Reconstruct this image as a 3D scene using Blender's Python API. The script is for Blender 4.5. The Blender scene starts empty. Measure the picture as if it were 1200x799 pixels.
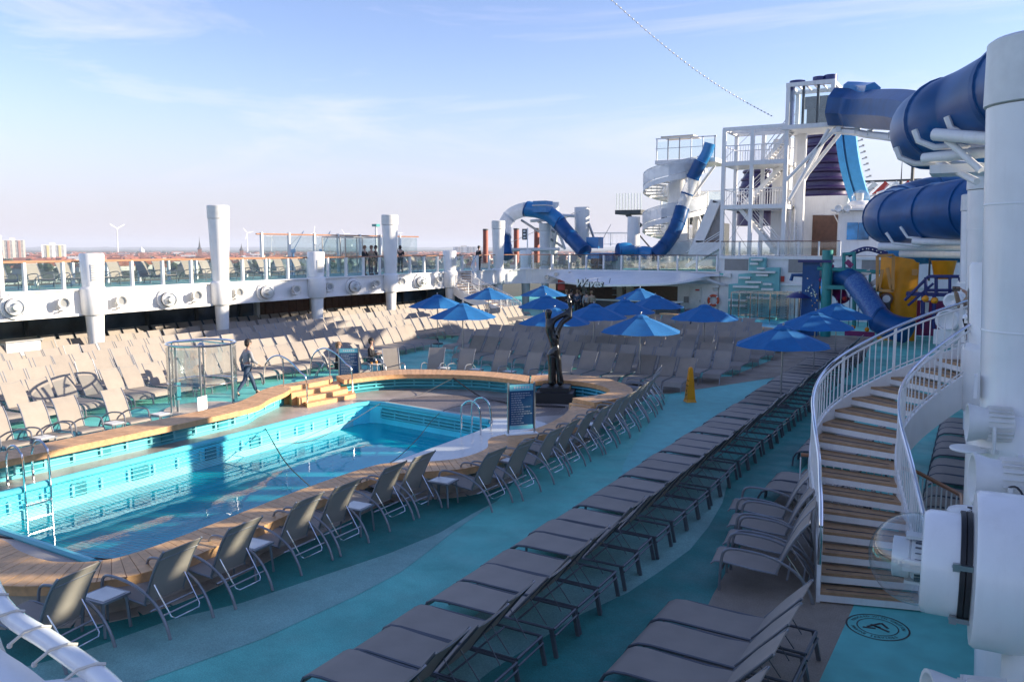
import bpy, bmesh, math, random
from mathutils import Vector, Matrix, Euler
random.seed(7)
PI = math.pi
C = bpy.context.scene.collection
S = bpy.context.scene

# ------------------------------------------------------------------ camera
CAM_H = 4.7
cam_d = bpy.data.cameras.new('camera')
cam_d.sensor_width = 36.0
cam_d.lens = 968.0 / 1200.0 * 36.0
cam_d.clip_start = 0.05
cam_d.clip_end = 60000.0
cam = bpy.data.objects.new('camera', cam_d)
C.objects.link(cam)
cam.location = (0, 0, CAM_H)
cam.rotation_euler = (math.radians(90 - 6.483), 0, math.radians(29.447))
S.camera = cam

# ------------------------------------------------------------------ sky and sun
SUN_EL = math.radians(17.0)
SUN_BEARING = math.radians(60.0)          # clockwise from +Y
w = bpy.data.worlds.new('World')
S.world = w
w.use_nodes = True
nt = w.node_tree
for n in list(nt.nodes):
    nt.nodes.remove(n)
wo = nt.nodes.new('ShaderNodeOutputWorld')
bg = nt.nodes.new('ShaderNodeBackground')
bg.inputs['Strength'].default_value = 0.122
sky = nt.nodes.new('ShaderNodeTexSky')
sky.sky_type = 'NISHITA'
sky.sun_disc = False
sky.sun_elevation = SUN_EL
sky.sun_rotation = SUN_BEARING
sky.air_density = 1.0
sky.dust_density = 0.15
sky.ozone_density = 3.4
sky.altitude = 40
tc = nt.nodes.new('ShaderNodeTexCoord')
mp = nt.nodes.new('ShaderNodeMapping')
mp.inputs['Rotation'].default_value = (0.12, 0.25, 0.5)
mp.inputs['Scale'].default_value = (0.7, 2.2, 8.0)
no = nt.nodes.new('ShaderNodeTexNoise')
no.inputs['Scale'].default_value = 1.7
no.inputs['Detail'].default_value = 8
no.inputs['Roughness'].default_value = 0.62
no.inputs['Distortion'].default_value = 0.6
cr = nt.nodes.new('ShaderNodeValToRGB')
cr.color_ramp.elements[0].position = 0.50
cr.color_ramp.elements[1].position = 0.80
cr.color_ramp.elements[0].color = (0, 0, 0, 1)
cr.color_ramp.elements[1].color = (0.30, 0.30, 0.30, 1)
mx = nt.nodes.new('ShaderNodeMix')
mx.data_type = 'RGBA'
mx.inputs['B'].default_value = (5.6, 6.1, 6.8, 1)
L = nt.links.new
L(tc.outputs['Generated'], mp.inputs['Vector'])
L(mp.outputs['Vector'], no.inputs['Vector'])
L(no.outputs['Fac'], cr.inputs['Fac'])
L(cr.outputs['Color'], mx.inputs['Factor'])
L(sky.outputs['Color'], mx.inputs['A'])
tint = nt.nodes.new('ShaderNodeMix')
tint.data_type = 'RGBA'
tint.blend_type = 'MULTIPLY'
tint.inputs['Factor'].default_value = 1.0
tint.inputs['B'].default_value = (1.30, 0.96, 0.98, 1)
hs = nt.nodes.new('ShaderNodeHueSaturation')
hs.inputs['Saturation'].default_value = 1.06
L(mx.outputs['Result'], hs.inputs['Color'])
L(hs.outputs['Color'], tint.inputs['A'])
# pale lavender band of distant air along the whole horizon
sep = nt.nodes.new('ShaderNodeSeparateXYZ')
L(tc.outputs['Generated'], sep.inputs['Vector'])
band = nt.nodes.new('ShaderNodeMapRange')
band.interpolation_type = 'SMOOTHERSTEP'
band.inputs['From Min'].default_value = -0.02
band.inputs['From Max'].default_value = 0.23
band.inputs['To Min'].default_value = 0.85
band.inputs['To Max'].default_value = 0.0
L(sep.outputs['Z'], band.inputs['Value'])
air = nt.nodes.new('ShaderNodeMix')
air.data_type = 'RGBA'
air.inputs['B'].default_value = (2.25, 2.35, 2.95, 1)
L(band.outputs['Result'], air.inputs['Factor'])
L(tint.outputs['Result'], air.inputs['A'])
L(air.outputs['Result'], bg.inputs['Color'])
L(bg.outputs['Background'], wo.inputs['Surface'])

sun_d = bpy.data.lights.new('sun', 'SUN')
sun_d.energy = 5.0
sun_d.angle = math.radians(0.53)
sun_d.color = (1.0, 0.87, 0.69)
sun = bpy.data.objects.new('sun', sun_d)
C.objects.link(sun)
sd = Vector((math.sin(SUN_BEARING) * math.cos(SUN_EL), math.cos(SUN_BEARING) * math.cos(SUN_EL), math.sin(SUN_EL)))
sun.rotation_euler = (-sd).to_track_quat('-Z', 'Y').to_euler()
sun.location = (40, 30, 60)

S.view_settings.view_transform = 'Standard'
S.view_settings.look = 'None'
S.view_settings.exposure = 1.15
S.view_settings.gamma = 1.0
S.render.engine = 'CYCLES'
S.cycles.max_bounces = 8
S.cycles.transparent_max_bounces = 16
S.cycles.use_denoising = True

# ------------------------------------------------------------------ materials
def mat(name, col, rough=0.6, metal=0.0, var=0.08, vscale=3.0, bump=0.0, bscale=60.0, col2=None, rand=0.0, spec=0.5,
        dirt=0.0, trans=None):
    m = bpy.data.materials.new(name)
    m.use_nodes = True
    t = m.node_tree
    p = t.nodes['Principled BSDF']
    p.inputs['Roughness'].default_value = rough
    p.inputs['Metallic'].default_value = metal
    p.inputs['Specular IOR Level'].default_value = spec
    tcn = t.nodes.new('ShaderNodeTexCoord')
    n1 = t.nodes.new('ShaderNodeTexNoise')
    n1.inputs['Scale'].default_value = vscale
    n1.inputs['Detail'].default_value = 5
    t.links.new(tcn.outputs['Object'], n1.inputs['Vector'])
    c2 = col2 if col2 else tuple(c * (1 - var * 2.2) for c in col)
    c1 = tuple(min(1, c * (1 + var)) for c in col)
    r = t.nodes.new('ShaderNodeValToRGB')
    r.color_ramp.elements[0].position = 0.32
    r.color_ramp.elements[1].position = 0.68
    r.color_ramp.elements[0].color = (*c2, 1)
    r.color_ramp.elements[1].color = (*c1, 1)
    t.links.new(n1.outputs['Fac'], r.inputs['Fac'])
    out = r.outputs['Color']
    if rand:
        oi = t.nodes.new('ShaderNodeObjectInfo')
        h = t.nodes.new('ShaderNodeHueSaturation')
        mr = t.nodes.new('ShaderNodeMapRange')
        mr.inputs['To Min'].default_value = 1 - rand
        mr.inputs['To Max'].default_value = 1 + rand
        t.links.new(oi.outputs['Random'], mr.inputs['Value'])
        t.links.new(mr.outputs['Result'], h.inputs['Value'])
        t.links.new(out, h.inputs['Color'])
        out = h.outputs['Color']
    t.links.new(out, p.inputs['Base Color'])
    if bump:
        n2 = t.nodes.new('ShaderNodeTexNoise')
        n2.inputs['Scale'].default_value = bscale
        n2.inputs['Detail'].default_value = 3
        t.links.new(tcn.outputs['Object'], n2.inputs['Vector'])
        b = t.nodes.new('ShaderNodeBump')
        b.inputs['Strength'].default_value = bump
        b.inputs['Distance'].default_value = 0.01
        t.links.new(n2.outputs['Fac'], b.inputs['Height'])
        t.links.new(b.outputs['Normal'], p.inputs['Normal'])
    return m

def glass(name, tint=(0.85, 0.93, 0.92), refl=0.12, rough=0.02, fres=1.45):
    m = bpy.data.materials.new(name)
    m.use_nodes = True
    t = m.node_tree
    for n in list(t.nodes):
        t.nodes.remove(n)
    o = t.nodes.new('ShaderNodeOutputMaterial')
    tr = t.nodes.new('ShaderNodeBsdfTransparent')
    tr.inputs['Color'].default_value = (*tint, 1)
    g = t.nodes.new('ShaderNodeBsdfGlossy')
    g.inputs['Roughness'].default_value = rough
    lw = t.nodes.new('ShaderNodeLayerWeight')
    lw.inputs['Blend'].default_value = 0.5
    f = t.nodes.new('ShaderNodeMath'); f.operation = 'POWER'; f.inputs[1].default_value = 4.0
    t.links.new(lw.outputs['Facing'], f.inputs[0])
    a = t.nodes.new('ShaderNodeMath')
    a.operation = 'MULTIPLY_ADD'
    a.use_clamp = True
    a.inputs[1].default_value = 0.5
    a.inputs[2].default_value = refl * 0.25
    x = t.nodes.new('ShaderNodeMixShader')
    t.links.new(f.outputs[0], a.inputs[0])
    t.links.new(a.outputs[0], x.inputs['Fac'])
    t.links.new(tr.outputs[0], x.inputs[1])
    t.links.new(g.outputs[0], x.inputs[2])
    t.links.new(x.outputs[0], o.inputs['Surface'])
    return m

M = {}
M['white'] = mat('white_paint', (0.82, 0.81, 0.79), 0.35, var=0.03, vscale=1.3, bump=0.05, bscale=25)
M['white_gloss'] = mat('white_gelcoat', (0.84, 0.83, 0.81), 0.22, var=0.03, vscale=2.0, bump=0.03, bscale=10)
def grime(m, amt=0.10):
    t = m.node_tree; p = t.nodes['Principled BSDF']
    src = p.inputs['Base Color'].links[0].from_socket
    tcn = [q for q in t.nodes if q.type == 'TEX_COORD'][0]
    mpn = t.nodes.new('ShaderNodeMapping'); mpn.inputs['Scale'].default_value = (7.0, 7.0, 0.7)
    n = t.nodes.new('ShaderNodeTexNoise'); n.inputs['Scale'].default_value = 1.0; n.inputs['Detail'].default_value = 7; n.inputs['Roughness'].default_value = 0.7
    t.links.new(tcn.outputs['Object'], mpn.inputs['Vector']); t.links.new(mpn.outputs['Vector'], n.inputs['Vector'])
    r = t.nodes.new('ShaderNodeMapRange'); r.inputs['From Min'].default_value = 0.48; r.inputs['From Max'].default_value = 0.75
    r.inputs['To Min'].default_value = 0.0; r.inputs['To Max'].default_value = amt
    t.links.new(n.outputs['Fac'], r.inputs['Value'])
    x = t.nodes.new('ShaderNodeMix'); x.data_type = 'RGBA'; x.inputs['B'].default_value = (0.30, 0.25, 0.19, 1)
    t.links.new(r.outputs['Result'], x.inputs['Factor']); t.links.new(src, x.inputs['A']); t.links.new(x.outputs['Result'], p.inputs['Base Color'])
grime(M['white'], 0.16); grime(M['white_gloss'], 0.10)
M['cream'] = mat('cream_paint', (0.66, 0.60, 0.52), 0.5, var=0.04)
M['plastic'] = mat('white_plastic', (0.74, 0.73, 0.69), 0.42, var=0.04, vscale=6)
M['sling'] = mat('taupe_sling', (0.40, 0.35, 0.30), 0.75, var=0.04, vscale=4, bump=0.25, bscale=260, rand=0.07)
def translucent(m, f=0.3):
    t = m.node_tree; p = t.nodes['Principled BSDF']; o = [q for q in t.nodes if q.type == 'OUTPUT_MATERIAL'][0]
    tl = t.nodes.new('ShaderNodeBsdfTranslucent'); x = t.nodes.new('ShaderNodeMixShader'); x.inputs['Fac'].default_value = f
    tl.inputs['Color'].default_value = (0.58, 0.51, 0.43, 1)
    t.links.new(p.outputs[0], x.inputs[1]); t.links.new(tl.outputs[0], x.inputs[2]); t.links.new(x.outputs[0], o.inputs['Surface'])
translucent(M['sling'], 0.22)
M['frame'] = mat('pewter_frame', (0.30, 0.31, 0.33), 0.38, 0.55, var=0.06, rand=0.05)
M['frame_dark'] = mat('dark_frame', (0.14, 0.15, 0.17), 0.4, 0.5, var=0.06)
M['chrome'] = mat('polished_steel', (0.72, 0.73, 0.74), 0.12, 1.0, var=0.03)
M['steel'] = mat('satin_steel', (0.42, 0.43, 0.44), 0.3, 0.9, var=0.05)
M['wood'] = mat('teak_coping', (0.66, 0.37, 0.17), 0.5, var=0.10, vscale=9, bump=0.2, bscale=40, rand=0.09)
M['wood_dark'] = mat('mahogany', (0.14, 0.06, 0.035), 0.35, var=0.12, vscale=5)
M['rail_wood'] = mat('varnished_rail', (0.40, 0.19, 0.10), 0.3, var=0.1, vscale=6)
M['stair_wood'] = mat('stair_plank', (0.42, 0.25, 0.13), 0.55, var=0.10, vscale=7, bump=0.2, bscale=50, rand=0.06)
M['tile'] = mat('beige_tile', (0.50, 0.42, 0.34), 0.5, var=0.07, vscale=6, rand=0.1)
M['terrace'] = mat('terrace_mosaic', (0.42, 0.36, 0.32), 0.35, var=0.12, vscale=1.2, bump=0.4, bscale=70)
M['marble'] = mat('wet_marble', (0.62, 0.60, 0.59), 0.22, var=0.06, vscale=0.8)
M['turq'] = mat('turquoise_paint', (0.10, 0.52, 0.60), 0.4, var=0.05, vscale=2)
M['turq_dark'] = mat('deep_turquoise', (0.02, 0.27, 0.33), 0.4, var=0.10)
M['turq_pale'] = mat('pale_turquoise', (0.22, 0.66, 0.72), 0.4, var=0.06)
M['black'] = mat('black_rubber', (0.018, 0.018, 0.02), 0.5, var=0.1)
M['bronze'] = mat('black_bronze', (0.008, 0.008, 0.009), 0.2, 0.0, var=0.2, vscale=5, spec=0.7)
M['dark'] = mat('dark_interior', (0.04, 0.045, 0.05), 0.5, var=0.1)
M['charcoal'] = mat('charcoal', (0.07, 0.075, 0.08), 0.6, var=0.1)
M['umb'] = mat('blue_canvas', (0.002, 0.125, 0.34), 0.8, var=0.05, vscale=5, bump=0.1, bscale=200)
M['slide_blue'] = mat('royal_blue_fibreglass', (0.003, 0.075, 0.235), 0.33, var=0.12, vscale=1.6, spec=0.35)
M['slide_mid'] = mat('bright_blue_fibreglass', (0.025, 0.21, 0.48), 0.25, var=0.06)
M['slide_light'] = mat('sky_blue_fibreglass', (0.10, 0.42, 0.68), 0.28, var=0.05)
M['purple'] = mat('purple_funnel', (0.045, 0.022, 0.10), 0.3, var=0.08)
M['yellow'] = mat('yellow_fibreglass', (0.85, 0.33, 0.005), 0.35, var=0.05)
M['orange'] = mat('orange_wood', (0.55, 0.27, 0.07), 0.4, var=0.06)
M['teal'] = mat('teal_post', (0.02, 0.28, 0.27), 0.35, var=0.06)
M['navy'] = mat('navy_steel', (0.012, 0.025, 0.15), 0.35, var=0.06)
M['magenta'] = mat('magenta_plastic', (0.22, 0.02, 0.13), 0.35, var=0.06)
M['red'] = mat('red_print', (0.55, 0.04, 0.03), 0.45, var=0.06)
M['grey_panel'] = mat('grey_mesh_panel', (0.30, 0.28, 0.265), 0.6, var=0.05, bump=0.3, bscale=90)
M['aqua_sign'] = mat('aqua_panel', (0.16, 0.46, 0.46), 0.45, var=0.05)
M['orange_red'] = mat('orange_red', (0.65, 0.09, 0.03), 0.5, var=0.05)
M['win_blue'] = mat('painted_sky_window', (0.05, 0.30, 0.60), 0.08, var=0.35, vscale=0.8)  # blue sky reflection put into the window colour
M['slide_mesh'] = mat('netted_blue', (0.01, 0.06, 0.26), 0.3, var=0.1, vscale=14, col2=(0.08, 0.20, 0.38))
M['glass'] = glass('rail_glass', (0.91, 0.955, 0.95), 0.3)
M['clear'] = glass('clear_glass', (0.93, 0.955, 0.965), 0.5)
M['tube_clear'] = mat('milky_tube', (0.72, 0.76, 0.80), 0.2, var=0.05)
M['tube_clear'].node_tree.nodes['Principled BSDF'].inputs['Alpha'].default_value = 0.55
M['lens'] = mat('lamp_lens', (0.50, 0.50, 0.48), 0.12, 0.2, var=0.1)
M['win'] = mat('dark_window', (0.15, 0.21, 0.28), 0.08, 0.45, var=0.3, vscale=0.6, spec=0.9)
M['skin'] = mat('skin', (0.48, 0.28, 0.20), 0.55, var=0.05)
M['denim'] = mat('denim', (0.05, 0.08, 0.14), 0.8, var=0.12, vscale=20)
M['cloth_black'] = mat('black_cloth', (0.02, 0.02, 0.025), 0.85, var=0.15, vscale=15)
M['cloth_grey'] = mat('grey_cloth', (0.30, 0.30, 0.32), 0.85, var=0.1, vscale=15)
M['cloth_tan'] = mat('tan_coat', (0.36, 0.27, 0.19), 0.85, var=0.08, vscale=15)
M['hair'] = mat('dark_hair', (0.03, 0.02, 0.015), 0.6, var=0.2, vscale=30)
M['hair_light'] = mat('sandy_hair', (0.25, 0.14, 0.07), 0.6, var=0.2, vscale=30)
M['roof_red'] = mat('red_tiles', (0.30, 0.10, 0.06), 0.8, var=0.15, vscale=0.1, rand=0.25)
M['wall_pale'] = mat('pale_render', (0.62, 0.58, 0.52), 0.8, var=0.08, vscale=0.1, rand=0.15)
M['brick'] = mat('red_brick', (0.26, 0.11, 0.08), 0.85, var=0.12, vscale=0.2)
M['tree'] = mat('far_foliage', (0.065, 0.075, 0.035), 0.9, var=0.35, vscale=0.02)
M['crane'] = mat('crane_blue', (0.05, 0.16, 0.36), 0.5, var=0.05)
M['stack'] = mat('rust_red_stack', (0.34, 0.09, 0.06), 0.5, var=0.06)
M['water_far'] = mat('dock_water', (0.05, 0.09, 0.10), 0.1, var=0.1)

# ------------------------------------------------------------------ mesh helpers
class B:
    def __init__(s):
        s.v = []; s.f = []; s.mi = []; s.cur = 0
    def add(s, vs, fs):
        o = len(s.v)
        s.v += [tuple(v) for v in vs]
        for f in fs:
            s.f.append(tuple(i + o for i in f)); s.mi.append(s.cur)
        return s
    def box(s, c, d, rz=0.0, rot=None):
        hx, hy, hz = d[0] / 2, d[1] / 2, d[2] / 2
        vs = [Vector((x, y, z)) for x in (-hx, hx) for y in (-hy, hy) for z in (-hz, hz)]
        if rot is not None:
            R = rot if isinstance(rot, Matrix) else Euler(rot).to_matrix()
            vs = [R @ v for v in vs]
        elif rz:
            R = Matrix.Rotation(rz, 3, 'Z'); vs = [R @ v for v in vs]
        c = Vector(c)
        return s.add([v + c for v in vs], [(0, 1, 3, 2), (4, 6, 7, 5), (0, 4, 5, 1), (2, 3, 7, 6), (0, 2, 6, 4), (1, 5, 7, 3)])
    def bar(s, a, b, wd, ht):
        a, b = Vector(a), Vector(b); d = b - a; Ln = d.length
        if Ln < 1e-6: return s
        q = d.to_track_quat('X', 'Z').to_matrix()
        return s.box((a + b) / 2, (Ln, wd, ht), rot=q)
    def cyl(s, a, b, r0, r1=None, n=12, cap=True):
        if r1 is None: r1 = r0
        a, b = Vector(a), Vector(b)
        q = (b - a).to_track_quat('Z', 'X').to_matrix()
        vs = []
        for p, r in ((a, r0), (b, r1)):
            for i in range(n):
                t = 2 * PI * i / n
                vs.append(p + q @ Vector((r * math.cos(t), r * math.sin(t), 0)))
        fs = [(i, (i + 1) % n, n + (i + 1) % n, n + i) for i in range(n)]
        if cap:
            fs.append(tuple(reversed(range(n)))); fs.append(tuple(range(n, 2 * n)))
        return s.add(vs, fs)
    def tube(s, path, r, n=6, closed=False, cap=True):
        P = [Vector(p) for p in path]; m = len(P)
        rr = r if isinstance(r, (list, tuple)) else [r] * m
        T = []
        for i in range(m):
            if closed: d = P[(i + 1) % m] - P[i - 1]
            elif i == 0: d = P[1] - P[0]
            elif i == m - 1: d = P[-1] - P[-2]
            else: d = (P[i + 1] - P[i]).normalized() + (P[i] - P[i - 1]).normalized()
            if d.length < 1e-9: d = Vector((0, 0, 1))
            T.append(d.normalized())
        ref = Vector((0, 0, 1)) if abs(T[0].z) < 0.9 else Vector((1, 0, 0))
        N = T[0].cross(ref).normalized()
        vs = []
        for i in range(m):
            if i:
                ax = T[i - 1].cross(T[i])
                if ax.length > 1e-7:
                    N = Matrix.Rotation(T[i - 1].angle(T[i]), 3, ax.normalized()) @ N
                N = (N - T[i] * N.dot(T[i])).normalized()
            Bn = T[i].cross(N)
            for k in range(n):
                t = 2 * PI * (k + 0.5) / n
                vs.append(P[i] + (N * math.cos(t) + Bn * math.sin(t)) * rr[i])
        fs = []
        for i in range(m if closed else m - 1):
            j = (i + 1) % m
            for k in range(n):
                k2 = (k + 1) % n
                fs.append((i * n + k, i * n + k2, j * n + k2, j * n + k))
        if cap and not closed:
            fs.append(tuple(reversed(range(n)))); fs.append(tuple((m - 1) * n + k for k in range(n)))
        return s.add(vs, fs)
    def lathe(s, prof, c=(0, 0, 0), n=24, axis=None):
        q = Matrix.Identity(3) if axis is None else Vector(axis).to_track_quat('Z', 'X').to_matrix()
        c = Vector(c); vs = []
        for (r, z) in prof:
            for i in range(n):
                t = 2 * PI * i / n
                vs.append(c + q @ Vector((r * math.cos(t), r * math.sin(t), z)))
        fs = []
        for j in range(len(prof) - 1):
            for i in range(n):
                fs.append((j * n + i, j * n + (i + 1) % n, (j + 1) * n + (i + 1) % n, (j + 1) * n + i))
        if prof[0][0] > 1e-4: fs.append(tuple(reversed(range(n))))
        if prof[-1][0] > 1e-4: fs.append(tuple((len(prof) - 1) * n + i for i in range(n)))
        return s.add(vs, fs)
    def prism(s, poly, z0, z1):
        n = len(poly)
        vs = [(p[0], p[1], z0) for p in poly] + [(p[0], p[1], z1) for p in poly]
        fs = [tuple(reversed(range(n))), tuple(range(n, 2 * n))] + [(i, (i + 1) % n, n + (i + 1) % n, n + i) for i in range(n)]
        return s.add(vs, fs)
    def wall(s, path, z0, z1, th=0.1, closed=False):
        m = len(path)
        for i in range(m if closed else m - 1):
            a, b = path[i], path[(i + 1) % m]
            zz0 = z0[i] if isinstance(z0, list) else z0
            zz1 = z1[i] if isinstance(z1, list) else z1
            s.bar((a[0], a[1], (zz0 + zz1) / 2), (b[0], b[1], (zz0 + zz1) / 2), th, zz1 - zz0)
        return s
    def sheet(s, path, z0s, z1s, th):
        """a curved standing strip: xy path, z ranges per point, thickness th"""
        m = len(path); vs = []
        for i, p in enumerate(path):
            a = Vector(path[max(0, i - 1)]); b = Vector(path[min(m - 1, i + 1)])
            d = (b - a).normalized(); nrm = Vector((-d.y, d.x)) * th / 2
            for sg in (-1, 1):
                vs.append((p[0] + nrm.x * sg, p[1] + nrm.y * sg, z0s[i]))
                vs.append((p[0] + nrm.x * sg, p[1] + nrm.y * sg, z1s[i]))
        fs = []
        for i in range(m - 1):
            o, q = i * 4, i * 4 + 4
            fs += [(o, q, q + 1, o + 1), (o + 2, o + 3, q + 3, q + 2), (o + 1, q + 1, q + 3, o + 3), (o, o + 2, q + 2, q)]
        fs += [(0, 1, 3, 2), ((m - 1) * 4, (m - 1) * 4 + 2, (m - 1) * 4 + 3, (m - 1) * 4 + 1)]
        return s.add(vs, fs)
    def ball(s, c, r, n=14, m=9, sc=(1, 1, 1), a0=-PI / 2, a1=PI / 2):
        prof = [(max(1e-5, math.cos(a0 + (a1 - a0) * j / m)), math.sin(a0 + (a1 - a0) * j / m)) for j in range(m + 1)]
        vs = []
        for (rr, z) in prof:
            for i in range(n):
                t = 2 * PI * i / n
                vs.append((c[0] + r * sc[0] * rr * math.cos(t), c[1] + r * sc[1] * rr * math.sin(t), c[2] + r * sc[2] * z))
        fs = [(j * n + i, j * n + (i + 1) % n, (j + 1) * n + (i + 1) % n, (j + 1) * n + i) for j in range(m) for i in range(n)]
        return s.add(vs, fs)
    def move(s, loc, rz=0.0, start=0):
        R = Matrix.Rotation(rz, 3, 'Z'); l = Vector(loc)
        for i in range(start, len(s.v)):
            s.v[i] = tuple(R @ Vector(s.v[i]) + l)
        return s

def new_obj(name, data, parent=None):
    o = bpy.data.objects.new(name, data)
    C.objects.link(o)
    if parent is not None:
        o.parent = parent
        KIDS.setdefault(parent.name, []).append(o)
    return o

KIDS = {}
def mesh(name, b, m, smooth=True, ang=40):
    me = bpy.data.meshes.new(name)
    me.from_pydata(b.v, [], b.f)
    ms = m if isinstance(m, (list, tuple)) else [m]
    for x in ms: me.materials.append(M[x] if isinstance(x, str) else x)
    if len(ms) > 1:
        me.polygons.foreach_set('material_index', b.mi)
    if smooth:
        me.polygons.foreach_set('use_smooth', [True] * len(me.polygons))
        try: me.set_sharp_from_angle(angle=math.radians(ang))
        except Exception: pass
    me.update()
    return me

def part(name, b, m, parent, smooth=True, label=None, ang=40):
    o = new_obj(name, mesh(name, b, m, smooth, ang), parent)
    if label: o['label'] = label
    return o

def struct(name, b, m, smooth=False, parent=None):
    o = new_obj(name, mesh(name, b, m, smooth), parent)
    if parent is None: o['kind'] = 'structure'
    return o

def tag(o, label, cat, group=None):
    o['label'] = label; o['category'] = cat
    if group: o['group'] = group
    return o

def thing(name, label, cat, loc=(0, 0, 0), rz=0.0, group=None):
    o = bpy.data.objects.new(name, None)
    o.empty_display_size = 0.2
    C.objects.link(o)
    o.location = loc; o.rotation_euler = (0, 0, rz)
    return tag(o, label, cat, group)

def solo(name, b, m, label, cat, group=None, loc=(0, 0, 0), rz=0.0, smooth=True, ang=40):
    o = new_obj(name, mesh(name, b, m, smooth, ang))
    o.location = loc; o.rotation_euler = (0, 0, rz)
    return tag(o, label, cat, group)

def dup(root, loc=None, rz=None, label=None, group=None):
    """a copy of a thing with copies of its parts and sub-parts"""
    def cp(o, par):
        c = o.copy(); C.objects.link(c)
        if par is not None: c.parent = par
        for ch in KIDS.get(o.name, ()): cp(ch, c)
        return c
    r = cp(root, None)
    if loc is not None: r.location = loc
    if rz is not None: r.rotation_euler = (0, 0, rz)
    if label: r['label'] = label
    if group: r['group'] = group
    return r

ONES = ['first', 'second', 'third', 'fourth', 'fifth', 'sixth', 'seventh', 'eighth', 'ninth', 'tenth', 'eleventh', 'twelfth',
        'thirteenth', 'fourteenth', 'fifteenth', 'sixteenth', 'seventeenth', 'eighteenth', 'nineteenth']
TENS = {2: ('twentieth', 'twenty'), 3: ('thirtieth', 'thirty'), 4: ('fortieth', 'forty'), 5: ('fiftieth', 'fifty')}
def nth(k):
    if k <= 19: return ONES[k - 1]
    t, u = divmod(k, 10)
    return TENS[t][0] if u == 0 else TENS[t][1] + '-' + ONES[u - 1]

def lerp(a, b, t): return tuple(x + (y - x) * t for x, y in zip(a, b))
def catmull(pts, k=6, closed=False):
    P = [Vector(p) for p in pts]; n = len(P); out = []
    for i in range(n if closed else n - 1):
        p0 = P[i - 1] if (i > 0 or closed) else P[0] * 2 - P[1]
        p1 = P[i]; p2 = P[(i + 1) % n]
        p3 = P[(i + 2) % n] if (i + 2 < n or closed) else P[-1] * 2 - P[-2]
        for j in range(k):
            t = j / k
            out.append(0.5 * ((2 * p1) + (p2 - p0) * t + (2 * p0 - 5 * p1 + 4 * p2 - p3) * t * t + (3 * p1 - p0 - 3 * p2 + p3) * t ** 3))
    if not closed: out.append(P[-1])
    return out
def resample(path, step):
    P = [Vector(p) for p in path]; d = [0]
    for a, b in zip(P, P[1:]): d.append(d[-1] + (b - a).length)
    n = max(1, round(d[-1] / step)); out = []; j = 0
    for i in range(n + 1):
        s = d[-1] * i / n
        while j < len(P) - 2 and d[j + 1] < s: j += 1
        t = (s - d[j]) / max(1e-9, d[j + 1] - d[j])
        out.append(P[j].lerp(P[j + 1], min(1, max(0, t))))
    return out
def text_mesh(txt, size, m, parent, loc, rot, name='lettering', extrude=0.004, align='CENTER', shear=0.0, off=0.0):
    cu = bpy.data.curves.new(name, 'FONT')
    cu.body = txt; cu.size = size; cu.extrude = extrude; cu.align_x = align; cu.align_y = 'CENTER'; cu.shear = shear
    cu.resolution_u = 2
    cu.offset = off
    o = bpy.data.objects.new(name, cu)
    C.objects.link(o)
    dg = bpy.context.evaluated_depsgraph_get()
    me = bpy.data.meshes.new_from_object(o.evaluated_get(dg))
    bpy.data.objects.remove(o)
    me.materials.clear(); me.materials.append(M[m])
    r = new_obj(name, me, parent)
    r.location = loc; r.rotation_euler = rot
    return r

# ================================================================== LAND AND TOWN
LAND = -36.0
b = B(); b.add([(-60000, -60000, LAND), (60000, -60000, LAND), (60000, 60000, LAND), (-60000, 60000, LAND)], [(0, 1, 2, 3)])
gm = mat('plain', (0.10, 0.095, 0.05), 0.95, var=0.3, vscale=0.0025, col2=(0.035, 0.045, 0.028))
land = struct('land', b, gm)

def polar(bear, dist):
    a = math.radians(bear)
    return (math.sin(a) * dist, math.cos(a) * dist)
def bearing(u):            # compass bearing from the ship for a horizontal offset
    return -29.447 + math.degrees(math.atan((u - 600) / 974.0))

# far wooded rises: long low ridges
b = B()
for (b0, b1, d, h) in ((-75, -10, 15000, 40), (-75, -5, 9000, 11), (-75, -5, 6500, 9)):
    pts = []
    k = 90
    for i in range(k + 1):
        be = b0 + (b1 - b0) * i / k
        pts.append((polar(be, d), polar(be, d + 900)))
    vs = []; fs = []
    for i, (p, q) in enumerate(pts):
        hh = h * (0.7 + 0.5 * random.random())
        vs += [(p[0], p[1], LAND), ((p[0] + q[0]) / 2, (p[1] + q[1]) / 2, LAND + hh), (q[0], q[1], LAND)]
    for i in range(k):
        o = i * 3
        fs += [(o, o + 3, o + 4, o + 1), (o + 1, o + 4, o + 5, o + 2)]
    b.add(vs, fs)
hl = struct('hills', b, 'tree')

# far woods, hedges and garden trees as one mass
b = B()
rr = random.Random(3)
for i in range(1900):
    d = rr.choice([rr.uniform(1500, 3200), rr.uniform(2500, 6500)])
    be = rr.uniform(-66, -12)
    x, y = polar(be, d)
    h = rr.uniform(7, 15); r = rr.uniform(5, 12)
    n = 6
    vs = []
    for (rad, z) in ((0.6, 0.0), (1.0, 0.45), (0.55, 0.85)):
        for k in range(n):
            t = 2 * PI * k / n + rr.random() * 0.6
            q = rad * r * rr.uniform(0.7, 1.25)
            vs.append((x + q * math.cos(t), y + q * math.sin(t), LAND + h * z))
    vs.append((x, y, LAND + h))
    fs = [(j * n + k, j * n + (k + 1) % n, (j + 1) * n + (k + 1) % n, (j + 1) * n + k) for j in range(2) for k in range(n)]
    fs += [(2 * n + k, 2 * n + (k + 1) % n, 3 * n) for k in range(n)]
    b.add(vs, fs)
wood = struct('distant_woods', b, 'tree'); wood['kind'] = 'stuff'

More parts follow.
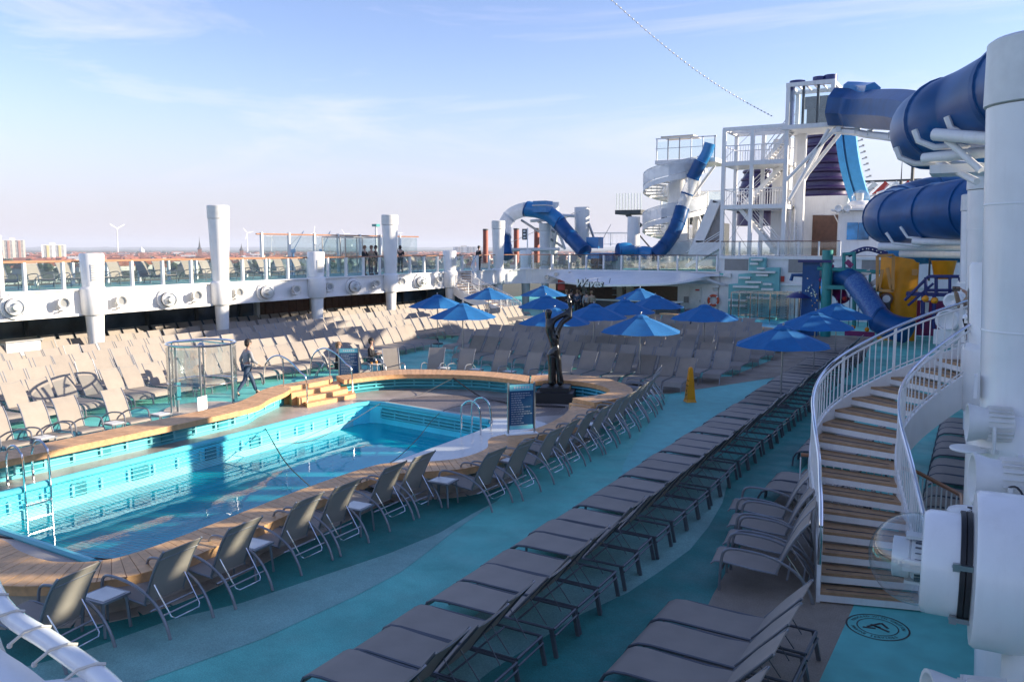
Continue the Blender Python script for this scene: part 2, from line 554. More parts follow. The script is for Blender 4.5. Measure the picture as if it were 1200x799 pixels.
# houses: gabled, wall + roof
def house_proto(w_, l_, h_, roofm, label):
    t = thing('town_house', label, 'house', group='distant houses of the town')
    bb = B(); bb.box((0, 0, h_ / 2), (l_, w_, h_)); part('wall', bb, 'wall_pale', t, smooth=False)
    bb = B(); e = 0.6
    bb.add([(-l_ / 2 - e, -w_ / 2 - e, h_), (l_ / 2 + e, -w_ / 2 - e, h_), (l_ / 2 + e, w_ / 2 + e, h_), (-l_ / 2 - e, w_ / 2 + e, h_),
            (-l_ / 2, 0, h_ + w_ * 0.5), (l_ / 2, 0, h_ + w_ * 0.5)],
           [(0, 1, 5, 4), (2, 3, 4, 5), (0, 4, 3), (1, 2, 5), (3, 2, 1, 0)])
    part('roof', bb, roofm, t, smooth=False)
    return t
protos = [house_proto(11, 16, 6, 'roof_red', 'small pale house with a red tiled roof in the far town'),
          house_proto(14, 34, 8, 'roof_red', 'long pale house with a red tiled roof in the far town'),
          house_proto(16, 42, 9, 'cloth_grey', 'long pale hall with a grey roof in the far town')]
used = [False] * 3
for i in range(290):
    k = rr.choice([0, 0, 0, 1, 1, 2])
    d = rr.uniform(1450, 4200)
    be = rr.uniform(-63, -29)
    x, y = polar(be, d)
    rz = rr.uniform(0, PI)
    if not used[k]:
        protos[k].location = (x, y, LAND); protos[k].rotation_euler = (0, 0, rz); used[k] = True
    else:
        dup(protos[k], (x, y, LAND), rz)

M['brick_soft'] = mat('faded_red_render', (0.42, 0.24, 0.20), 0.8)
M['yellow_soft'] = mat('faded_yellow_render', (0.62, 0.52, 0.26), 0.8)
bw, br = B(), B()
for i in range(1500):
    d = rr.uniform(2200, 5200); be = rr.uniform(-66, -22); x, y = polar(be, d); rz = rr.uniform(0, PI)
    l_, w_, h_ = rr.choice([(16, 11, 6), (20, 12, 7), (34, 14, 8)])
    s0 = len(bw.v); bw.box((0, 0, h_ / 2), (l_, w_, h_)); bw.move((x, y, LAND), rz, s0)
    s0 = len(br.v); br.add([(-l_ / 2, -w_ / 2, h_), (l_ / 2, -w_ / 2, h_), (l_ / 2, w_ / 2, h_), (-l_ / 2, w_ / 2, h_), (-l_ / 2, 0, h_ + w_ * 0.5), (l_ / 2, 0, h_ + w_ * 0.5)], [(0, 1, 5, 4), (2, 3, 4, 5), (0, 4, 3), (1, 2, 5)]); br.move((x, y, LAND), rz, s0)
o = new_obj('distant_town_walls', mesh('distant_town_walls', bw, 'wall_pale', False)); o['kind'] = 'stuff'
o = new_obj('distant_town_roofs', mesh('distant_town_roofs', br, 'roof_red', False)); o['kind'] = 'stuff'
def tower_block(u, d, wd, h, colm, band, label):
    x, y = polar(bearing(u), d)
    t = thing('apartment_block', label, 'apartment block', (x, y, LAND), -math.radians(bearing(u)))
    bb = B(); bb.box((0, 0, h / 2), (wd, 18, h)); part('wall', bb, colm, t, smooth=False)
    bb = B(); bb.box((-wd * 0.05, 2, h + 3), (wd * 0.25, 8, 6)); part('lift_housing', bb, 'wall_pale', t, smooth=False)
    fl = int(h / 3.2)
    bb = B(); bb.cur = 0
    for c in range(4):
        for f in range(fl):
            bb.box((-wd * 0.36 + c * wd * 0.24, -9.2, 2 + f * 3.2), (wd * 0.10, 0.6, 1.6))
    o = part('window', bb, 'win', t, smooth=False); o['kind'] = 'stuff'
    for c in range(2):
        bb = B(); bb.box((-wd * 0.24 + c * wd * 0.48, -9.6, h / 2), (wd * 0.1, 1.4, h * 0.96)); part('balcony_band', bb, band, t, smooth=False)
    return t
tower_block(16.5, 2500, 50, 58, 'cream', 'brick_soft', 'apartment block with rust red balcony bands at the far left')
tower_block(63, 2550, 58, 46, 'white', 'yellow_soft', 'white apartment block with yellow stripes beyond the town trees')
tower_block(545, 4200, 120, 42, 'white', 'wall_pale', 'wide white block alone on the plain near the horizon')

def turbine(u, d, hub, ph, label):
    x, y = polar(bearing(u), d)
    t = thing('wind_turbine', label, 'wind turbine', (x, y, LAND), -math.radians(bearing(u)) + 0.5, 'wind turbines on the horizon')
    H_ = hub - LAND
    bb = B(); bb.cyl((0, 0, 0), (0, 0, H_), 4.2, 2.2, 10); part('tower', bb, 'white', t)
    bb = B(); bb.box((0, 1, H_), (4, 10, 4)); part('nacelle', bb, 'white', t)
    for k in range(3):
        a = ph + k * 2 * PI / 3
        bb = B(); e = Vector((math.cos(a), 0, math.sin(a)))
        bb.bar(Vector((0, -5, H_)), Vector((0, -5, H_)) + e * 46, 1.0, 3.4)
        part('blade', bb, 'white', t)
for (u, d, hb, ph, lb) in ((138, 5000, 104, 0.5, 'nearest white wind turbine above the town, left of the tall column'),
                           (290, 6200, 104, 0.2, 'white wind turbine standing just right of the tall leftmost column'),
                           (318, 7400, 92, 0.9, 'small white wind turbine left of the dock cranes'),
                           (368, 5600, 96, 1.4, 'white wind turbine between the two blue dock cranes'),
                           (404, 6600, 105, 0.1, 'white wind turbine above the glass box on the upper deck'),
                           (465, 6000, 104, 0.0, 'white wind turbine right of the second tall column')):
    turbine(u, d, hb, ph, lb)

def crane(u, d, h, lean, label):
    x, y = polar(bearing(u), d)
    t = thing('dock_crane', label, 'crane', (x, y, LAND), -math.radians(bearing(u)))
    bb = B(); bb.cyl((0, 0, 0), (0, 0, h * 0.55), 2.2, 1.8, 8); bb.box((0, 0, h * 0.57), (7, 6, 5)); part('mast', bb, 'crane', t)
    bb = B()
    for s in (-1, 1):
        bb.bar((0, s * 1.2, h * 0.56), (lean, s * 0.3, h), 0.9, 0.9)
    for k in range(9):
        z = h * 0.56 + h * 0.44 * k / 9; xx = lean * k / 9
        bb.bar((xx, -1.1, z), (xx + lean / 9, 1.1, z + h * 0.44 / 9), 0.5, 0.5)
    part('jib', bb, 'crane', t)
    bb = B(); bb.bar((-5, 0, h * 0.66), (lean, 0, h), 0.35, 0.35); part('cable', bb, 'frame_dark', t)
crane(343, 1150, 62, 15, 'blue dock crane, left of the two')
crane(377, 1150, 62, 12, 'blue dock crane, right of the two')

def church(u, d, hb, hs, label, dome=False):
    x, y = polar(bearing(u), d)
    t = thing('church', label, 'church', (x, y, LAND), -math.radians(bearing(u)))
    bb = B(); bb.box((0, 0, hb / 2), (11, 11, hb)); bb.box((16, 3, hb * 0.25), (26, 16, hb * 0.5)); part('wall', bb, 'brick', t, smooth=False)
    bb = B()
    if dome: bb.lathe([(6.5, 0), (7.5, 3), (6.5, 7), (3.5, 10.5), (1, 12), (0.6, 16), (0.01, 16.4)], (0, 0, hb), 12)
    else: bb.lathe([(7.5, 0), (3.2, 7), (0.9, hs * 0.6), (0.01, hs)], (0, 0, hb), 8)
    part('spire', bb, 'white' if dome else 'charcoal', t)
church(234, 2600, 34, 40, 'brick church with a thin dark spire beside the tall column')
church(283, 2700, 30, 24, 'brick church with a short spire right of the tall column')
church(166, 2500, 26, 16, 'water tower with a white dome between the town roofs', True)

# slim mast with a green head near the second tall column and dock stacks
for (u, d, zt, m_, hd, lb, nm, ct) in (
        (441, 900, 26, 'white', 'teal', 'white mast with a green head left of the second tall column', 'signal_mast', 'mast'),):
    x, y = polar(bearing(u), d)
    t = thing(nm, lb, ct, (x, y, LAND))
    bb = B(); bb.cyl((0, 0, 0), (0, 0, zt - LAND), 1.4, 1.0, 8); part('pole', bb, m_, t)
    bb = B(); bb.box((0, 0, zt - LAND + 1.6), (6, 6, 2.6)); part('head', bb, hd, t)

# haze
hz = bpy.data.meshes.new('haze')
bb = B(); bb.box((-7000, 8500, 46), (20000, 20000, 166))
hz.from_pydata(bb.v, [], bb.f)
hm = bpy.data.materials.new('haze_air'); hm.use_nodes = True
for n in list(hm.node_tree.nodes): hm.node_tree.nodes.remove(n)
ho = hm.node_tree.nodes.new('ShaderNodeOutputMaterial')
pv = hm.node_tree.nodes.new('ShaderNodeVolumePrincipled')
pv.inputs['Color'].default_value = (0.80, 0.87, 1.0, 1)
pv.inputs['Density'].default_value = 9e-5
hm.node_tree.links.new(pv.outputs['Volume'], ho.inputs['Volume'])
hz.materials.append(hm)
ho_ = new_obj('haze', hz); ho_['kind'] = 'stuff'

# ================================================================== SHIP: POOL DECK
XP, XS = -35.5, 5.2        # port and starboard limits of the ship here
POOL = [(-10.75, 7.4), (-10.75, 18.0), (-11.15, 18.5), (-15.2, 19.1), (-15.6, 19.0), (-15.75, 18.6), (-15.75, 7.9), (-15.5, 7.5), (-15.0, 7.3), (-11.1, 7.15)]

def fill(name, outer, holes, z, m, thick=0.0):
    bm = bmesh.new(); edges = []
    for loop in [outer] + holes:
        vs = [bm.verts.new((p[0], p[1], z)) for p in loop]
        edges += [bm.edges.new((vs[i], vs[(i + 1) % len(vs)])) for i in range(len(vs))]
    bmesh.ops.triangle_fill(bm, use_beauty=True, use_dissolve=False, edges=edges)
    for f in bm.faces:
        if f.normal.z < 0: f.normal_flip()
    if thick:
        r = bmesh.ops.extrude_face_region(bm, geom=list(bm.faces))
        for v in r['geom']:
            if isinstance(v, bmesh.types.BMVert): v.co.z -= thick
        bmesh.ops.recalc_face_normals(bm, faces=list(bm.faces))
    me = bpy.data.meshes.new(name); bm.to_mesh(me); bm.free()
    me.materials.append(M[m] if isinstance(m, str) else m)
    o = new_obj(name, me); o['kind'] = 'structure'
    return o

def deckmat(name, c, c2):
    m = mat(name, c, 0.62, var=0.1, vscale=0.55, bump=0.35, bscale=160, col2=c2)
    t = m.node_tree; p = t.nodes['Principled BSDF']
    # fine speckle of the rubber granulate
    src = p.inputs['Base Color'].links[0].from_socket
    n = t.nodes.new('ShaderNodeTexNoise'); n.inputs['Scale'].default_value = 60; n.inputs['Detail'].default_value = 2
    tcn = [q for q in t.nodes if q.type == 'TEX_COORD'][0]
    t.links.new(tcn.outputs['Object'], n.inputs['Vector'])
    mr = t.nodes.new('ShaderNodeMapRange'); mr.inputs['From Min'].default_value = 0.3; mr.inputs['From Max'].default_value = 0.7
    mr.inputs['To Min'].default_value = 0.78; mr.inputs['To Max'].default_value = 1.20
    t.links.new(n.outputs['Fac'], mr.inputs['Value'])
    h = t.nodes.new('ShaderNodeHueSaturation')
    t.links.new(mr.outputs['Result'], h.inputs['Value']); t.links.new(src, h.inputs['Color'])
    n4 = t.nodes.new('ShaderNodeTexNoise'); n4.inputs['Scale'].default_value = 0.9; n4.inputs['Detail'].default_value = 9; n4.inputs['Roughness'].default_value = 0.72; n4.inputs['Distortion'].default_value = 0.1
    t.links.new(tcn.outputs['Object'], n4.inputs['Vector'])
    r4 = t.nodes.new('ShaderNodeMapRange'); r4.inputs['From Min'].default_value = 0.35; r4.inputs['From Max'].default_value = 0.62
    r4.inputs['To Min'].default_value = 0.74; r4.inputs['To Max'].default_value = 1.03
    t.links.new(n4.outputs['Fac'], r4.inputs['Value'])
    mm = t.nodes.new('ShaderNodeMath'); mm.operation = 'MULTIPLY'
    t.links.new(mr.outputs['Result'], mm.inputs[0]); t.links.new(r4.outputs['Result'], mm.inputs[1]); t.links.new(mm.outputs[0], h.inputs['Value'])
    n3 = t.nodes.new('ShaderNodeTexNoise'); n3.inputs['Scale'].default_value = 1.6; n3.inputs['Detail'].default_value = 7
    t.links.new(tcn.outputs['Object'], n3.inputs['Vector'])
    r2 = t.nodes.new('ShaderNodeMapRange'); r2.inputs['From Min'].default_value = 0.35; r2.inputs['From Max'].default_value = 0.7
    r2.inputs['To Min'].default_value = 0.45; r2.inputs['To Max'].default_value = 0.75
    t.links.new(n3.outputs['Fac'], r2.inputs['Value']); t.links.new(r2.outputs['Result'], p.inputs['Roughness'])
    t.links.new(h.outputs['Color'], p.inputs['Base Color'])
    M[name] = m
deckmat('deck_turq', (0.14, 0.57, 0.49), (0.11, 0.48, 0.42))
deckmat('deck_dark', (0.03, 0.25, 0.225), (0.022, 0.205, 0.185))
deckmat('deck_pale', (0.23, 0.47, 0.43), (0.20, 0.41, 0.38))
deckmat('deck_beige', (0.33, 0.27, 0.21), (0.28, 0.23, 0.18))
deckmat('deck_lime', (0.30, 0.46, 0.40), (0.26, 0.41, 0.36))

deck = fill('pool_deck', [(XP - 3, -12), (XS, -12), (XS, 70), (XP - 3, 70)], [[(-13.2 + (x + 13.2) * 1.015, 13.2 + (y - 13.2) * 1.006) for x, y in POOL]], 0.0, 'deck_turq', 0.5)
# painted areas, thin sheets
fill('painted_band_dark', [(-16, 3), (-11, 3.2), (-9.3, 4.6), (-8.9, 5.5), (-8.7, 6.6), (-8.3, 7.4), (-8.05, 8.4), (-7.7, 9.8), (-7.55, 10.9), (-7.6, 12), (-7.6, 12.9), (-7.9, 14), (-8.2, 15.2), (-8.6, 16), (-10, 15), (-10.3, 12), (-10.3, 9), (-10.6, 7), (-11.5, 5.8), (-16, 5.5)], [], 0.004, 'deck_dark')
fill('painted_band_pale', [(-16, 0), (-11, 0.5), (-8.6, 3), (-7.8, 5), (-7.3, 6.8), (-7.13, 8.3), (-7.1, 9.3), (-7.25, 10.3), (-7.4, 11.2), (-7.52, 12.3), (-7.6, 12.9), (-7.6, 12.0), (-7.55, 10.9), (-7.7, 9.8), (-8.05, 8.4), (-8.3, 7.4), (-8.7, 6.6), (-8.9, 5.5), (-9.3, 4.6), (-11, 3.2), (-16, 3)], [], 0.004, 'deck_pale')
fill('painted_area_pale', [(-6.2, 15.6), (-6.5, 16.4), (-7.0, 18.4), (-7.5, 20.8), (-8.0, 23.5), (-8.45, 25.3), (-6.5, 29.9), (-4.5, 30), (-4.5, 15.6)], [], 0.004, mat('deck_mid', (0.14, 0.52, 0.49), 0.6, var=0.06, bump=0.3, bscale=160))
fill('beige_path_forward', [(-8.46, 25.47), (-6.48, 29.98), (-5.8, 31.5), (-4.8, 33), (-4.0, 36), (-4.6, 47), (-20, 45), (-8, 39.5), (-7.4, 35), (-7.7, 30), (-9.6, 27.8), (-13, 24.6), (-9.5, 24.3)], [], 0.004, 'deck_beige')
fill('painted_band_walkway', [(-4.6, 5), (-4.5, 7.5), (-4.22, 9.3), (-3.95, 10.2), (-3.82, 11.1), (-3.7, 12.2), (-3.75, 13.4), (-3.9, 14.8), (-4.15, 16.1), (-4.5, 18), (-5.4, 18), (-5.4, 5)], [], 0.008, 'deck_pale')
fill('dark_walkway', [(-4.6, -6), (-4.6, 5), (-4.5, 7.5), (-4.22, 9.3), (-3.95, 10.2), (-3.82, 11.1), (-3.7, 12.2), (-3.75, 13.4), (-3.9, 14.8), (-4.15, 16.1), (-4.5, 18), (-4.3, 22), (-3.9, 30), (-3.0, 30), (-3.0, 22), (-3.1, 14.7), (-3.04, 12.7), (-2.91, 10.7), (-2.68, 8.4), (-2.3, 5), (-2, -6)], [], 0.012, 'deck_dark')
fill('beige_path_stair', [(-2, -6), (-2.3, 5), (-2.68, 8.4), (-2.91, 10.7), (-3.04, 12.7), (-3.1, 14.7), (-3.0, 18), (-2.2, 18), (-1.2, 15), (-1.19, 11.6), (-1.27, 9.05), (-1.25, 5), (-1.2, -6)], [], 0.016, 'deck_beige')
fill('bright_turquoise_area', [(-1.2, -6), (-1.25, 5), (-1.27, 9.05), (-1.19, 11.6), (-1.2, 15), (0.5, 15), (4.9, 15), (4.9, -6)], [], 0.020, mat('deck_aqua', (0.12, 0.54, 0.50), 0.6, var=0.06, bump=0.3, bscale=160))
# round warning emblem painted on the deck by the stair foot
emb = thing('deck_emblem', 'black oval ring emblem painted on the turquoise deck at the stair foot', 'floor emblem', (-0.86, 10.75, 0.023))
bb = B()
for r0, r1 in ((0.50, 0.47), (0.33, 0.31)):
    n = 48
    vs = []
    for i in range(n):
        t = 2 * PI * i / n
        vs += [(r0 * math.cos(t), r0 * math.sin(t), 0), (r1 * math.cos(t), r1 * math.sin(t), 0)]
    bb.add(vs, [(2 * i, (2 * i + 2) % (2 * n), (2 * i + 3) % (2 * n), 2 * i + 1) for i in range(n)])
part('ring', bb, 'black', emb, smooth=False)
bb = B()
for (x, y, l, a) in ((-.06, .05, .30, .9), (.04, -.03, .34, -.5), (.1, .1, .2, 2.2), (-.12, -.1, .2, .2), (0, 0, .1, 0)):
    bb.box((x, y, 0.001), (l, 0.045, 0.002), a)
part('figure', bb, 'black', emb, smooth=False)
emb.scale = (0.74, 0.74, 1)
def ring_text(txt, r, a0, step, size, par, flip=False):
    for i, ch in enumerate(txt):
        if ch == ' ': continue
        a = a0 - i * step if not flip else a0 + i * step
        text_mesh(ch, size, 'black', par, (r * math.cos(a), r * math.sin(a), 0.001), (0, 0, a - PI / 2 if not flip else a + PI / 2), 'letter', 0.0005)
ring_text('PROCEED WITH CAUTION', 0.40, math.radians(168), math.radians(8.2), 0.085, emb)
ring_text('MARINE SERVICES', 0.40, math.radians(205), math.radians(8.2), 0.085, emb, True)

# pool basin
bb = B()
WZ = -0.50
def loopsheet(bb, loop, z0, z1):
    n = len(loop)
    vs = [(p[0], p[1], z0) for p in loop] + [(p[0], p[1], z1) for p in loop]
    bb.add(vs, [(i, n + i, n + (i + 1) % n, (i + 1) % n) for i in range(n)])
loopsheet(bb, POOL, -1.15, 0.085)
bb.add([(p[0], p[1], -1.15) for p in POOL], [tuple(range(len(POOL)))])
basin_m = mat('pool_tiles', (0.11, 0.80, 0.94), 0.35, var=0.05, vscale=1.5, bump=0.3, bscale=40)
basin = struct('pool_basin', bb, basin_m)
# underwater bench steps along the port side
bb = B()
for k in range(4):
    bb.box((-15.45 + 0.33 * k, 13.0, -0.86 - 0.07 * k), (0.31, 10.6, 0.5 - 0.14 * k))
st = struct('pool_steps', bb, 'turq_pale')
# water
wm = bpy.data.materials.new('pool_water'); wm.use_nodes = True
t = wm.node_tree
for n in list(t.nodes): t.nodes.remove(n)
o = t.nodes.new('ShaderNodeOutputMaterial')
tr = t.nodes.new('ShaderNodeBsdfTransparent'); tr.inputs['Color'].default_value = (0.66, 0.95, 0.99, 1)
gl = t.nodes.new('ShaderNodeBsdfGlossy'); gl.inputs['Roughness'].default_value = 0.02
fr = t.nodes.new('ShaderNodeFresnel'); fr.inputs['IOR'].default_value = 1.33
sm = t.nodes.new('ShaderNodeMixShader')
tcn = t.nodes.new('ShaderNodeTexCoord')
nz = t.nodes.new('ShaderNodeTexNoise'); nz.inputs['Scale'].default_value = 1.6; nz.inputs['Detail'].default_value = 3
mpn = t.nodes.new('ShaderNodeMapping'); mpn.inputs['Scale'].default_value = (1.0, 0.45, 1.0); mpn.inputs['Rotation'].default_value = (0, 0, 0.3)
bp = t.nodes.new('ShaderNodeBump'); bp.inputs['Strength'].default_value = 0.2; bp.inputs['Distance'].default_value = 0.035
t.links.new(tcn.outputs['Object'], mpn.inputs['Vector']); t.links.new(mpn.outputs['Vector'], nz.inputs['Vector'])
t.links.new(nz.outputs['Fac'], bp.inputs['Height'])
t.links.new(bp.outputs['Normal'], gl.inputs['Normal']); t.links.new(bp.outputs['Normal'], fr.inputs['Normal'])
df = t.nodes.new('ShaderNodeBsdfDiffuse'); df.inputs['Color'].default_value = (0.01, 0.60, 0.74, 1)
sb = t.nodes.new('ShaderNodeMixShader'); sb.inputs['Fac'].default_value = 0.58
t.links.new(tr.outputs[0], sb.inputs[1]); t.links.new(df.outputs[0], sb.inputs[2])
t.links.new(fr.outputs['Fac'], sm.inputs['Fac']); t.links.new(sb.outputs[0], sm.inputs[1]); t.links.new(gl.outputs[0], sm.inputs[2])
t.links.new(sm.outputs[0], o.inputs['Surface'])
M['water'] = wm
bb = B(); bb.add([(p[0], p[1], WZ) for p in POOL], [tuple(range(len(POOL)))])
water = struct('pool_water', bb, 'water')

# ------------------------------------------------------------------ coping (inner, outer, z)
NEAR = [(-15.5, 6.1, -15.5, 5.0), (-13.5, 6.35, -13.6, 5.2), (-12.12, 6.41, -12.2, 5.3), (-11.43, 6.28, -11.2, 5.35), (-10.65, 6.27, -10.3, 5.55), (-10.08, 6.63, -9.5, 6.15),
        (-9.93, 7.2, -9.17, 6.95), (-9.96, 8.22, -9.2, 8.1), (-10.08, 10.5, -9.4, 10.3), (-10.0, 12.2, -9.43, 11.8), (-9.7, 12.72, -9.15, 12.15),
        (-9.28, 13.02, -8.8, 12.5), (-8.85, 13.6, -8.3, 13.1), (-8.8, 14.5, -8.15, 14.3), (-9.2, 15.3, -8.5, 15.4), (-9.1, 15.9, -8.42, 16.05),
        (-8.84, 16.5, -8.12, 16.8), (-8.78, 17.3, -8.1, 17.5), (-8.9, 18.4, -8.3, 18.5), (-9.15, 19.3, -8.5, 19.2), (-9.3, 19.75, -8.62, 19.62)]
RING = [(-9.45, 20.1, -8.66, 19.75), (-9.05, 20.8, -8.4, 20.6), (-8.94, 21.24, -8.3, 21.35), (-9.01, 21.68, -8.55, 22.2), (-9.43, 22.21, -9.04, 22.9),
        (-10.1, 22.6, -9.88, 23.58), (-10.78, 22.69, -10.68, 23.85), (-11.32, 22.5, -11.5, 23.65), (-11.75, 21.95, -12.3, 23.05)]
FWD = [(-11.78, 21.92, -12.33, 23.02), (-12.6, 22.2, -12.95, 23.15), (-14.1, 22.2, -14.4, 23.1), (-15.74, 21.52, -16.4, 22.4), (-16.48, 20.83, -17.15, 21.64), (-17.0, 19.5, -17.75, 20.0)]
FAR = [(-17.35, 17.6, -18.1, 18.0), (-16.97, 16.96, -17.85, 17.0), (-16.57, 15.95, -17.3, 16.0), (-16.1, 15.0, -16.94, 15.0), (-16.05, 13.3, -16.9, 13.3),
       (-16.1, 11.5, -16.9, 11.3), (-16.2, 9.0, -16.95, 9.0), (-16.2, 7.0, -17.0, 6.5), (-15.6, 6.15, -16.4, 5.2), (-15.5, 6.1, -15.55, 5.0)]

def dense(pairs, k=8):
    a = catmull([(p[0], p[1], 0) for p in pairs], k); c = catmull([(p[2], p[3], 0) for p in pairs], k)
    return a, c
def coping(name, pairs, z, label, step=0.14, inset=0.10, wallm='tile', individually=400, tiles=True):
    t = thing(name, label, 'pool coping')
    a, c = dense(pairs)
    mid = [(p + q) / 2 for p, q in zip(a, c)]
    d = [0]
    for p, q in zip(mid, mid[1:]): d.append(d[-1] + (q - p).length)
    n = round(d[-1] / step)
    def at(s):
        s = min(max(s, 0), d[-1] - 1e-6); j = 0
        while d[j + 1] < s: j += 1
        f = (s - d[j]) / (d[j + 1] - d[j])
        return a[j].lerp(a[j + 1], f), c[j].lerp(c[j + 1], f)
    # solid base: fascia of wood under the planks, wall below
    st_ = [at(d[-1] * i / (n // 2)) for i in range(n // 2 + 1)]
    def ribbon(inset_o, inset_i, z0, z1):
        bb = B(); vs = []
        for p, q in st_:
            u = (q - p).normalized()
            p2 = p + u * inset_i; q2 = q - u * inset_o
            vs += [(p2.x, p2.y, z0), (p2.x, p2.y, z1), (q2.x, q2.y, z0), (q2.x, q2.y, z1)]
        m = len(st_); fs = []
        for i in range(m - 1):
            o_ = 4 * i; q_ = o_ + 4
            fs += [(o_, o_ + 1, q_ + 1, q_), (o_ + 2, q_ + 2, q_ + 3, o_ + 3), (o_ + 1, o_ + 3, q_ + 3, q_ + 1), (o_, q_, q_ + 2, o_ + 2)]
        fs += [(0, 2, 3, 1), (4 * m - 4, 4 * m - 3, 4 * m - 1, 4 * m - 2)]
        return bb.add(vs, fs)
    part('fascia', ribbon(0.0, 0.0, z - 0.13, z - 0.012), 'wood', t)
    part('wall', ribbon(0.13, inset, 0.0, z - 0.132), wallm, t)
    rest = B(); cnt = 0
    for i in range(n):
        g = 0.004
        p0, q0 = at(d[-1] * i / n + g); p1, q1 = at(d[-1] * (i + 1) / n - g)
        dz = random.uniform(-0.001, 0.0015)
        u = (q0 - p0).normalized() * 0.012; v = (q1 - p1).normalized() * 0.012
        p0 = p0 - u; q0 = q0 + u; p1 = p1 - v; q1 = q1 + v
        vs = [(x.x, x.y, zz) for zz in (z - 0.011, z + 0.006 + dz) for x in (p0, q0, q1, p1)]
        fs = [(3, 2, 1, 0), (4, 5, 6, 7), (0, 1, 5, 4), (1, 2, 6, 5), (2, 3, 7, 6), (3, 0, 4, 7)]
        tgt = B() if cnt < individually else rest
        tgt.add(vs, fs)
        if cnt < individually: part('plank', tgt, 'wood', t, smooth=False)
        cnt += 1
    if rest.v:
        o = part('planking', rest, 'wood', t, smooth=False); o['kind'] = 'stuff'
    return t, [x[0] for x in st_], [x[1] for x in st_]
near_t, near_in, near_out = coping('near_coping', NEAR, 0.50, 'long planked wooden coping along the near side of the pool with tiled base')
ring_t, ring_in, ring_out = coping('spa_coping', RING, 0.62, 'rounded wooden coping curling around the black statue')
fwd_t, fwd_in, fwd_out = coping('forward_coping', FWD, 0.60, 'curved wooden coping behind the pool terrace, left of the statue', wallm='turq_dark', inset=0.30)
far_t, far_in, far_out = coping('far_coping', FAR, 0.60, 'straight wooden coping on the far side of the pool by the shower', wallm='turq', inset=0.42)
# bevel tread between near coping and ring
for k, (yy, zz) in enumerate(((19.78, 0.535), (19.98, 0.58))):
    bb = B(); bb.box((-9.02, yy, zz - 0.27), (0.74, 0.22, 0.54), -0.25)
    o = part('step', bb, 'wood', ring_t, smooth=False)
# tiles on the outer face of the near coping and on the ground below it
def facing(t, path, z0, z1, step, off, name='tile'):
    P = resample(path, step)
    for p, q in zip(P, P[1:]):
        dd = (q - p).normalized(); nn = Vector((dd.y, -dd.x, 0)) * off
        bb = B(); aa = p + nn + dd * 0.004; cc = q + nn - dd * 0.004
        bb.bar((aa.x, aa.y, (z0 + z1) / 2), (cc.x, cc.y, (z0 + z1) / 2), 0.02, z1 - z0 - 0.006)
        part(name, bb, 'tile', t, smooth=False)
facing(near_t, near_out[10:], 0.09, 0.36, 0.33, -0.115)
kerb = thing('tiled_kerb', 'row of beige floor tiles along the foot of the near coping', 'tile edging')
P = resample(near_out[6:], 0.36)
for i, (p, q) in enumerate(zip(P, P[1:])):
    dd = (q - p).normalized(); nn = Vector((dd.y, -dd.x, 0))
    vs = []
    for zz in (0.003, 0.016):
        for (base, off) in ((p + dd * 0.004, -0.11), (p + dd * 0.004, 0.16), (q - dd * 0.004, 0.16), (q - dd * 0.004, -0.11)):
            v = base + nn * off; vs.append((v.x, v.y, zz))
    bb = B(); bb.add(vs, [(3, 2, 1, 0), (4, 5, 6, 7), (0, 1, 5, 4), (1, 2, 6, 5), (2, 3, 7, 6), (3, 0, 4, 7)])
    part('tile', bb, 'tile', kerb, smooth=False)

# terrace inside the copings
outer = [(p.x, p.y) for p in near_in] + [(p.x, p.y) for p in ring_in] + [(p.x, p.y) for p in fwd_in] + [(p.x, p.y) for p in far_in]
# shift slightly under copings
cx_, cy_ = -13.2, 14.0
ok = [outer[0]]
for p in outer[1:]:
    if math.hypot(p[0] - ok[-1][0], p[1] - ok[-1][1]) > 0.05: ok.append(p)
ok = [(cx_ + (x - cx_) * (1.02 if x > cx_ else 1.14), cy_ + (y - cy_) * (1.0 if x > -10.5 else 1.045)) for x, y in ok]
if math.hypot(ok[0][0] - ok[-1][0], ok[0][1] - ok[-1][1]) < 0.05: ok.pop()
rimhole = [(cx_ + (x - cx_) * 0.995, cy_ + (y - cy_) * 0.998) for x, y in POOL]
terr = fill('pool_terrace', ok, [rimhole], 0.09, 'terrace')
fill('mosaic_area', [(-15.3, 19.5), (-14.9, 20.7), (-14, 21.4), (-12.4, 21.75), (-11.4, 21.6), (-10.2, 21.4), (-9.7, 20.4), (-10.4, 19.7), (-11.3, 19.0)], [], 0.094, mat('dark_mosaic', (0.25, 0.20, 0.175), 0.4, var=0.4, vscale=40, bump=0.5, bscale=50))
# pale wet marble apron on the near forward side
fill('marble_apron', [(-10.8, 12.9), (-10.02, 12.7), (-9.7, 12.85), (-9.3, 13.1), (-8.98, 13.7), (-8.95, 14.5), (-9.3, 15.3), (-9.2, 16.0), (-9.0, 16.6), (-8.95, 17.6), (-9.6, 19.0), (-10.4, 19.4), (-11.2, 18.8), (-10.8, 18.1)], [], 0.094, 'marble')

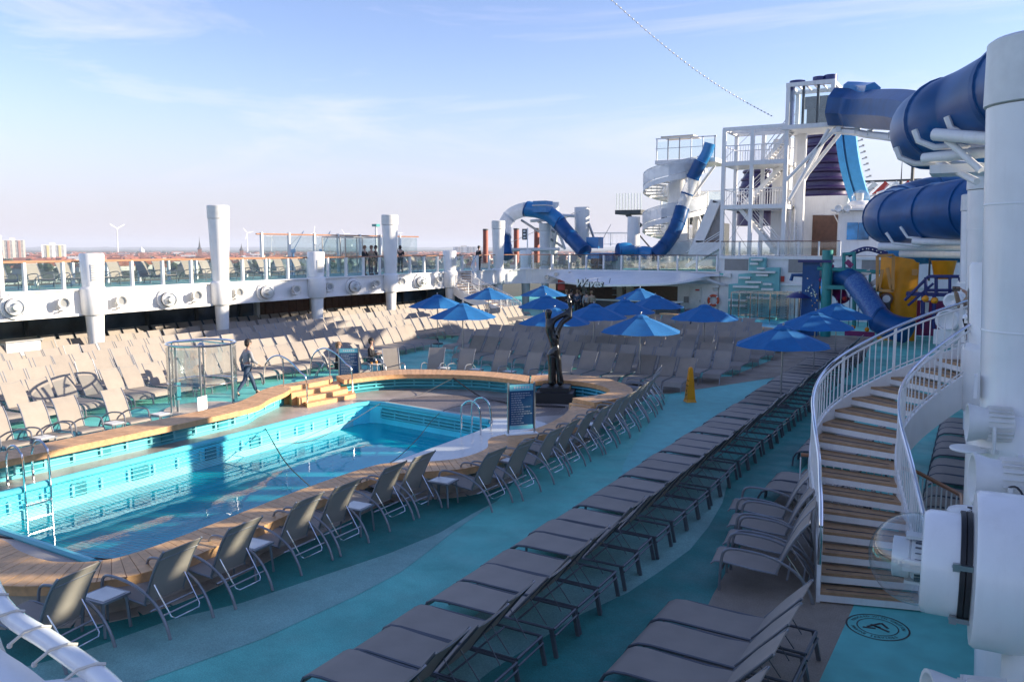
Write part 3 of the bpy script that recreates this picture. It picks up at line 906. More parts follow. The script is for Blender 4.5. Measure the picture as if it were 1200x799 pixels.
# pool rim rounded tube and slatted overflow below it
t = thing('pool_edge_trim', 'rounded turquoise pool edge with slatted overflow band below', 'pool edge')
rim = [(x, y, 0.10) for x, y in catmull([(p[0], p[1], 0) for p in POOL], 1, True) for x, y in [(x, y)]] if False else [(p[0], p[1], 0.085) for p in POOL]
bb = B(); bb.tube(rim[2:] , 0.075, 8); part('rim', bb, 'turq', t)
def slats(t, path, zs, off, m='turq_pale', inward=1, post_step=0.62, thick=0.012, blocks=True):
    P = resample(path, 0.25)
    for z in zs:
        bb = B()
        pp = []
        for i, p in enumerate(P):
            a_ = P[max(0, i - 1)]; c_ = P[min(len(P) - 1, i + 1)]
            dd = (c_ - a_).normalized(); nn = Vector((dd.y, -dd.x, 0)) * off * inward
            pp.append((p.x + nn.x, p.y + nn.y, z))
        bb.tube(pp, thick, 5); part('slat', bb, m, t)
    Q = resample(path, post_step)
    bb = B()
    for p, q in zip(Q, Q[1:]):
        dd = (q - p).normalized(); nn = Vector((dd.y, -dd.x, 0)) * off * 0.6 * inward
        bb.box((p.x + nn.x, p.y + nn.y, (zs[0] + zs[-1]) / 2), (0.05, 0.05, abs(zs[0] - zs[-1]) + 0.06), math.atan2(dd.y, dd.x))
    o = part('bracket', bb, m, t, smooth=False); o['kind'] = 'stuff'
    if not blocks: return
    bb = B()
    R_ = resample(path, 0.80)
    for i, (p, q) in enumerate(zip(R_, R_[1:])):
        if i % 2: continue
        dd = (q - p).normalized(); nn = Vector((dd.y, -dd.x, 0)) * 0.014 * inward
        m_ = p + (q - p) * random.uniform(0.1, 0.5)
        bb.box((m_.x + nn.x, m_.y + nn.y, (zs[0] + zs[-1]) / 2), (random.uniform(0.22, 0.42), 0.05, abs(zs[0] - zs[-1]) + 0.10), math.atan2(dd.y, dd.x))
    o = part('recess', bb, 'turq_dark', t, smooth=False); o['kind'] = 'stuff'
slats(t, [(-15.75, 7.9, 0), (-15.75, 18.6, 0)], (-0.10, -0.19, -0.28), 0.05)
slats(t, [(-15.2, 19.1, 0), (-11.15, 18.5, 0)], (-0.10, -0.19, -0.28), 0.07, m='turq', thick=0.026, blocks=False)
bb = B(); bb.box((-13.2, 18.78, -0.18), (4.0, 0.03, 0.3), math.atan2(-0.6, 4.05)); part('backing', bb, 'turq_dark', t, smooth=False)
# white liner band above the waterline on the port side
bb = B(); bb.box((-15.735, 13.2, -0.42), (0.02, 10.4, 0.20)); part('liner', bb, 'turq_pale', t, smooth=False)
sl = thing('spa_bench_slats', 'turquoise slatted bench front under the wooden copings', 'slat screen')
def off_path(path, d_):
    out = []
    for i, p in enumerate(path):
        a_ = path[max(0, i - 1)]; c_ = path[min(len(path) - 1, i + 1)]
        dd = (c_ - a_).normalized(); out.append(p + Vector((dd.y, -dd.x, 0)) * d_)
    return out
for path, s_ in ((far_in, 0.41), (fwd_in, 0.29), (ring_in, 0.09)):
    slats(sl, off_path(path, s_), (0.20, 0.31, 0.42), 0.06, inward=-1, m='turq_pale' if path is far_in else 'turq', thick=0.014 if path is far_in else 0.028, blocks=path is far_in)
for path in (ring_in,):
    pp = off_path(path, 0.092)
    bb = B(); bb.sheet([(p.x, p.y) for p in pp], [0.09] * len(pp), [0.47] * len(pp), 0.03); part('back_panel', bb, 'turq_dark', sl)

# steps in the gap between forward and far coping
stp = thing('coping_steps', 'three curved wooden steps down to the pool terrace between handrails', 'steps')
for k in range(4):
    zz = 0.60 - 0.13 * k; xo = -17.9 + 0.30 * k
    bb = B(); bb.prism([(xo - 0.15, 17.85), (xo + 0.30, 17.55), (xo + 0.42, 18.5), (xo + 0.45, 19.5), (xo - 0.05, 20.0), (xo - 0.1, 18.9)], 0.092, zz)
    part('step', bb, 'wood', stp, smooth=False)
for k, (y0, lb) in enumerate(((17.7, 'curved steel handrail on the left side of the coping steps'), (19.7, 'curved steel handrail on the right side of the coping steps'))):
    h = thing('handrail', lb, 'handrail', (-17.3, y0, 0.09), group='handrails of the coping steps')
    bb = B()
    bb.tube(catmull([(-1.3, 0, 0.5), (-1.15, 0, 1.15), (-0.7, 0, 1.42), (-0.2, 0, 1.30), (0.25, 0, 0.98), (0.42, 0, 0.88), (0.46, 0, 0.5), (0.46, 0, 0)], 5), 0.024, 7)
    part('rail', bb, 'chrome', h)
    bb = B(); bb.cyl((-0.45, 0, 0.4), (-0.45, 0, 1.36), 0.02, n=7); part('post', bb, 'chrome', h)

# ================================================================== SHIP STRUCTURE
def railing(name, label, path, z0, h=1.08, step=1.5, glassm='glass', postm='white', railm='rail_wood', post=(0.09, 0.16), top=True, gap=0.04, rail_r=0.032, cat='railing'):
    t = thing(name, label, cat)
    P = resample([(p[0], p[1], 0) for p in path], step)
    for p, q in zip(P, P[1:]):
        d = (q - p).normalized(); a = math.atan2(d.y, d.x)
        if glassm:
            bb = B(); m = (p + q) / 2
            bb.box((m.x, m.y, z0 + h * 0.5 + 0.02), ((q - p).length - 0.14, 0.014, h - 0.16), a)
            part('glass_pane', bb, glassm, t, smooth=False)
    for i, p in enumerate(P):
        d = (P[min(i + 1, len(P) - 1)] - P[max(i - 1, 0)]).normalized(); a = math.atan2(d.y, d.x)
        bb = B(); bb.box((p.x, p.y, z0 + h / 2), (post[0], post[1], h - 0.03), a)
        part('post', bb, postm, t, smooth=False)
    bb = B(); bb.tube([(p.x, p.y, z0 + h) for p in P], rail_r, 6); part('top_rail', bb, railm, t)
    return t

def bar_railing(name, label, path, h=1.0, step=0.13, m='white', postm='white', post_step=1.6, r=0.011, top='white', topr=0.025, cat='railing', lower=0.12, as_parts=True):
    """path is 3-D: the floor line of the railing"""
    t = thing(name, label, cat)
    P = resample(path, step)
    big = resample(path, post_step)
    up = Vector((0, 0, 1))
    acc = B()
    for p in P[1:-1]:
        tgt = B() if as_parts else acc
        tgt.cyl(p + up * lower, p + up * (h - 0.06), r, n=5)
        if as_parts: part('baluster', tgt, m, t)
    if not as_parts: part('balusters', acc, m, t)['kind'] = 'stuff'
    for p in big:
        bb = B(); bb.box(p + up * h / 2, (0.05, 0.05, h)); part('post', bb, postm, t, smooth=False)
    bb = B(); bb.tube([p + up * lower for p in P], 0.018, 5); bb.tube([p + up * (h - 0.07) for p in P], 0.016, 5); part('rail', bb, m, t)
    bb = B(); bb.tube([p + up * h for p in P], topr, 7); part('handrail', bb, top, t)
    return t

# ---------- port balcony
BX = -31.35
PB = [(BX, 2, 0), (BX, 47, 0), (BX, 50.5, 0)]
PB2 = catmull([(BX, 50.5, 0), (-31.0, 53.2, 0), (-30.0, 55.2, 0), (-28.2, 56.0, 0)], 4)
bb = B(); bb.box(((BX - 36.6) / 2, 29, 2.87), (abs(BX + 36.6), 58, 0.26)); bal = struct('balcony_floor', bb, 'deck_pale')
fp = [(BX, 2)] + [(BX, y) for y in range(6, 50, 4)] + [(p.x, p.y) for p in PB2] + [(-15.4, 56.0)]
bb = B(); bb.sheet(fp, [2.0] * len(fp), [3.03] * len(fp), 0.14); struct('balcony_fascia', bb, 'white')
bb = B(); bb.sheet([(x + (0.09 if y < 55 else 0), y - (0.09 if y > 55 else 0)) for x, y in fp], [1.97] * len(fp), [2.06] * len(fp), 0.22); struct('fascia_lip', bb, 'white')
bb = B(); bb.sheet([(x + (0.05 if y < 55 else 0), y - (0.05 if y > 55 else 0)) for x, y in fp], [2.985] * len(fp), [3.045] * len(fp), 0.26); struct('fascia_cap', bb, 'white')
bb = B(); bb.box((-22, 61, 2.82), (14.5, 10, 0.2)); struct('forward_balcony_floor', bb, 'deck_turq')
railing('glass_railing', 'long glass balustrade with orange wooden top rail along the port balcony', [(BX, 6.0), (BX, 50)], 3.045)
railing('glass_railing', 'short curved glass balustrade at the forward port corner of the balcony', [(p.x, p.y) for p in PB2], 3.045, step=1.3)
railing('glass_railing', 'glass balustrade with dark top rail above the white bar canopy', [(-28.1, 56.0), (-15.6, 56.0)], 3.045, step=1.35, railm='wood_dark')
railing('glass_railing', 'outboard glass balustrade with orange top rail at the ship side', [(-36.3, 6.0), (-36.3, 56)], 3.0, step=1.7)
# tall glass windbreak further forward on the outer side
t = thing('glass_windbreak', 'tall glass windbreak with orange top rail at the ship side behind the balcony', 'windbreak')
for k in range(7):
    y = 35 + k * 2.2
    bb = B(); bb.box((-36.5, y + 1.1, 4.3), (0.02, 2.0, 2.1)); part('glass_pane', bb, 'glass', t, smooth=False)
    bb = B(); bb.box((-36.5, y, 4.3), (0.16, 0.12, 2.5)); part('post', bb, 'white', t, smooth=False)
bb = B(); bb.tube([(-36.5, 34.6, 5.45), (-36.5, 50.5, 5.45)], 0.045, 6); part('top_rail', bb, 'rail_wood', t)
t = thing('glass_shelter', 'clear glass box shelter with metal frame on the upper deck', 'glass shelter', (-34.2, 40.2, 3.0))
for sx in (-0.9, 0.9):
    for sy in (-1.6, 0, 1.6):
        bb = B(); bb.box((sx, sy, 1.15), (0.06, 0.06, 2.3)); part('post', bb, 'steel', t, smooth=False)
for s_ in (-0.9, 0.9):
    for sy in (-0.8, 0.8):
        bb = B(); bb.box((s_, sy, 1.15), (0.015, 1.5, 2.1)); part('glass_pane', bb, 'glass', t, smooth=False)
bb = B(); bb.tube([(-0.9, -1.6, 2.3), (0.9, -1.6, 2.3), (0.9, 1.6, 2.3), (-0.9, 1.6, 2.3)], 0.035, 5, closed=True); part('frame', bb, 'steel', t)
t = thing('signal_post', 'plain white slanted post at the far left edge of the balcony', 'post', (-31.10, 17.13, 2.95))
bb = B(); bb.cyl((0, 0, -0.1), (0, 0, 2.1), 0.11, 0.10, 10); part('pole', bb, 'white', t)
bb = B(); bb.lathe([(0.105, 2.1), (0.12, 2.12), (0.12, 2.16), (0.0, 2.17)]); part('cap', bb, 'white', t)

# ---------- columns
def column(x, y, zt, label, tall, panel_dir=1, group='flared white columns along the balconies'):
    t = thing('flared_column', label, 'column', (x, y, 0), 0, group)
    rt = 0.50 if tall else 0.47
    ztrue = zt
    bb = B()
    def rad(z): return 0.26 + (rt - 0.26) * (z / ztrue)
    cz = 0.62 if tall else 0.0
    bb.lathe([(rad(0), 0), (rad(0) + 0.003, 0.3), (rad(ztrue - cz), ztrue - cz)] if tall else [(rad(0), 0), (rad(ztrue - 0.06), ztrue - 0.06), (rad(ztrue) - 0.04, ztrue), (0.0, ztrue + 0.01)], n=28)
    part('shaft', bb, 'white_gloss', t)
    if tall:
        bb = B(); bb.lathe([(rad(ztrue) - 0.02, ztrue - cz + 0.012), (rad(ztrue), ztrue - cz + 0.02), (rad(ztrue), ztrue - 0.03), (rad(ztrue) - 0.04, ztrue), (0.0, ztrue + 0.01)], n=28)
        part('cap', bb, 'plastic', t)
    bb = B()
    for zz in (1.2, 3.9, 5.1):
        if zz < ztrue - 0.8 and tall: bb.lathe([(rad(zz) + 0.0005, zz - 0.010), (rad(zz) + 0.004, zz - 0.003), (rad(zz) + 0.004, zz + 0.003), (rad(zz) + 0.0005, zz + 0.010)], n=28)
    if tall:
        bb.box((-rad(4) - 0.008, -0.12, 3.35), (0.03, 0.16, 0.22)); part('weld_and_hatch', bb, 'white_gloss', t)
    bb = B(); rc = rad(2.6) + 0.10
    bb.lathe([(rad(2) + 0.01, 1.96), (rc - 0.02, 2.0), (rc, 2.04), (rc + 0.02, 3.0), (rc, 3.06), (rad(3.06) + 0.02, 3.12), (rad(3.1) - 0.01, 3.13)], n=28)
    part('collar', bb, 'white_gloss', t)
    if not tall:
        bb = B(); a0 = -0.9 if panel_dir > 0 else PI - 0.9 + 0.0
        R0, R1 = rad(3.3) + 0.012, rad(4.05) + 0.012
        n = 8; vs = []
        for j, (R_, z) in enumerate(((R0, 3.35), (R1, 4.02))):
            for i in range(n + 1):
                a = a0 + 0.2 + i * 0.11
                vs.append((R_ * math.cos(a), R_ * math.sin(a), z))
        bb.add(vs, [(i, i + 1, n + 2 + i, n + 1 + i) for i in range(n)])
        part('speaker_grille', bb, 'plastic', t)
        bb = B()
        for k in range(7):
            z = 3.40 + k * 0.095; R_ = rad(z) + 0.02
            bb.tube([(R_ * math.cos(a0 + 0.25 + i * 0.13), R_ * math.sin(a0 + 0.25 + i * 0.13), z) for i in range(7)], 0.008, 4)
        part('louvre', bb, 'grey_panel', t)
    return t
PW = ['leftmost short', 'leftmost tall', 'second short', 'second tall', 'third short', 'third tall', 'fourth short', 'farthest tall']
for k in range(8):
    tall = k % 2 == 1
    column(-31.05, 20.7 + 6.45 * k if k < 6 else [57.2, 60.5][k - 6], 6.62 if tall else 4.45, PW[k] + ' white flared column on the port balcony edge', tall)
for k, (y, tall, lb) in enumerate(((9.3, True, 'huge white flared column filling the right edge of the view'), (15.7, False, 'short rounded white column with grille beside the stair top'),
                                   (22.3, True, 'tall white column just behind the huge column on the right'), (28.7, False, 'short white column hidden in the starboard column line'), (35.1, True, 'thin looking far white column of the starboard line'))):
    if k == 3: continue
    column(0.44 if k == 0 else (0.30 if k == 1 else (0.12 if k == 2 else -0.25)), y, 6.62 if tall else 4.45, lb, tall, -1)

# ---------- floodlights and projector housings
def flood(label, loc, rz, sc=1.0, group='round floodlights on the balcony fascias'):
    """light looks along local +X"""
    t = thing('floodlight', label, 'floodlight', loc, rz, group)
    bb = B(); bb.lathe([(0.10, -0.26), (0.135, -0.25), (0.145, -0.10), (0.15, 0.0), (0.18, 0.10), (0.185, 0.13), (0.165, 0.13), (0.10, 0.02), (0.0, 0.0)], axis=(1, 0, 0), n=20); part('housing', bb, 'plastic', t)
    bb = B()
    for k in range(20):
        a = 2 * PI * k / 20
        bb.box((-0.14, 0.158 * math.cos(a), 0.158 * math.sin(a)), (0.20, 0.03, 0.006), rot=(a, 0, 0))
    part('cooling_fins', bb, 'plastic', t, smooth=False)
    bb = B(); bb.lathe([(0.0, 0.06), (0.16, 0.06), (0.16, 0.07), (0.0, 0.075)], axis=(1, 0, 0), n=18); part('lens', bb, 'lens', t)
    bb = B(); bb.tube([(-0.08, -0.17, 0), (-0.08, -0.20, -0.08), (-0.08, -0.20, -0.24), (-0.08, 0.20, -0.24), (-0.08, 0.20, -0.08), (-0.08, 0.17, 0)], 0.018, 5)
    bb.box((-0.25, 0, -0.26), (0.5, 0.09, 0.04)); part('bracket', bb, 'plastic', t)
    t.scale = (sc, sc, sc)
    return t
def projector(label, loc, rz, group='domed projector drums on the balcony fascias'):
    t = thing('projector_drum', label, 'projector', loc, rz, group)
    bb = B(); bb.lathe([(0.46, -0.72), (0.47, -0.70), (0.47, -0.30), (0.455, -0.28), (0.33, -0.27)], axis=(1, 0, 0), n=40); part('back_drum', bb, 'white_gloss', t)
    bb = B(); bb.lathe([(0.318, -0.30), (0.318, -0.04), (0.30, -0.008), (0.275, 0.0), (0.26, -0.05)], axis=(1, 0, 0), n=40); part('front_drum', bb, 'white_gloss', t)
    bb = B(); bb.lathe([(0.262, -0.055), (0.0, -0.06)], axis=(1, 0, 0), n=30); part('inner_plate', bb, 'frame', t)
    bb = B()
    for dx in (-0.235,):
        bb.lathe([(0.318, dx - 0.032), (0.333, dx - 0.030), (0.333, dx - 0.004), (0.327, dx), (0.333, dx + 0.004), (0.333, dx + 0.030), (0.318, dx + 0.032)], axis=(1, 0, 0), n=40)
    part('clamp_band', bb, 'black', t)
    for (ly, lz) in ((0.325, 0.10), (0.22, -0.26)):
        bb = B(); bb.box((-0.235, ly, lz), (0.09, 0.035, 0.030)); bb.cyl((-0.31, ly, lz), (-0.16, ly, lz), 0.008, n=8); bb.box((-0.185, ly + 0.01, lz), (0.04, 0.03, 0.045)); bb.ball((-0.30, ly + .005, lz), 0.016, 8, 5)
        part('latch', bb, 'steel', t)
    bb = B(); bb.ball((0.02, 0, 0), 0.285, 28, 20); part('dome', bb, 'clear', t)
    bb = B(); bb.lathe([(0.09, -0.05), (0.12, -0.04), (0.125, 0.05), (0.11, 0.06), (0.125, 0.07), (0.125, 0.16), (0.10, 0.165), (0.0, 0.15)], axis=(1, 0, 0), n=22); l = part('lamp', bb, 'plastic', t)
    bb = B()
    for s_ in (-1, 1): bb.box((0.02, s_ * 0.145, 0.0), (0.16, 0.03, 0.07)); bb.box((0.02, 0.0, s_ * 0.145), (0.14, 0.10, 0.02))
    part('yoke', bb, 'plastic', t, smooth=False)
    bb = B()
    for k in range(22):
        a = 2 * PI * k / 22
        bb.box((0.0, 0.128 * math.cos(a), 0.128 * math.sin(a)), (0.07, 0.02, 0.004), rot=(a, 0, 0))
    part('vent', bb, 'charcoal', t, smooth=False)
    return t
for k, p in enumerate(((-30.75, 17.42, 2.50), (-30.75, 24.10, 2.42), (-30.75, 29.85, 2.46), (-30.75, 36.50, 2.46), (-30.75, 43.00, 2.52))):
    projector('%s white projector drum counted from the left on the port fascia' % nth(k + 1), p, -0.35)
for k, p in enumerate(((-30.90, 19.35, 2.54), (-30.90, 21.83, 2.49), (-30.90, 25.64, 2.52), (-30.90, 28.08, 2.54), (-30.90, 31.93, 2.52), (-30.90, 34.44, 2.55), (-30.90, 38.48, 2.55), (-30.90, 40.97, 2.59), (-30.90, 45.04, 2.58), (-30.90, 47.29, 2.51))):
    flood('%s small white floodlight counted from the left on the port fascia' % nth(k + 1), p, -0.5, 1.15)
for k, p in enumerate(((-27.85, 54.60, 2.47), (-27.08, 54.60, 2.68), (-26.16, 55.00, 2.74))):
    flood('%s small floodlight from the left above the bar canopy end' % nth(k + 1), p, -1.4, 1.0)
projector('large white projector drum with clear glass dome right in front of the camera', (-0.22, 5.6, 2.76), PI + 0.04)
flood('white floodlight with ribbed housing just above the large glass dome', (0.16, 6.6, 3.07), PI + 0.15, 1.0)
flood('white floodlight with ribbed housing on the collar of the huge column', (0.10, 8.9, 3.04), PI + 0.12, 1.0)
flood('partly visible white floodlight at the bottom right corner', (0.02, 5.0, 2.14), PI + 0.3, 1.1)
t = thing('speaker_pod', 'small white vented pod beside the large dome', 'camera pod', (0.0, 6.2, 2.83))
bb = B(); bb.lathe([(0.12, 0), (0.13, 0.03), (0.10, 0.10), (0.0, 0.13)], n=20); part('shell', bb, 'plastic', t)
bb = B()
for k in range(6): bb.box((0.03, -0.08 + 0.03 * k - 0.0, 0.105), (0.03, 0.008, 0.03))
part('vent_slots', bb, 'charcoal', t, smooth=False)
# support column behind the drum
t = thing('support_arm', 'white bracket beam carrying the domed projector and floodlights', 'bracket', (0.0, 0, 0))
bb = B(); bb.box((0.75, 6.0, 2.78), (0.5, 0.5, 0.4)); bb.box((0.55, 7.6, 2.72), (0.3, 3.4, 0.14)); bb.cyl((0.52, 5.55, 0), (0.52, 5.55, 2.4), 0.26, 0.28, 20)
bb.bar((0.25, 6.3, 2.68), (0.9, 6.5, 2.75), 0.12, 0.10)
part('beam', bb, 'white', t)
for (x, y, z) in ((0.05, 6.65, 2.80), (0.0, 8.9, 2.78)):
    bb = B(); bb.lathe([(0.16, -0.012), (0.165, 0), (0.16, 0.012), (0, 0.014)], (x, y, z), 20); part('disc_plate', bb, 'white', t)
bb = B(); bb.tube(catmull([(0.22, 6.55, 3.02), (0.30, 6.35, 3.10), (0.42, 6.2, 2.98), (0.7, 6.1, 2.99)], 5), 0.008, 5); part('cable', bb, 'black', t)

# ---------- under the port balcony: dark glass wall and wood section
bb = B(); bb.box((-35.2, 16.5, 1.37), (0.06, 33, 2.73)); wt = struct('promenade_glass_wall', bb, 'win')
bb = B(); bb.box((-35.2, 52.5, 1.37), (0.06, 14, 2.73)); wt2 = struct('promenade_glass_wall', bb, 'win')
for k in range(17):
    y = 5.6 + k * 2.93
    if 33 < y < 45.3: continue
    bb = B(); bb.box((-35.12, y, 1.37), (0.12, 0.16, 2.73)); o = part('mullion', bb, 'charcoal', wt, smooth=False)
bb = B(); bb.box((-35.25, 39.3, 1.37), (0.3, 12.4, 2.73)); wd = struct('wood_wall', bb, 'wood_dark')
for k in range(20):
    bb = B(); bb.box((-35.08, 33.4 + k * 0.62, 1.37), (0.03, 0.58, 2.70)); part('panel', bb, 'wood_dark', wd, smooth=False)
for y in (33.0, 37.4, 45.3):
    bb = B(); bb.box((-34.95, y, 1.37), (0.25, 0.22, 2.73)); solo('white_post', bb, 'white', {33.0: 'slim white post left of the dark wooden wall under the balcony', 37.4: 'slim white post in the middle of the dark wooden wall', 45.3: 'slim white post right of the dark wooden wall'}[y], 'post')
t = thing('service_counter', 'white service counter under the balcony at the far left', 'counter', (-32.08, 18.14, 0.50))
bb = B(); bb.box((0, 0, 0.05), (0.8, 1.3, 1.15)); part('body', bb, 'white', t, smooth=False)
bb = B(); bb.box((0.02, 0, 0.65), (0.95, 1.45, 0.06)); part('top', bb, 'steel', t, smooth=False)
bb = B(); bb.box((0.41, -0.1, 0.05), (0.02, 0.9, 0.9)); part('door', bb, 'plastic', t, smooth=False)

# ---------- aft white corner fixture bottom-left: white rounded rail with cable clips over a white shell
t = thing('curved_gunwale', 'white rounded rail with hooped cable clips above a white shell at the near left', 'gunwale')
pa = catmull([(-4.9, 2.45, 3.1), (-3.78, 1.98, 3.10), (-3.21, 1.87, 3.10), (-2.73, 1.78, 3.10), (-2.2, 1.62, 3.1), (-1.4, 1.4, 3.1)], 5)
bb = B(); bb.tube(pa, 0.040, 14); part('tube_rail', bb, 'white_gloss', t)
pb = [Vector(p) + Vector((0.0, -0.085, -0.05)) for p in pa]
bb = B(); vs = []
for p in pb:
    vs += [(p.x, p.y, 3.02), (p.x + 0.16, p.y + 0.03, 2.88), (p.x + 0.2, p.y + 0.05, 2.4), (p.x - 0.5, p.y - 1.6, 3.04), (p.x - 0.5, p.y - 1.6, 2.4)]
m_ = len(pb); fs = []
for i in range(m_ - 1):
    o_, q_ = i * 5, i * 5 + 5
    fs += [(o_, q_, q_ + 1, o_ + 1), (o_ + 1, q_ + 1, q_ + 2, o_ + 2), (o_ + 3, q_ + 3, q_, o_), (o_ + 2, q_ + 2, q_ + 4, o_ + 4)]
bb.add(vs, fs); part('shell', bb, 'white_gloss', t, ang=60)
Pc = resample(pa, 0.24)
for i, p in enumerate(Pc[:-1]):
    bb = B()
    e = Vector((-0.11, -0.075, -0.01))
    bb.tube([p + Vector((0.015, 0.03, 0.035)), p + Vector((0, 0, 0.045)), p + e * 0.5 + Vector((0, 0, 0.03)), p + e + Vector((0, 0, -0.02))], 0.007, 5)
    bb.ball(p + e + Vector((0, 0, -0.025)), 0.012, 7, 4)
    part('clip', bb, 'cream', t)
for i in (5, 9):
    if i < len(Pc):
        p = Pc[i]; bb = B(); bb.add([p + Vector((0, 0, 0.0)), p + Vector((-0.17, -0.10, -0.02)), p + Vector((-0.02, -0.22, -0.03)), p + Vector((0, 0, -0.012)), p + Vector((-0.17, -0.10, -0.035)), p + Vector((-0.02, -0.22, -0.045))],
                                 [(0, 1, 2), (5, 4, 3), (0, 3, 4, 1), (1, 4, 5, 2), (2, 5, 3, 0)])
        part('gusset', bb, 'white', t, smooth=False)

# ---------- starboard balcony and unseen shade blocker (mostly beside the view)
bb = B(); bb.box((4.2, 33, 2.87), (6.5, 52, 0.26)); struct('starboard_balcony_floor', bb, 'deck_turq')
bb = B(); bb.sheet([(0.95, 7), (0.95, 58)], [2.0, 2.0], [3.03, 3.03], 0.12); struct('starboard_fascia', bb, 'white')
bb = B(); bb.box((3.2, -3.6, 2.87), (8.2, 8.2, 0.26)); struct('starboard_balcony_floor', bb, 'deck_turq')
# added unseen windscreen that shades the deck: solid base, gapped panels, top beam
bb = B(); bb.box((7.3, 20, 2.7), (0.2, 110, 7.0)); struct('starboard_blocker_base', bb, 'white')
ws = thing('starboard_blocker', 'high white framed windscreen out of view to starboard, shading the deck', 'blocker')
rw = random.Random(11)
y = -30.0
while y < 66:
    wd_ = rw.uniform(0.25, 0.9)
    bb = B(); bb.box((7.3, y + wd_ / 2, 6.68), (0.15, wd_, 0.92)); part('panel', bb, 'white', ws, smooth=False)
    y += wd_ + rw.uniform(0.25, 0.6)
bb = B(); bb.box((7.3, 18, 7.15), (0.25, 96, 0.28)); part('top_beam', bb, 'white', ws, smooth=False)
bb = B(); bb.box((7.3, 18, 6.7), (0.04, 96, 0.9)); part('glass_pane', bb, 'glass', ws, smooth=False)

# ================================================================== SPIRAL STAIR (starboard)
SO = [(-1.63, 11.15, 0), (-1.69, 11.48, 0), (-1.78, 11.9, 0), (-1.88, 12.4, 0), (-2.02, 12.95, 0), (-2.14, 13.4, 0), (-2.25, 13.95, 0), (-2.27, 14.57, 0), (-2.17, 15.2, 0), (-1.93, 15.72, 0), (-1.60, 16.12, 0), (-1.23, 16.42, 0),
      (-0.80, 16.66, 0), (-0.31, 16.84, 0), (0.2, 16.95, 0), (0.75, 17.0, 0)]
SI = [(-0.40, 11.5, 0), (-0.47, 11.8, 0), (-0.56, 12.1, 0), (-0.66, 12.5, 0), (-0.77, 12.9, 0), (-0.88, 13.3, 0), (-0.96, 13.75, 0), (-0.98, 14.2, 0), (-0.90, 14.62, 0), (-0.74, 14.97, 0), (-0.52, 15.24, 0), (-0.28, 15.44, 0),
      (-0.02, 15.58, 0), (0.26, 15.67, 0), (0.55, 15.72, 0), (0.85, 15.74, 0)]
def arc_stair(name, label, OUT, INN, n, rise, wood='stair_wood', loc=(0, 0, 0), rz=0, mirror=False):
    t = thing(name, label, 'staircase', loc, rz)
    O_ = catmull(OUT, 8); I_ = catmull(INN, 8)
    L_ = lambda A, s: A[0].lerp(A[1], 0) if s <= 0 else (A[-1].copy() if s >= 1 else A[int(s * (len(A) - 1))].lerp(A[int(s * (len(A) - 1)) + 1], s * (len(A) - 1) - int(s * (len(A) - 1))))
    fx = -1 if mirror else 1
    def F(v, z): return Vector((v.x * fx, v.y, z))
    ztop = n * rise
    for k in range(n):
        s0, s1 = (k - 0.08) / n, (k + 1.0) / n
        z = (k + 1) * rise
        o0, o1, i0, i1 = L_(O_, s0), L_(O_, s1), L_(I_, s0), L_(I_, s1)
        bb = B()
        vs = [F(p, zz) for zz in (z - 0.04, z) for p in (o0, i0, i1, o1)]
        bb.add(vs, [(3, 2, 1, 0), (4, 5, 6, 7), (0, 1, 5, 4), (1, 2, 6, 5), (2, 3, 7, 6), (3, 0, 4, 7)])
        tr = part('tread', bb, wood, t, smooth=False)
        # dark anti-slip strip
        bb = B(); a = o0.lerp(o1, 0.30); c = i0.lerp(i1, 0.30); a2 = o0.lerp(o1, 0.40); c2 = i0.lerp(i1, 0.40)
        aa, cc, aa2, cc2 = a.lerp(c, 0.08), a.lerp(c, 0.92), a2.lerp(c2, 0.08), a2.lerp(c2, 0.92)
        bb.add([F(aa, z + 0.003), F(cc, z + 0.003), F(cc2, z + 0.003), F(aa2, z + 0.003)], [(0, 1, 2, 3)])
        part('grip_strip', bb, 'black', tr, smooth=False)
        # white tread support pan: a thin front edge below the wood
        bb = B(); p0, q0 = F(o0, z - 0.085), F(i0, z - 0.085)
        bb.bar(p0, q0, 0.03, 0.085); part('nosing', bb, 'white', tr, smooth=False)
    # stringers
    for nm, A in (('outer_stringer', O_), ('inner_stringer', I_)):
        pts = [L_(A, i / 60) for i in range(61)]
        z0 = [max(0.0, ztop * i / 60 - 0.30) + 0.0 for i in range(61)]
        z1 = [ztop * i / 60 + 0.26 for i in range(61)]
        bb = B(); bb.sheet([(p.x * fx, p.y) for p in pts], z0, z1, 0.05); part(nm, bb, 'white_gloss', t)
    for nm, A, sg in (('outer', O_, 1), ('inner', I_, -1)):
        pts = [F(L_(A, i / 90), ztop * i / 90 + 0.26) for i in range(91)]
        P = resample(pts, 0.135 if sg > 0 else 0.125)
        for i, p in enumerate(P):
            bb = B()
            if i % 9 == 0: bb.box(p + Vector((0, 0, 0.37)), (0.05, 0.05, 0.82)); part('post', bb, 'white', t, smooth=False)
            else: bb.cyl(p + Vector((0, 0, -0.01)), p + Vector((0, 0, 0.70)), 0.011, n=5, cap=False); part('baluster', bb, 'white', t)
        bb = B(); bb.tube([p + Vector((0, 0, 0.70)) for p in P], 0.020, 6); bb.tube([p + Vector((0, 0, 0.06)) for p in P], 0.014, 5); part('mid_rail', bb, 'white', t)
        bb = B(); bb.tube([P[0] + Vector((0, -0.05, 0.30))] + [p + Vector((0, 0, 0.80)) for p in P], 0.027, 8); part('handrail', bb, 'chrome', t)
    return t
arc_stair('curved_staircase', 'curved white staircase with wooden treads and steel handrails on the right', SO, SI, 18, 0.168)
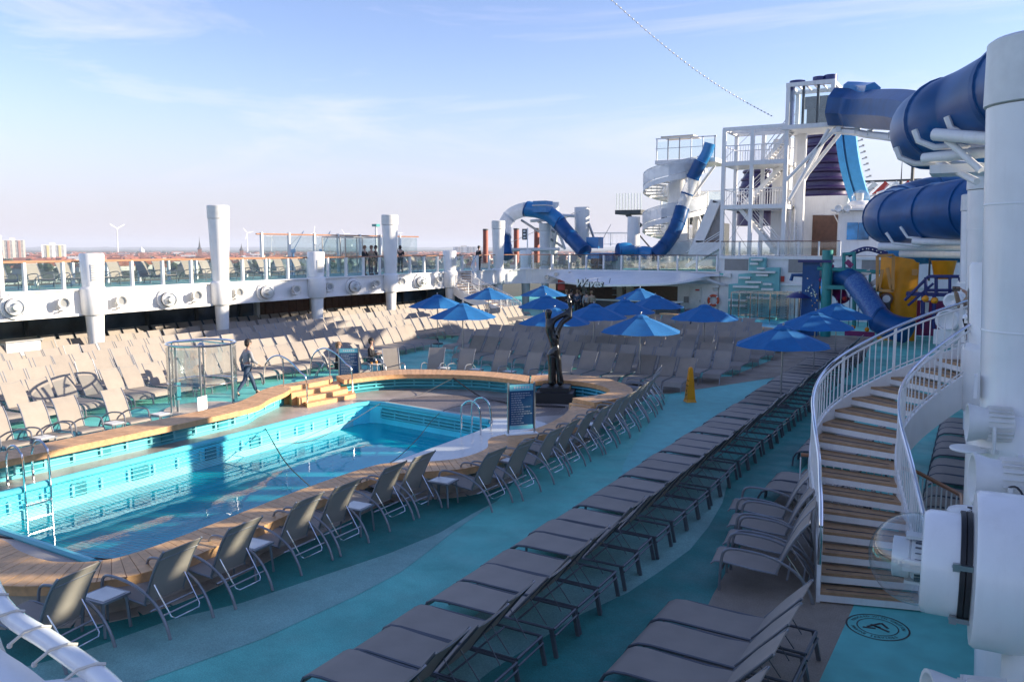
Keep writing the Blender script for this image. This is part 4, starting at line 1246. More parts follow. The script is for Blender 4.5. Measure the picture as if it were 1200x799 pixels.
# port twin further forward: mirrored about the centreline, seen from its side
t2 = arc_stair('curved_staircase', 'white curved staircase on the port side rising to the balcony behind the umbrellas', [(p[0], p[1], 0) for p in SO], [(p[0], p[1], 0) for p in SI], 18, 0.168, loc=(-14.8, 48.2, 0), rz=PI / 2)

# ================================================================== FORWARD STRUCTURE
FY = 56.0
# wall right of the bar, up to the higher deck
bb = B(); bb.box((-7.4, FY + 0.3, 2.05), (16.2, 0.4, 4.1)); fw = struct('forward_wall', bb, 'white')
bb = B(); bb.box((-7.0, FY + 4, 4.0), (17, 8, 0.2)); struct('forward_deck', bb, 'white')
for (p, q) in (((-15.10, 56.00, 4.04), (-13.53, 56.00, 3.14)), ((-10.91, 56.00, 4.01), (-9.07, 56.00, 3.04)), ((-6.47, 56.00, 4.04), (-4.58, 56.00, 3.21))):
    bb = B(); bb.box(((p[0] + q[0]) / 2, FY + 0.08, (p[2] + q[2]) / 2), (abs(q[0] - p[0]), 0.04, abs(p[2] - q[2]))); part('vent_grille', bb, 'grey_panel', fw, smooth=False)
bb = B(); bb.sheet([(-18.6, FY + 0.02), (0.5, FY + 0.02)], [2.2, 2.2], [2.34, 2.34], 0.12); part('ledge', bb, 'white', fw, smooth=False)
bb = B(); bb.box((-16.9, FY + 0.3, 1.1), (2.9, 0.4, 2.2)); fw2 = struct('bar_side_wall', bb, 'white')
p, q = (-17.47, 56.00, 1.73), (-16.68, 56.00, -0.97)
bb = B(); bb.box(((p[0] + q[0]) / 2, FY + 0.06, 0.98), (0.85, 0.05, 1.95)); d_ = part('door', bb, 'plastic', fw2, smooth=False)
bb = B(); bb.box((p[0] + 0.55, FY + 0.02, 1.75), (0.28, 0.03, 0.10)); part('sign_plate', bb, 'red', d_, smooth=False)
bb = B(); bb.box((p[0] - 0.0 + 0.75, FY + 0.0, 1.0), (0.05, 0.06, 0.16)); part('handle', bb, 'steel', d_, smooth=False)
# second level railing and third floor pieces
railing('glass_railing', 'glass railing along the raised deck in front of the white stair tower', [(-15.4, FY + 0.1), (-7.8, FY + 0.1)], 4.12, h=0.95, step=1.25, railm='wood_dark')
# fascia step
bb = B(); bb.box((-15.5, FY + 0.3, 3.5), (0.3, 0.44, 1.2)); struct('fascia_end_post', bb, 'white')

# bar canopy
cn = thing('bar_canopy', 'wide white curved awning above the pool bar with a script sign', 'canopy')
top = [(-28.6, 55.9, 2.62), (-27.6, 55.9, 2.98), (-24, 55.9, 3.0), (-20, 55.9, 3.0), (-17, 55.9, 2.95), (-14.6, 55.9, 2.75)]
low = [(-25.37, 52.50, 2.23), (-23.08, 51.50, 2.11), (-21.01, 51.00, 2.17), (-19.00, 51.20, 2.24), (-17.32, 52.20, 2.35), (-15.94, 55.60, 2.65)]
tt = catmull(top, 5); ll = catmull(low, 5)
vs = []; fs = []
for a_, c_ in zip(tt, ll):
    m1 = a_.lerp(c_, 0.5) + Vector((0, 0, 0.05))
    vs += [tuple(a_), tuple(m1), tuple(c_ + Vector((0, 0, 0.05))), tuple(c_ + Vector((0, 0, -0.07))), tuple(c_ + Vector((0, 0.1, -0.07))), (a_.x, a_.y, a_.z - 0.7)]
for i in range(len(tt) - 1):
    for j in range(5): fs.append((i * 6 + j, i * 6 + j + 1, i * 6 + 7 + j, i * 6 + 6 + j))
bb = B(); bb.add(vs, fs); part('awning', bb, 'white', cn, ang=70)
sx = text_mesh('Waves', 0.70, 'white', cn, (-22.88, 50.90, 2.26), (PI / 2, 0, 0.1), 'sign_lettering', 0.03, shear=0.35, off=0.014)
sx2 = text_mesh('Waves', 0.70, 'charcoal', cn, (-22.88, 51.00, 2.23), (PI / 2, 0, 0.1), 'sign_outline_lettering', 0.03, shear=0.35, off=0.05)  # dark outline behind the white letters
bb = B()
for k in range(3): bb.bar((-23.4 + k * 0.9, 51.5, 2.25), (-23.4 + k * 0.9, 51.7, 2.6), 0.03, 0.03)
part('sign_bracket', bb, 'charcoal', cn, smooth=False)
# bar interior
bb = B(); bb.box((-24, 62, 1.3), (13.5, 0.2, 2.7)); struct('bar_back_wall', bb, 'wood_dark')
bb = B(); bb.box((-20.1, 58.5, 1.3), (3.6, 0.2, 2.6)); struct('bar_inner_wall', bb, 'wood_dark')
for k, p in enumerate(((-23.00, 57.00, 1.23), (-22.26, 57.00, 1.25), (-25.82, 57.00, 1.15))):
    bb = B(); bb.box((p[0], 57, 1.4), (0.42, 0.42, 2.8)); solo('bar_pillar', bb, 'cream' if k < 2 else 'grey_panel', ['left of the two cream pillars in the bar', 'right of the two cream pillars in the bar', 'grey pillar under the script sign in the bar'][k], 'pillar', smooth=False)
bc = thing('bar_counter', 'long dark bar counter with a white top under the canopy', 'bar counter', (-21.2, 53.6, 0))
bb = B(); bb.box((0, 0, 0.5), (7.6, 0.6, 1.0)); part('front', bb, 'charcoal', bc, smooth=False)
bb = B(); bb.box((0, -0.05, 1.04), (7.9, 0.8, 0.07)); part('top', bb, 'white', bc, smooth=False)
bk = thing('bottle_shelf', 'lit glass bottle shelf behind the bar', 'shelf', (-23.4, 61.6, 0.9))
for k in range(3):
    bb = B(); bb.box((0, 0, k * 0.5), (4.2, 0.4, 0.04)); part('shelf', bb, 'steel', bk, smooth=False)
bb = B()
rb = random.Random(5)
for k in range(60):
    x = rb.uniform(-2, 2); z = rb.choice([0, 0.5, 1.0]); bb.cyl((x, rb.uniform(-.1, .1), z + 0.02), (x, 0, z + rb.uniform(0.22, 0.34)), 0.045, 0.03, 6)
o = part('bottles', bb, ['glass'], bk); o['kind'] = 'stuff'
bb = B(); bb.box(((-26.61, 54.50, 1.81)[0], 54.5, 1.95), (0.55, 0.06, 0.75)); solo('notice_board', bb, 'red', 'red and white notice panel left of the bar canopy', 'notice', smooth=False)
# lifebuoy
lb_ = thing('lifebuoy', 'orange and white lifebuoy hanging on the white forward wall', 'lifebuoy', (-15.72, 55.80, 1.08), 0)
bb = B()
bb.tube([(0.34 * math.cos(2 * PI * i / 28), 0, 0.34 * math.sin(2 * PI * i / 28)) for i in range(28)], 0.085, 9, closed=True); part('ring', bb, 'orange_red' if 'orange_red' in M else 'red', lb_)
for k in range(4):
    a0 = PI / 4 + k * PI / 2
    bb = B(); bb.tube([(0.34 * math.cos(a0 + j * 0.08), 0, 0.34 * math.sin(a0 + j * 0.08)) for j in (-1.5, -0.5, 0.5, 1.5)], 0.09, 9); part('band', bb, 'white', lb_)
bb = B(); bb.lathe([(0.17, 0), (0.17, -0.06), (0.12, -0.10), (0, -0.11)], (-15.71, 56.10, 1.86), 16, axis=(0, 1, 0)); solo('bulkhead_lamp', bb, 'plastic', 'round white bulkhead lamp above the lifebuoy', 'wall lamp')
bb = B(); bb.box((-17.68, 55.95, 1.07), (0.30, 0.12, 0.42)); solo('wall_box', bb, 'grey_panel', 'small grey box on the wall left of the white door', 'box', smooth=False)
bb = B(); bb.box((-14.85, 55.95, 2.78), (0.5, 0.25, 0.3)); solo('wall_speaker', bb, 'plastic', 'white wall speaker left of the aqua stepped panel', 'speaker', smooth=False)
bb = B(); bb.box((-11.23, 55.95, 2.62), (0.22, 0.08, 0.36)); solo('safety_sign', bb, 'red', 'small red safety sign right of the aqua stepped panel', 'sign', smooth=False)

# aqua stepped panel with light slats
aq = thing('stepped_wall_panel', 'aqua stepped feature panel with pale ledges behind a glass shower', 'wall panel', (0, 0, 0))
sil = [(-14.64, 55.70, -0.03), (-14.65, 55.70, 2.22), (-14.02, 55.70, 2.29), (-14.01, 55.70, 2.91), (-13.34, 55.70, 2.98), (-13.34, 55.70, 4.00), (-12.29, 55.70, 4.00), (-12.27, 55.70, 3.36), (-11.37, 55.70, 3.37), (-11.36, 55.70, 0.10)]
bb = B(); n = len(sil)
vs = [(p[0], 55.55, p[2]) for p in sil] + [(p[0], 56.05, p[2]) for p in sil]
bb.add(vs, [tuple(range(n)), tuple(reversed(range(n, 2 * n)))] + [((i + 1) % n, i, n + i, n + (i + 1) % n) for i in range(n)])
part('panel', bb, 'aqua_sign', aq, smooth=False)


for (p, q) in (((-13.15, 55.50, 3.87), (-12.43, 55.50, 3.88)), ((-13.20, 55.50, 3.61), (-12.70, 55.50, 3.61)), ((-12.74, 55.50, 3.30), (-12.25, 55.50, 3.31)), ((-13.24, 55.50, 3.07), (-11.59, 55.50, 3.07)), ((-12.79, 55.50, 2.87), (-12.02, 55.50, 2.88)),
               ((-13.90, 55.50, 2.68), (-13.17, 55.50, 2.68)), ((-13.47, 55.50, 2.40), (-12.44, 55.50, 2.41)), ((-12.32, 55.50, 2.29), (-11.78, 55.50, 2.30)), ((-14.28, 55.50, 2.09), (-12.59, 55.50, 2.08)), ((-12.42, 55.50, 1.94), (-11.66, 55.50, 1.96)),
               ((-14.04, 55.50, 1.70), (-13.00, 55.50, 1.72)), ((-13.35, 55.50, 1.36), (-11.69, 55.50, 1.38)), ((-14.59, 55.50, 1.18), (-13.34, 55.50, 1.18)), ((-14.47, 55.50, 0.80), (-13.39, 55.50, 0.83))):
    bb = B(); bb.box(((p[0] + q[0]) / 2, 55.38, (p[2] + q[2]) / 2), (abs(q[0] - p[0]), 0.34, 0.13)); part('ledge', bb, 'plastic', aq, smooth=False)

# ================================================================== LOUNGERS
LW = 0.64
def sheet_strip(prof, w0, w1, th=0.012):
    """thin sling following an xz profile, across y from w0 to w1"""
    bb = B(); n = len(prof); vs = []
    for i, (x, z) in enumerate(prof):
        a = prof[max(0, i - 1)]; c = prof[min(n - 1, i + 1)]
        dx, dz = c[0] - a[0], c[1] - a[1]; l = math.hypot(dx, dz); nx, nz_ = -dz / l * th, dx / l * th
        vs += [(x, w0, z), (x, w1, z), (x - nx, w1, z - nz_), (x - nx, w0, z - nz_)]
    fs = []
    for i in range(n - 1):
        o, q = i * 4, i * 4 + 4
        for k in range(4): fs.append((o + k, o + (k + 1) % 4, q + (k + 1) % 4, q + k))
    fs += [(3, 2, 1, 0), ((n - 1) * 4, (n - 1) * 4 + 1, (n - 1) * 4 + 2, (n - 1) * 4 + 3)]
    return bb.add(vs, fs)

def lounger(ang, detail, framem='frame_dark', label='x', cat='sun lounger', group=None):
    """head at x=0, foot at x=1.95, centred on y=0"""
    t = thing('sun_lounger', label, cat, group=group)
    hw = LW / 2
    hx, hz = 0.60, 0.36; bl = 0.77
    bx, bz = hx - bl * math.cos(ang), hz + bl * math.sin(ang)
    seatp = [(hx, 0.355), (0.9, 0.345), (1.25, 0.355), (1.55, 0.365), (1.68, 0.35), (1.765, 0.30), (1.81, 0.21)] if detail else [(hx, 0.355), (1.52, 0.36), (1.70, 0.335), (1.81, 0.20)]
    part('seat', sheet_strip(seatp, -hw + 0.02, hw - 0.02), 'sling', t)
    # gently bowed back
    bp_ = []
    for i in range(5 if detail else 2):
        s = i / (4 if detail else 1)
        bow = 0.02 * math.sin(PI * s)
        bp_.append((hx - bl * s * math.cos(ang) + bow * math.sin(ang), hz + bl * s * math.sin(ang) + bow * math.cos(ang)))
    part('backrest', sheet_strip(bp_[::-1], -hw + 0.02, hw - 0.02), 'sling', t)
    if detail:
        for s in (-1, 1):
            y = s * (hw - 0.015)
            bb = B(); bb.tube([(0.02, y, 0.33), (1.52, y, 0.350), (1.67, y, 0.335), (1.77, y, 0.28), (1.825, y, 0.18), (1.84, y, 0.0)], 0.018, 6)
            part('side_rail', bb, framem, t)
            bb = B(); bb.bar((0.05, y, 0.33), (-0.02, y, 0.0), 0.035, 0.045); part('leg', bb, framem, t, smooth=False)
            bb = B(); bb.tube([(hx, y * 0.97, hz), (bx, y * 0.97, bz)], 0.015, 6)
            part('back_frame', bb, framem, t)
            bb = B(); k = 0.45
            bb.tube([(hx - bl * k * math.cos(ang), s * (hw - 0.10), hz + bl * k * math.sin(ang) - 0.02), (0.16, s * (hw - 0.12), 0.31)], 0.006, 4); part('strut', bb, framem, t)
        for (cx0, cz0, cr0) in ((0.02, 0.33, 0.018), (0.0, 0.26, 0.012), (0.50, 0.335, 0.012)):
            bb = B(); bb.tube([(cx0, -hw + 0.02, cz0), (cx0, hw - 0.02, cz0)], cr0, 6); part('crossbar', bb, framem, t)
        bb = B(); bb.tube([(bx - 0.01, -hw + 0.02, bz), (bx + 0.02, -hw * 0.5, bz - 0.04), (bx + 0.03, 0, bz - 0.055), (bx + 0.02, hw * 0.5, bz - 0.04), (bx - 0.01, hw - 0.02, bz)], 0.010, 5)
        part('head_bow', bb, 'frame', t)
    else:
        bb = B()
        for s in (-1, 1):
            y = s * (hw - 0.015)
            bb.tube([(0.0, y, 0.0), (0.04, y, 0.33), (1.63, y, 0.34), (1.79, y, 0.22), (1.84, y, 0.0)], 0.018, 4)
            bb.tube([(hx, y, hz), (bx, y, bz)], 0.015, 4)
        bb.tube([(0.04, -hw, 0.33), (0.04, hw, 0.33)], 0.016, 4)
        part('frame', bb, framem, t)
    return t

def armchair(label, group, simple=False, ang=1.12):
    """back at x=0, front at x=1.1; deep mesh armchair with hooped arms"""
    t = thing('deck_armchair', label, 'deck chair', group=group)
    hw = 0.30
    part('seat', sheet_strip([(0.22, 0.33), (0.5, 0.34), (0.8, 0.37), (1.0, 0.40), (1.08, 0.385), (1.11, 0.34)], -hw + 0.03, hw - 0.03), 'sling', t)
    tx, tz = 0.24 - 0.80 * math.cos(ang), 0.33 + 0.80 * math.sin(ang)
    pr = []
    for i in range(7):
        s = i / 6; bow = 0.025 * math.sin(PI * s) - (0.03 * max(0, s - 0.8) * 5)
        pr.append((0.24 + (tx - 0.24) * s + bow, 0.33 + (tz - 0.33) * s + 0.01))
    part('backrest', sheet_strip(pr[::-1], -hw + 0.03, hw - 0.03), 'sling', t)
    for s in (-1, 1):
        y = s * (hw + 0.035)
        bb = B(); bb.tube(catmull([(0.98, y, 0.0), (0.97, y, 0.30), (0.94, y, 0.53), (0.84, y, 0.60), (0.60, y, 0.60), (0.30, y, 0.55), (0.0, y, 0.40), (-0.17, y, 0.18), (-0.24, y, 0.0)], 3), 0.020, 6)
        part('armrest', bb, 'frame', t)
        y = s * (hw - 0.01)
        bb = B(); bb.tube([(1.11, y, 0.34), (1.06, y, 0.385), (0.95, y, 0.39), (0.5, y, 0.335), (0.22, y, 0.32)] , 0.014, 5)
        bb.tube([(x + 0.0, y, z) for x, z in pr], 0.016, 5)
        part('side_rail', bb, 'frame', t)
    for (cx0, cz0, cr0, wy) in ((0.10, 0.28, 0.014, hw + 0.03), (0.95, 0.30, 0.014, hw + 0.03), (-0.10, 0.26, 0.012, hw + 0.03), (pr[5][0] - 0.012, pr[5][1], 0.010, hw)):
        bb = B(); bb.tube([(cx0, -wy, cz0), (cx0, wy, cz0)], cr0, 5); part('crossbar', bb, 'frame', t)
    m1 = pr[2]
    bb = B(); bb.tube([(m1[0] - 0.02, -hw + 0.07, m1[1]), (-0.13, -hw + 0.08, 0.22), (-0.16, -hw + 0.12, 0.19), (-0.16, hw - 0.12, 0.19), (-0.13, hw - 0.08, 0.22), (m1[0] - 0.02, hw - 0.07, m1[1])], 0.010, 5)
    part('support_loop', bb, 'chrome', t)
    return t

def side_table(label, group='small metal side tables between deck chairs'):
    t = thing('side_table', label, 'side table', group=group)
    bb = B(); bb.box((0, 0, 0.43), (0.44, 0.40, 0.03)); part('frame_top', bb, 'frame', t, smooth=False)
    bb = B(); bb.box((0, 0, 0.449), (0.36, 0.32, 0.008)); part('table_top', bb, 'plastic', t, smooth=False)
    for sx in (-1, 1):
        for sy in (-1, 1):
            bb = B(); bb.bar((sx * 0.18, sy * 0.16, 0.42), (sx * 0.21, sy * 0.18, 0), 0.03, 0.03); part('leg', bb, 'frame', t, smooth=False)
    return t

# ---- centre row (feet to port, heads to starboard, low backs)
proto_c = lounger(0.90, True, label='taupe sling lounger', group='loungers of the long centre row')
used = False
def place(proto, flag, loc, rz, label, group=None):
    if not flag[0]:
        flag[0] = True; proto.location = loc; proto.rotation_euler = (0, 0, rz); proto['label'] = label
        if group: proto['group'] = group
        return proto
    return dup(proto, loc, rz, label, group)
fc = [False]; fc2 = [False]
proto_c2 = lounger(0.85, True, label='taupe sling lounger', group='loungers of the long centre row')
idx = 0
gr = 0
y = 1.62
while y < 37:
    for k in range(3):
        yy = y + 0.36 + k * 0.662
        if yy > 3.6:
            idx += 1
            q_ = random.choice((0, 0, 1))
            place((proto_c, proto_c2)[q_], (fc, fc2)[q_], (-4.04 + random.uniform(-0.035, 0.035), yy, 0.013), PI + random.uniform(-0.014, 0.014),
                  '%s lounger counted from the camera end of the long low centre row' % nth(idx))
    y += 2.145
# ---- near right loungers on the beige path (feet to port)
fr_ = [False]
proto_r = lounger(0.84, True, label='x', group='loungers in the near right foreground')
nr = [(-1.62, 6.02), (-1.62, 6.72), (-1.62, 7.42), (-1.60, 8.12)]
RL = ['nearest grey lounger at the bottom edge right of the centre row', 'second grey lounger from the bottom edge near the stair foot', 'third grey lounger from the bottom edge near the stair foot', 'farthest grey lounger of the foreground group beside the stair foot']
nr = [(-1.38, 6.98), (-1.38, 7.82), (-1.38, 8.52), (-1.38, 9.22)]
for (x, y), lb in zip(nr, RL):
    place(proto_r, fr_, (x, y, 0.018), PI - 0.02, lb)
# armchairs stacked close together by the stair, facing port
ac_proto = armchair('x', None)
fa = [False]
for k, (x, y) in enumerate(((-1.95, 11.35), (-2.0, 12.15), (-2.15, 12.95), (-2.35, 13.75))):
    place(ac_proto, fa, (x, y, 0.018), PI + 0.12, ['nearest', 'second', 'third', 'farthest'][k] + ' grey armchair of the four beside the foot of the curved stair', 'armchairs beside the stair foot')
# loungers behind these, and behind/under the stair
for k in range(5):
    place(proto_r, fr_, (-1.45, 15.2 + 0.72 * k + (1.8 if k > 1 else 0), 0.018), PI, '%s lounger seen past the outer side of the curved stair' % nth(k + 1), 'loungers beside the curved stair')
for k in range(12):
    dup(proto_c, (1.15, 14.9 + 0.70 * k + (k // 3) * 0.25, 0.005), PI, '%s dark lounger from the front under the starboard balcony' % nth(k + 1), 'shaded loungers under the starboard balcony')
# ---- near coping armchairs facing the pool
CH = [((-8.6, 5.42), 0.25), ((-8.26, 6.56), 0.07), ((-8.22, 7.54), 0.05), ((-8.26, 8.80), 0.02), ((-8.26, 9.65), 0.0), ((-8.29, 10.90), 0.0), ((-8.27, 11.72), -0.05),
      ((-7.31, 12.62), -0.10), ((-7.16, 13.48), -0.08), ((-7.14, 14.72), -0.05), ((-7.18, 15.62), -0.02), ((-7.24, 16.70), 0.0), ((-7.20, 17.46), 0.0), ((-7.30, 18.55), 0.02),
      ((-7.35, 19.35), 0.04), ((-7.50, 20.45), 0.10), ((-7.58, 21.25), 0.15), ((-7.75, 22.35), 0.22), ((-7.95, 23.15), 0.35), ((-8.25, 24.1), 0.5)]
for k, ((x, y), a) in enumerate(CH):
    dup(ac_proto, (x - 0.24, y, 0.005), PI + a * 0.6, '%s armchair from the camera along the near side of the pool coping' % nth(k + 1), 'armchairs along the near side of the pool')
st_p = side_table('x')
ft = [False]
for k, (x, y) in enumerate(((-9.15, 6.02), (-8.9, 8.17), (-8.75, 10.28), (-8.35, 12.22), (-8.0, 14.1), (-7.9, 16.15), (-8.0, 18.0), (-8.1, 19.9))):
    place(st_p, ft, (x, y, 0.017), 0.05, '%s small side table from the camera between the near pool armchairs' % nth(k + 1))
# ---- port side row of armchairs facing the pool from the far side
for k, (x, y) in enumerate(((-19.3, 9.25), (-19.3, 10.25), (-19.25, 11.15), (-19.25, 11.95), (-19.2, 13.2))):
    dup(ac_proto, (x, y, 0.0), -0.05, '%s armchair from the left on the far side of the pool coping' % nth(k + 1), 'armchairs on the far side of the pool')
for k, (x, y) in enumerate(((-18.2, 10.72), (-18.2, 12.47), (-18.15, 13.75))):
    dup(st_p, (x, y, 0.0), 0.0, '%s white side table from the left on the far side of the pool' % nth(k + 1))
# ---- armchairs behind forward coping, facing aft with tables
for k, (x, y, a) in enumerate(((-18.35, 23.6, -0.75), (-17.0, 24.55, -1.2), (-15.9, 24.85, -1.4), (-14.6, 25.1, -1.5), (-13.3, 25.1, -1.6), (-12.0, 25.0, -1.75), (-19.6, 22.9, -0.5))):
    dup(ac_proto, (x, y, 0.0), a, '%s armchair facing the pool behind the forward coping' % nth(k + 1), 'armchairs behind the forward coping')
for k, (x, y) in enumerate(((-16.4, 24.1), (-15.2, 24.35), (-13.95, 24.5), (-12.6, 24.4))):
    dup(st_p, (x, y, 0.0), 0.1, '%s low table from the left behind the forward coping' % nth(k + 1))

# ---- port field of loungers facing the pool, high backs
proto_p = lounger(1.02, False, 'frame', group='port side field of loungers')
proto_pd = lounger(1.02, True, 'frame', group='port side field of loungers')
fp1 = [False]; fp2 = [False]
vars_p = [proto_p, lounger(0.93, False, 'frame', group='port side field of loungers'), lounger(1.13, False, 'frame', group='port side field of loungers')]; vf_p = [fp1, [False], [False]]
stuffB = {'sling': B(), 'frame': B()}
def add_stuff(x, y, rz, ang):
    t = proto_p if ang > 0.9 else proto_f
    R = Matrix.Rotation(rz, 3, 'Z'); l = Vector((x, y, 0))
    for ch in KIDS[t.name]:
        me = ch.data
        key = 'frame' if ch.name.startswith('frame') else 'sling'
        stuffB[key].add([R @ v.co + l for v in me.vertices], [tuple(p.vertices) for p in me.polygons])
ROWN = ['front', 'second', 'third', 'fourth', 'fifth']
cols_y = [20.7 + 6.45 * k for k in range(6)]
rowspec = [(-21.45, 10.6, 20.2), (-23.65, 11.2, 30.2), (-25.85, 12.0, 41.0), (-28.05, 13.0, 46.5), (-30.25, 14.0, 48.0)]
rowspec[0] = (-21.45, 10.6, 31.0)
for r, (xf, y0, y1) in enumerate(rowspec):
    y = y0; k = 0
    while y < y1:
        for j in range(3):
            yy = y + j * 0.70 + random.uniform(-0.015, 0.015)
            xx = xf - (0.6 * max(0, (yy - 24) / 8) if r == 0 else 0.3 * max(0, (yy - 26) / 10)) + random.uniform(-0.04, 0.04)
            k += 1
            lb = '%s lounger from the left in the %s sunlit row of the port field' % (nth(k), ROWN[r])
            if r < 1: place(proto_pd, fp2, (xx - 1.84, yy, 0), random.uniform(-0.03, 0.0), lb)
            elif r < 4 or k < 30: q_ = random.choice((0, 0, 0, 0, 1, 1, 2)); place(vars_p[q_], vf_p[q_], (xx - 1.84, yy, 0), random.uniform(-0.03, 0.01), lb)
            else: add_stuff(xx - 1.84, yy, 0, 1.0)
        y += 2.20 if r < 2 else 2.16
for k in range(44):
    add_stuff(-34.35, 14.5 + k * 0.74 + (k // 3) * 0.06, 0.0, 1.0)
# ---- forward field facing aft
proto_f = lounger(0.90, False, 'frame', group='forward field of loungers facing aft')
ff = [False]
for r in range(6):
    xr = [-8.45, -7.9, -7.75, -7.7, -7.6, -7.6][r]
    yf = 25.45 + 2.42 * r
    k = 0; x = xr
    lim = [-11.6, -18.6, -20.0, -20.6, -21, -21][r]
    while x > lim:
        for j in range(3):
            xx = x - j * 0.71
            k += 1
            yv = yf + random.uniform(-0.05, 0.05)
            rz = -PI / 2 + random.uniform(-0.02, 0.02)
            if r < 2 or (r == 2 and k < 12):
                place(proto_f, ff, (xx, yv + 1.84, 0.005), rz, '%s lounger from the right in the %s row of the forward field facing the camera' % (nth(k), ROWN[r]))
            else: add_stuff(xx, yv + 1.84, rz, 0.8)
        x -= 2.24


for xr, y0, y1 in ((-23.9, 33.5, 44.5), (-21.8, 34.5, 41.0), (-26.2, 43.0, 49.0), (-28.3, 48.0, 50.5)):
    y = y0
    while y < y1:
        for j in range(3): add_stuff(xr - 1.84, y + 0.7 * j, 0.0, 1.0)
        y += 2.17
for r, (y0, x0, x1) in enumerate(((40.0, -9.6, -19.5), (42.4, -10.5, -19.0), (44.8, -17.0, -21.0))):
    x = x0
    while x > x1:
        for j in range(3): add_stuff(x - 0.71 * j, y0 + 1.95, -PI / 2, 0.8)
        x -= 2.24
for k, m_ in (('sling', 'sling'), ('frame', 'frame')):
    o = new_obj('distant_lounger_' + ('slings' if k == 'sling' else 'frames'), mesh('distant_lounger', stuffB[k], m_)); o['kind'] = 'stuff'
# ---- chairs on the port balcony
for k in range(27):
    y = 15.2 + k * 1.28 + random.uniform(-0.15, 0.15)
    if 38 < y < 42.5: continue
    dup(ac_proto, (-34.6 + random.uniform(-0.1, 0.1), y, 3.0), random.uniform(-0.15, 0.1), '%s armchair from the left behind the glass of the port balcony' % nth(k + 1), 'armchairs on the port balcony')
for k in range(6):
    dup(ac_proto, (-30.5 + k * 0.95 + 1.2, 58.2, 3.0), -PI / 2, '%s armchair from the left behind the forward balcony glass' % nth(k + 1), 'armchairs on the forward balcony')

# ================================================================== UMBRELLAS
def umbrella(label):
    t = thing('parasol', label, 'umbrella', group='blue parasols on the pool deck')
    R_ = 1.42; zt = 2.40; zr = 1.83; nseg = 8
    rim = []
    bb = B(); vs = []; fs = []; ns = 6
    for k in range(nseg):
        a0 = 2 * PI * k / nseg; a1 = 2 * PI * (k + 1) / nseg
        base = len(vs)
        for i in range(ns + 1):
            s = i / ns
            r = 0.12 + (R_ - 0.12) * s
            z = zt - 0.06 - (zt - 0.06 - zr) * (s ** 1.15)
            for j in range(5):
                u = j / 4; a = a0 + (a1 - a0) * u
                chord = 1 - (1 - math.cos(PI / nseg)) * (4 * u * (1 - u)) * 1.0
                sag = -0.035 * s * 4 * u * (1 - u)
                vs.append((r * math.cos(a) * chord if True else 0, r * math.sin(a) * chord, z + sag))
        for i in range(ns):
            for j in range(4):
                o = base + i * 5 + j
                fs.append((o, o + 1, o + 6, o + 5))
    bb.add(vs, fs)
    cp = part('canopy', bb, 'umb', t, ang=12)
    bb = B()
    for k in range(nseg):
        a0 = 2 * PI * k / nseg
        bb.tube([(0.05 * math.cos(a0), 0.05 * math.sin(a0), zt - 0.09)] + [((0.12 + (R_ - 0.12) * s) * math.cos(a0), (0.12 + (R_ - 0.12) * s) * math.sin(a0), zt - 0.075 - (zt - 0.06 - zr) * s ** 1.15) for s in (0, 0.5, 0.98)], 0.008, 4)
    part('ribs', bb, 'plastic', t)
    bb = B(); bb.lathe([(0.30, zt - 0.10), (0.20, zt - 0.03), (0.03, zt + 0.015), (0, zt + 0.015)], n=8); part('vent_cap', bb, 'umb', t, ang=12)
    bb = B(); bb.cyl((0, 0, 0.05), (0, 0, zt + 0.05), 0.024, n=9); bb.ball((0, 0, zt + 0.07), 0.035, 8, 5); part('pole', bb, 'steel', t)
    bb = B(); bb.lathe([(0.26, 0), (0.26, 0.05), (0.05, 0.08), (0.04, 0.3), (0.0, 0.3)], n=16); part('base', bb, 'charcoal', t)
    return t
UM = [((-9.99, 26.64), 'blue parasol in the middle of the forward loungers, half bright on its right, nearest of the middle group'),
      ((-9.55, 32.68), 'blue parasol in front of the lifebuoy on the white wall'),
      ((-4.93, 24.92), 'nearest and darkest blue parasol, over the far end of the centre row'),
      ((-5.05, 31.15), 'blue parasol just behind the nearest dark one, in front of the play area'),
      ((-5.03, 36.1), 'blue parasol farthest back over the centre row, below the blue play tube'),
      ((-13.63, 30.95), 'blue parasol directly right of the black statue'),
      ((-13.57, 34.15), 'blue parasol behind and between the two right of the statue'),
      ((-16.5, 43.78), 'small far blue parasol under the right end of the bar canopy'),
      ((-13.5, 37.91), 'far blue parasol overlapping the one under the canopy end'),
      ((-13.97, 28.03), 'blue parasol directly behind the head of the black statue'),
      ((-18.08, 35.33), 'blue parasol left of and behind the statue head'),
      ((-22.6, 43.86), 'far dark blue parasol left of the bar crowd'),
      ((-18.44, 28.53), 'large bright blue parasol left of the statue over the forward loungers'),
      ((-22.82, 33.06), 'dark blue parasol leftmost of all, in front of the port columns'),
      ((-24.12, 40.03), 'dark blue parasol in front of the white port staircase')]
UM[0] = (UM[0][0], 'nearest blue parasol of the middle group, bright on its right half')
up = umbrella('x'); fu = [False]
for k, ((x, y), lb) in enumerate(UM):
    place(up, fu, (x, y, 0.005), random.uniform(-0.1, 0.1) + PI / 8 + 0.25, lb)

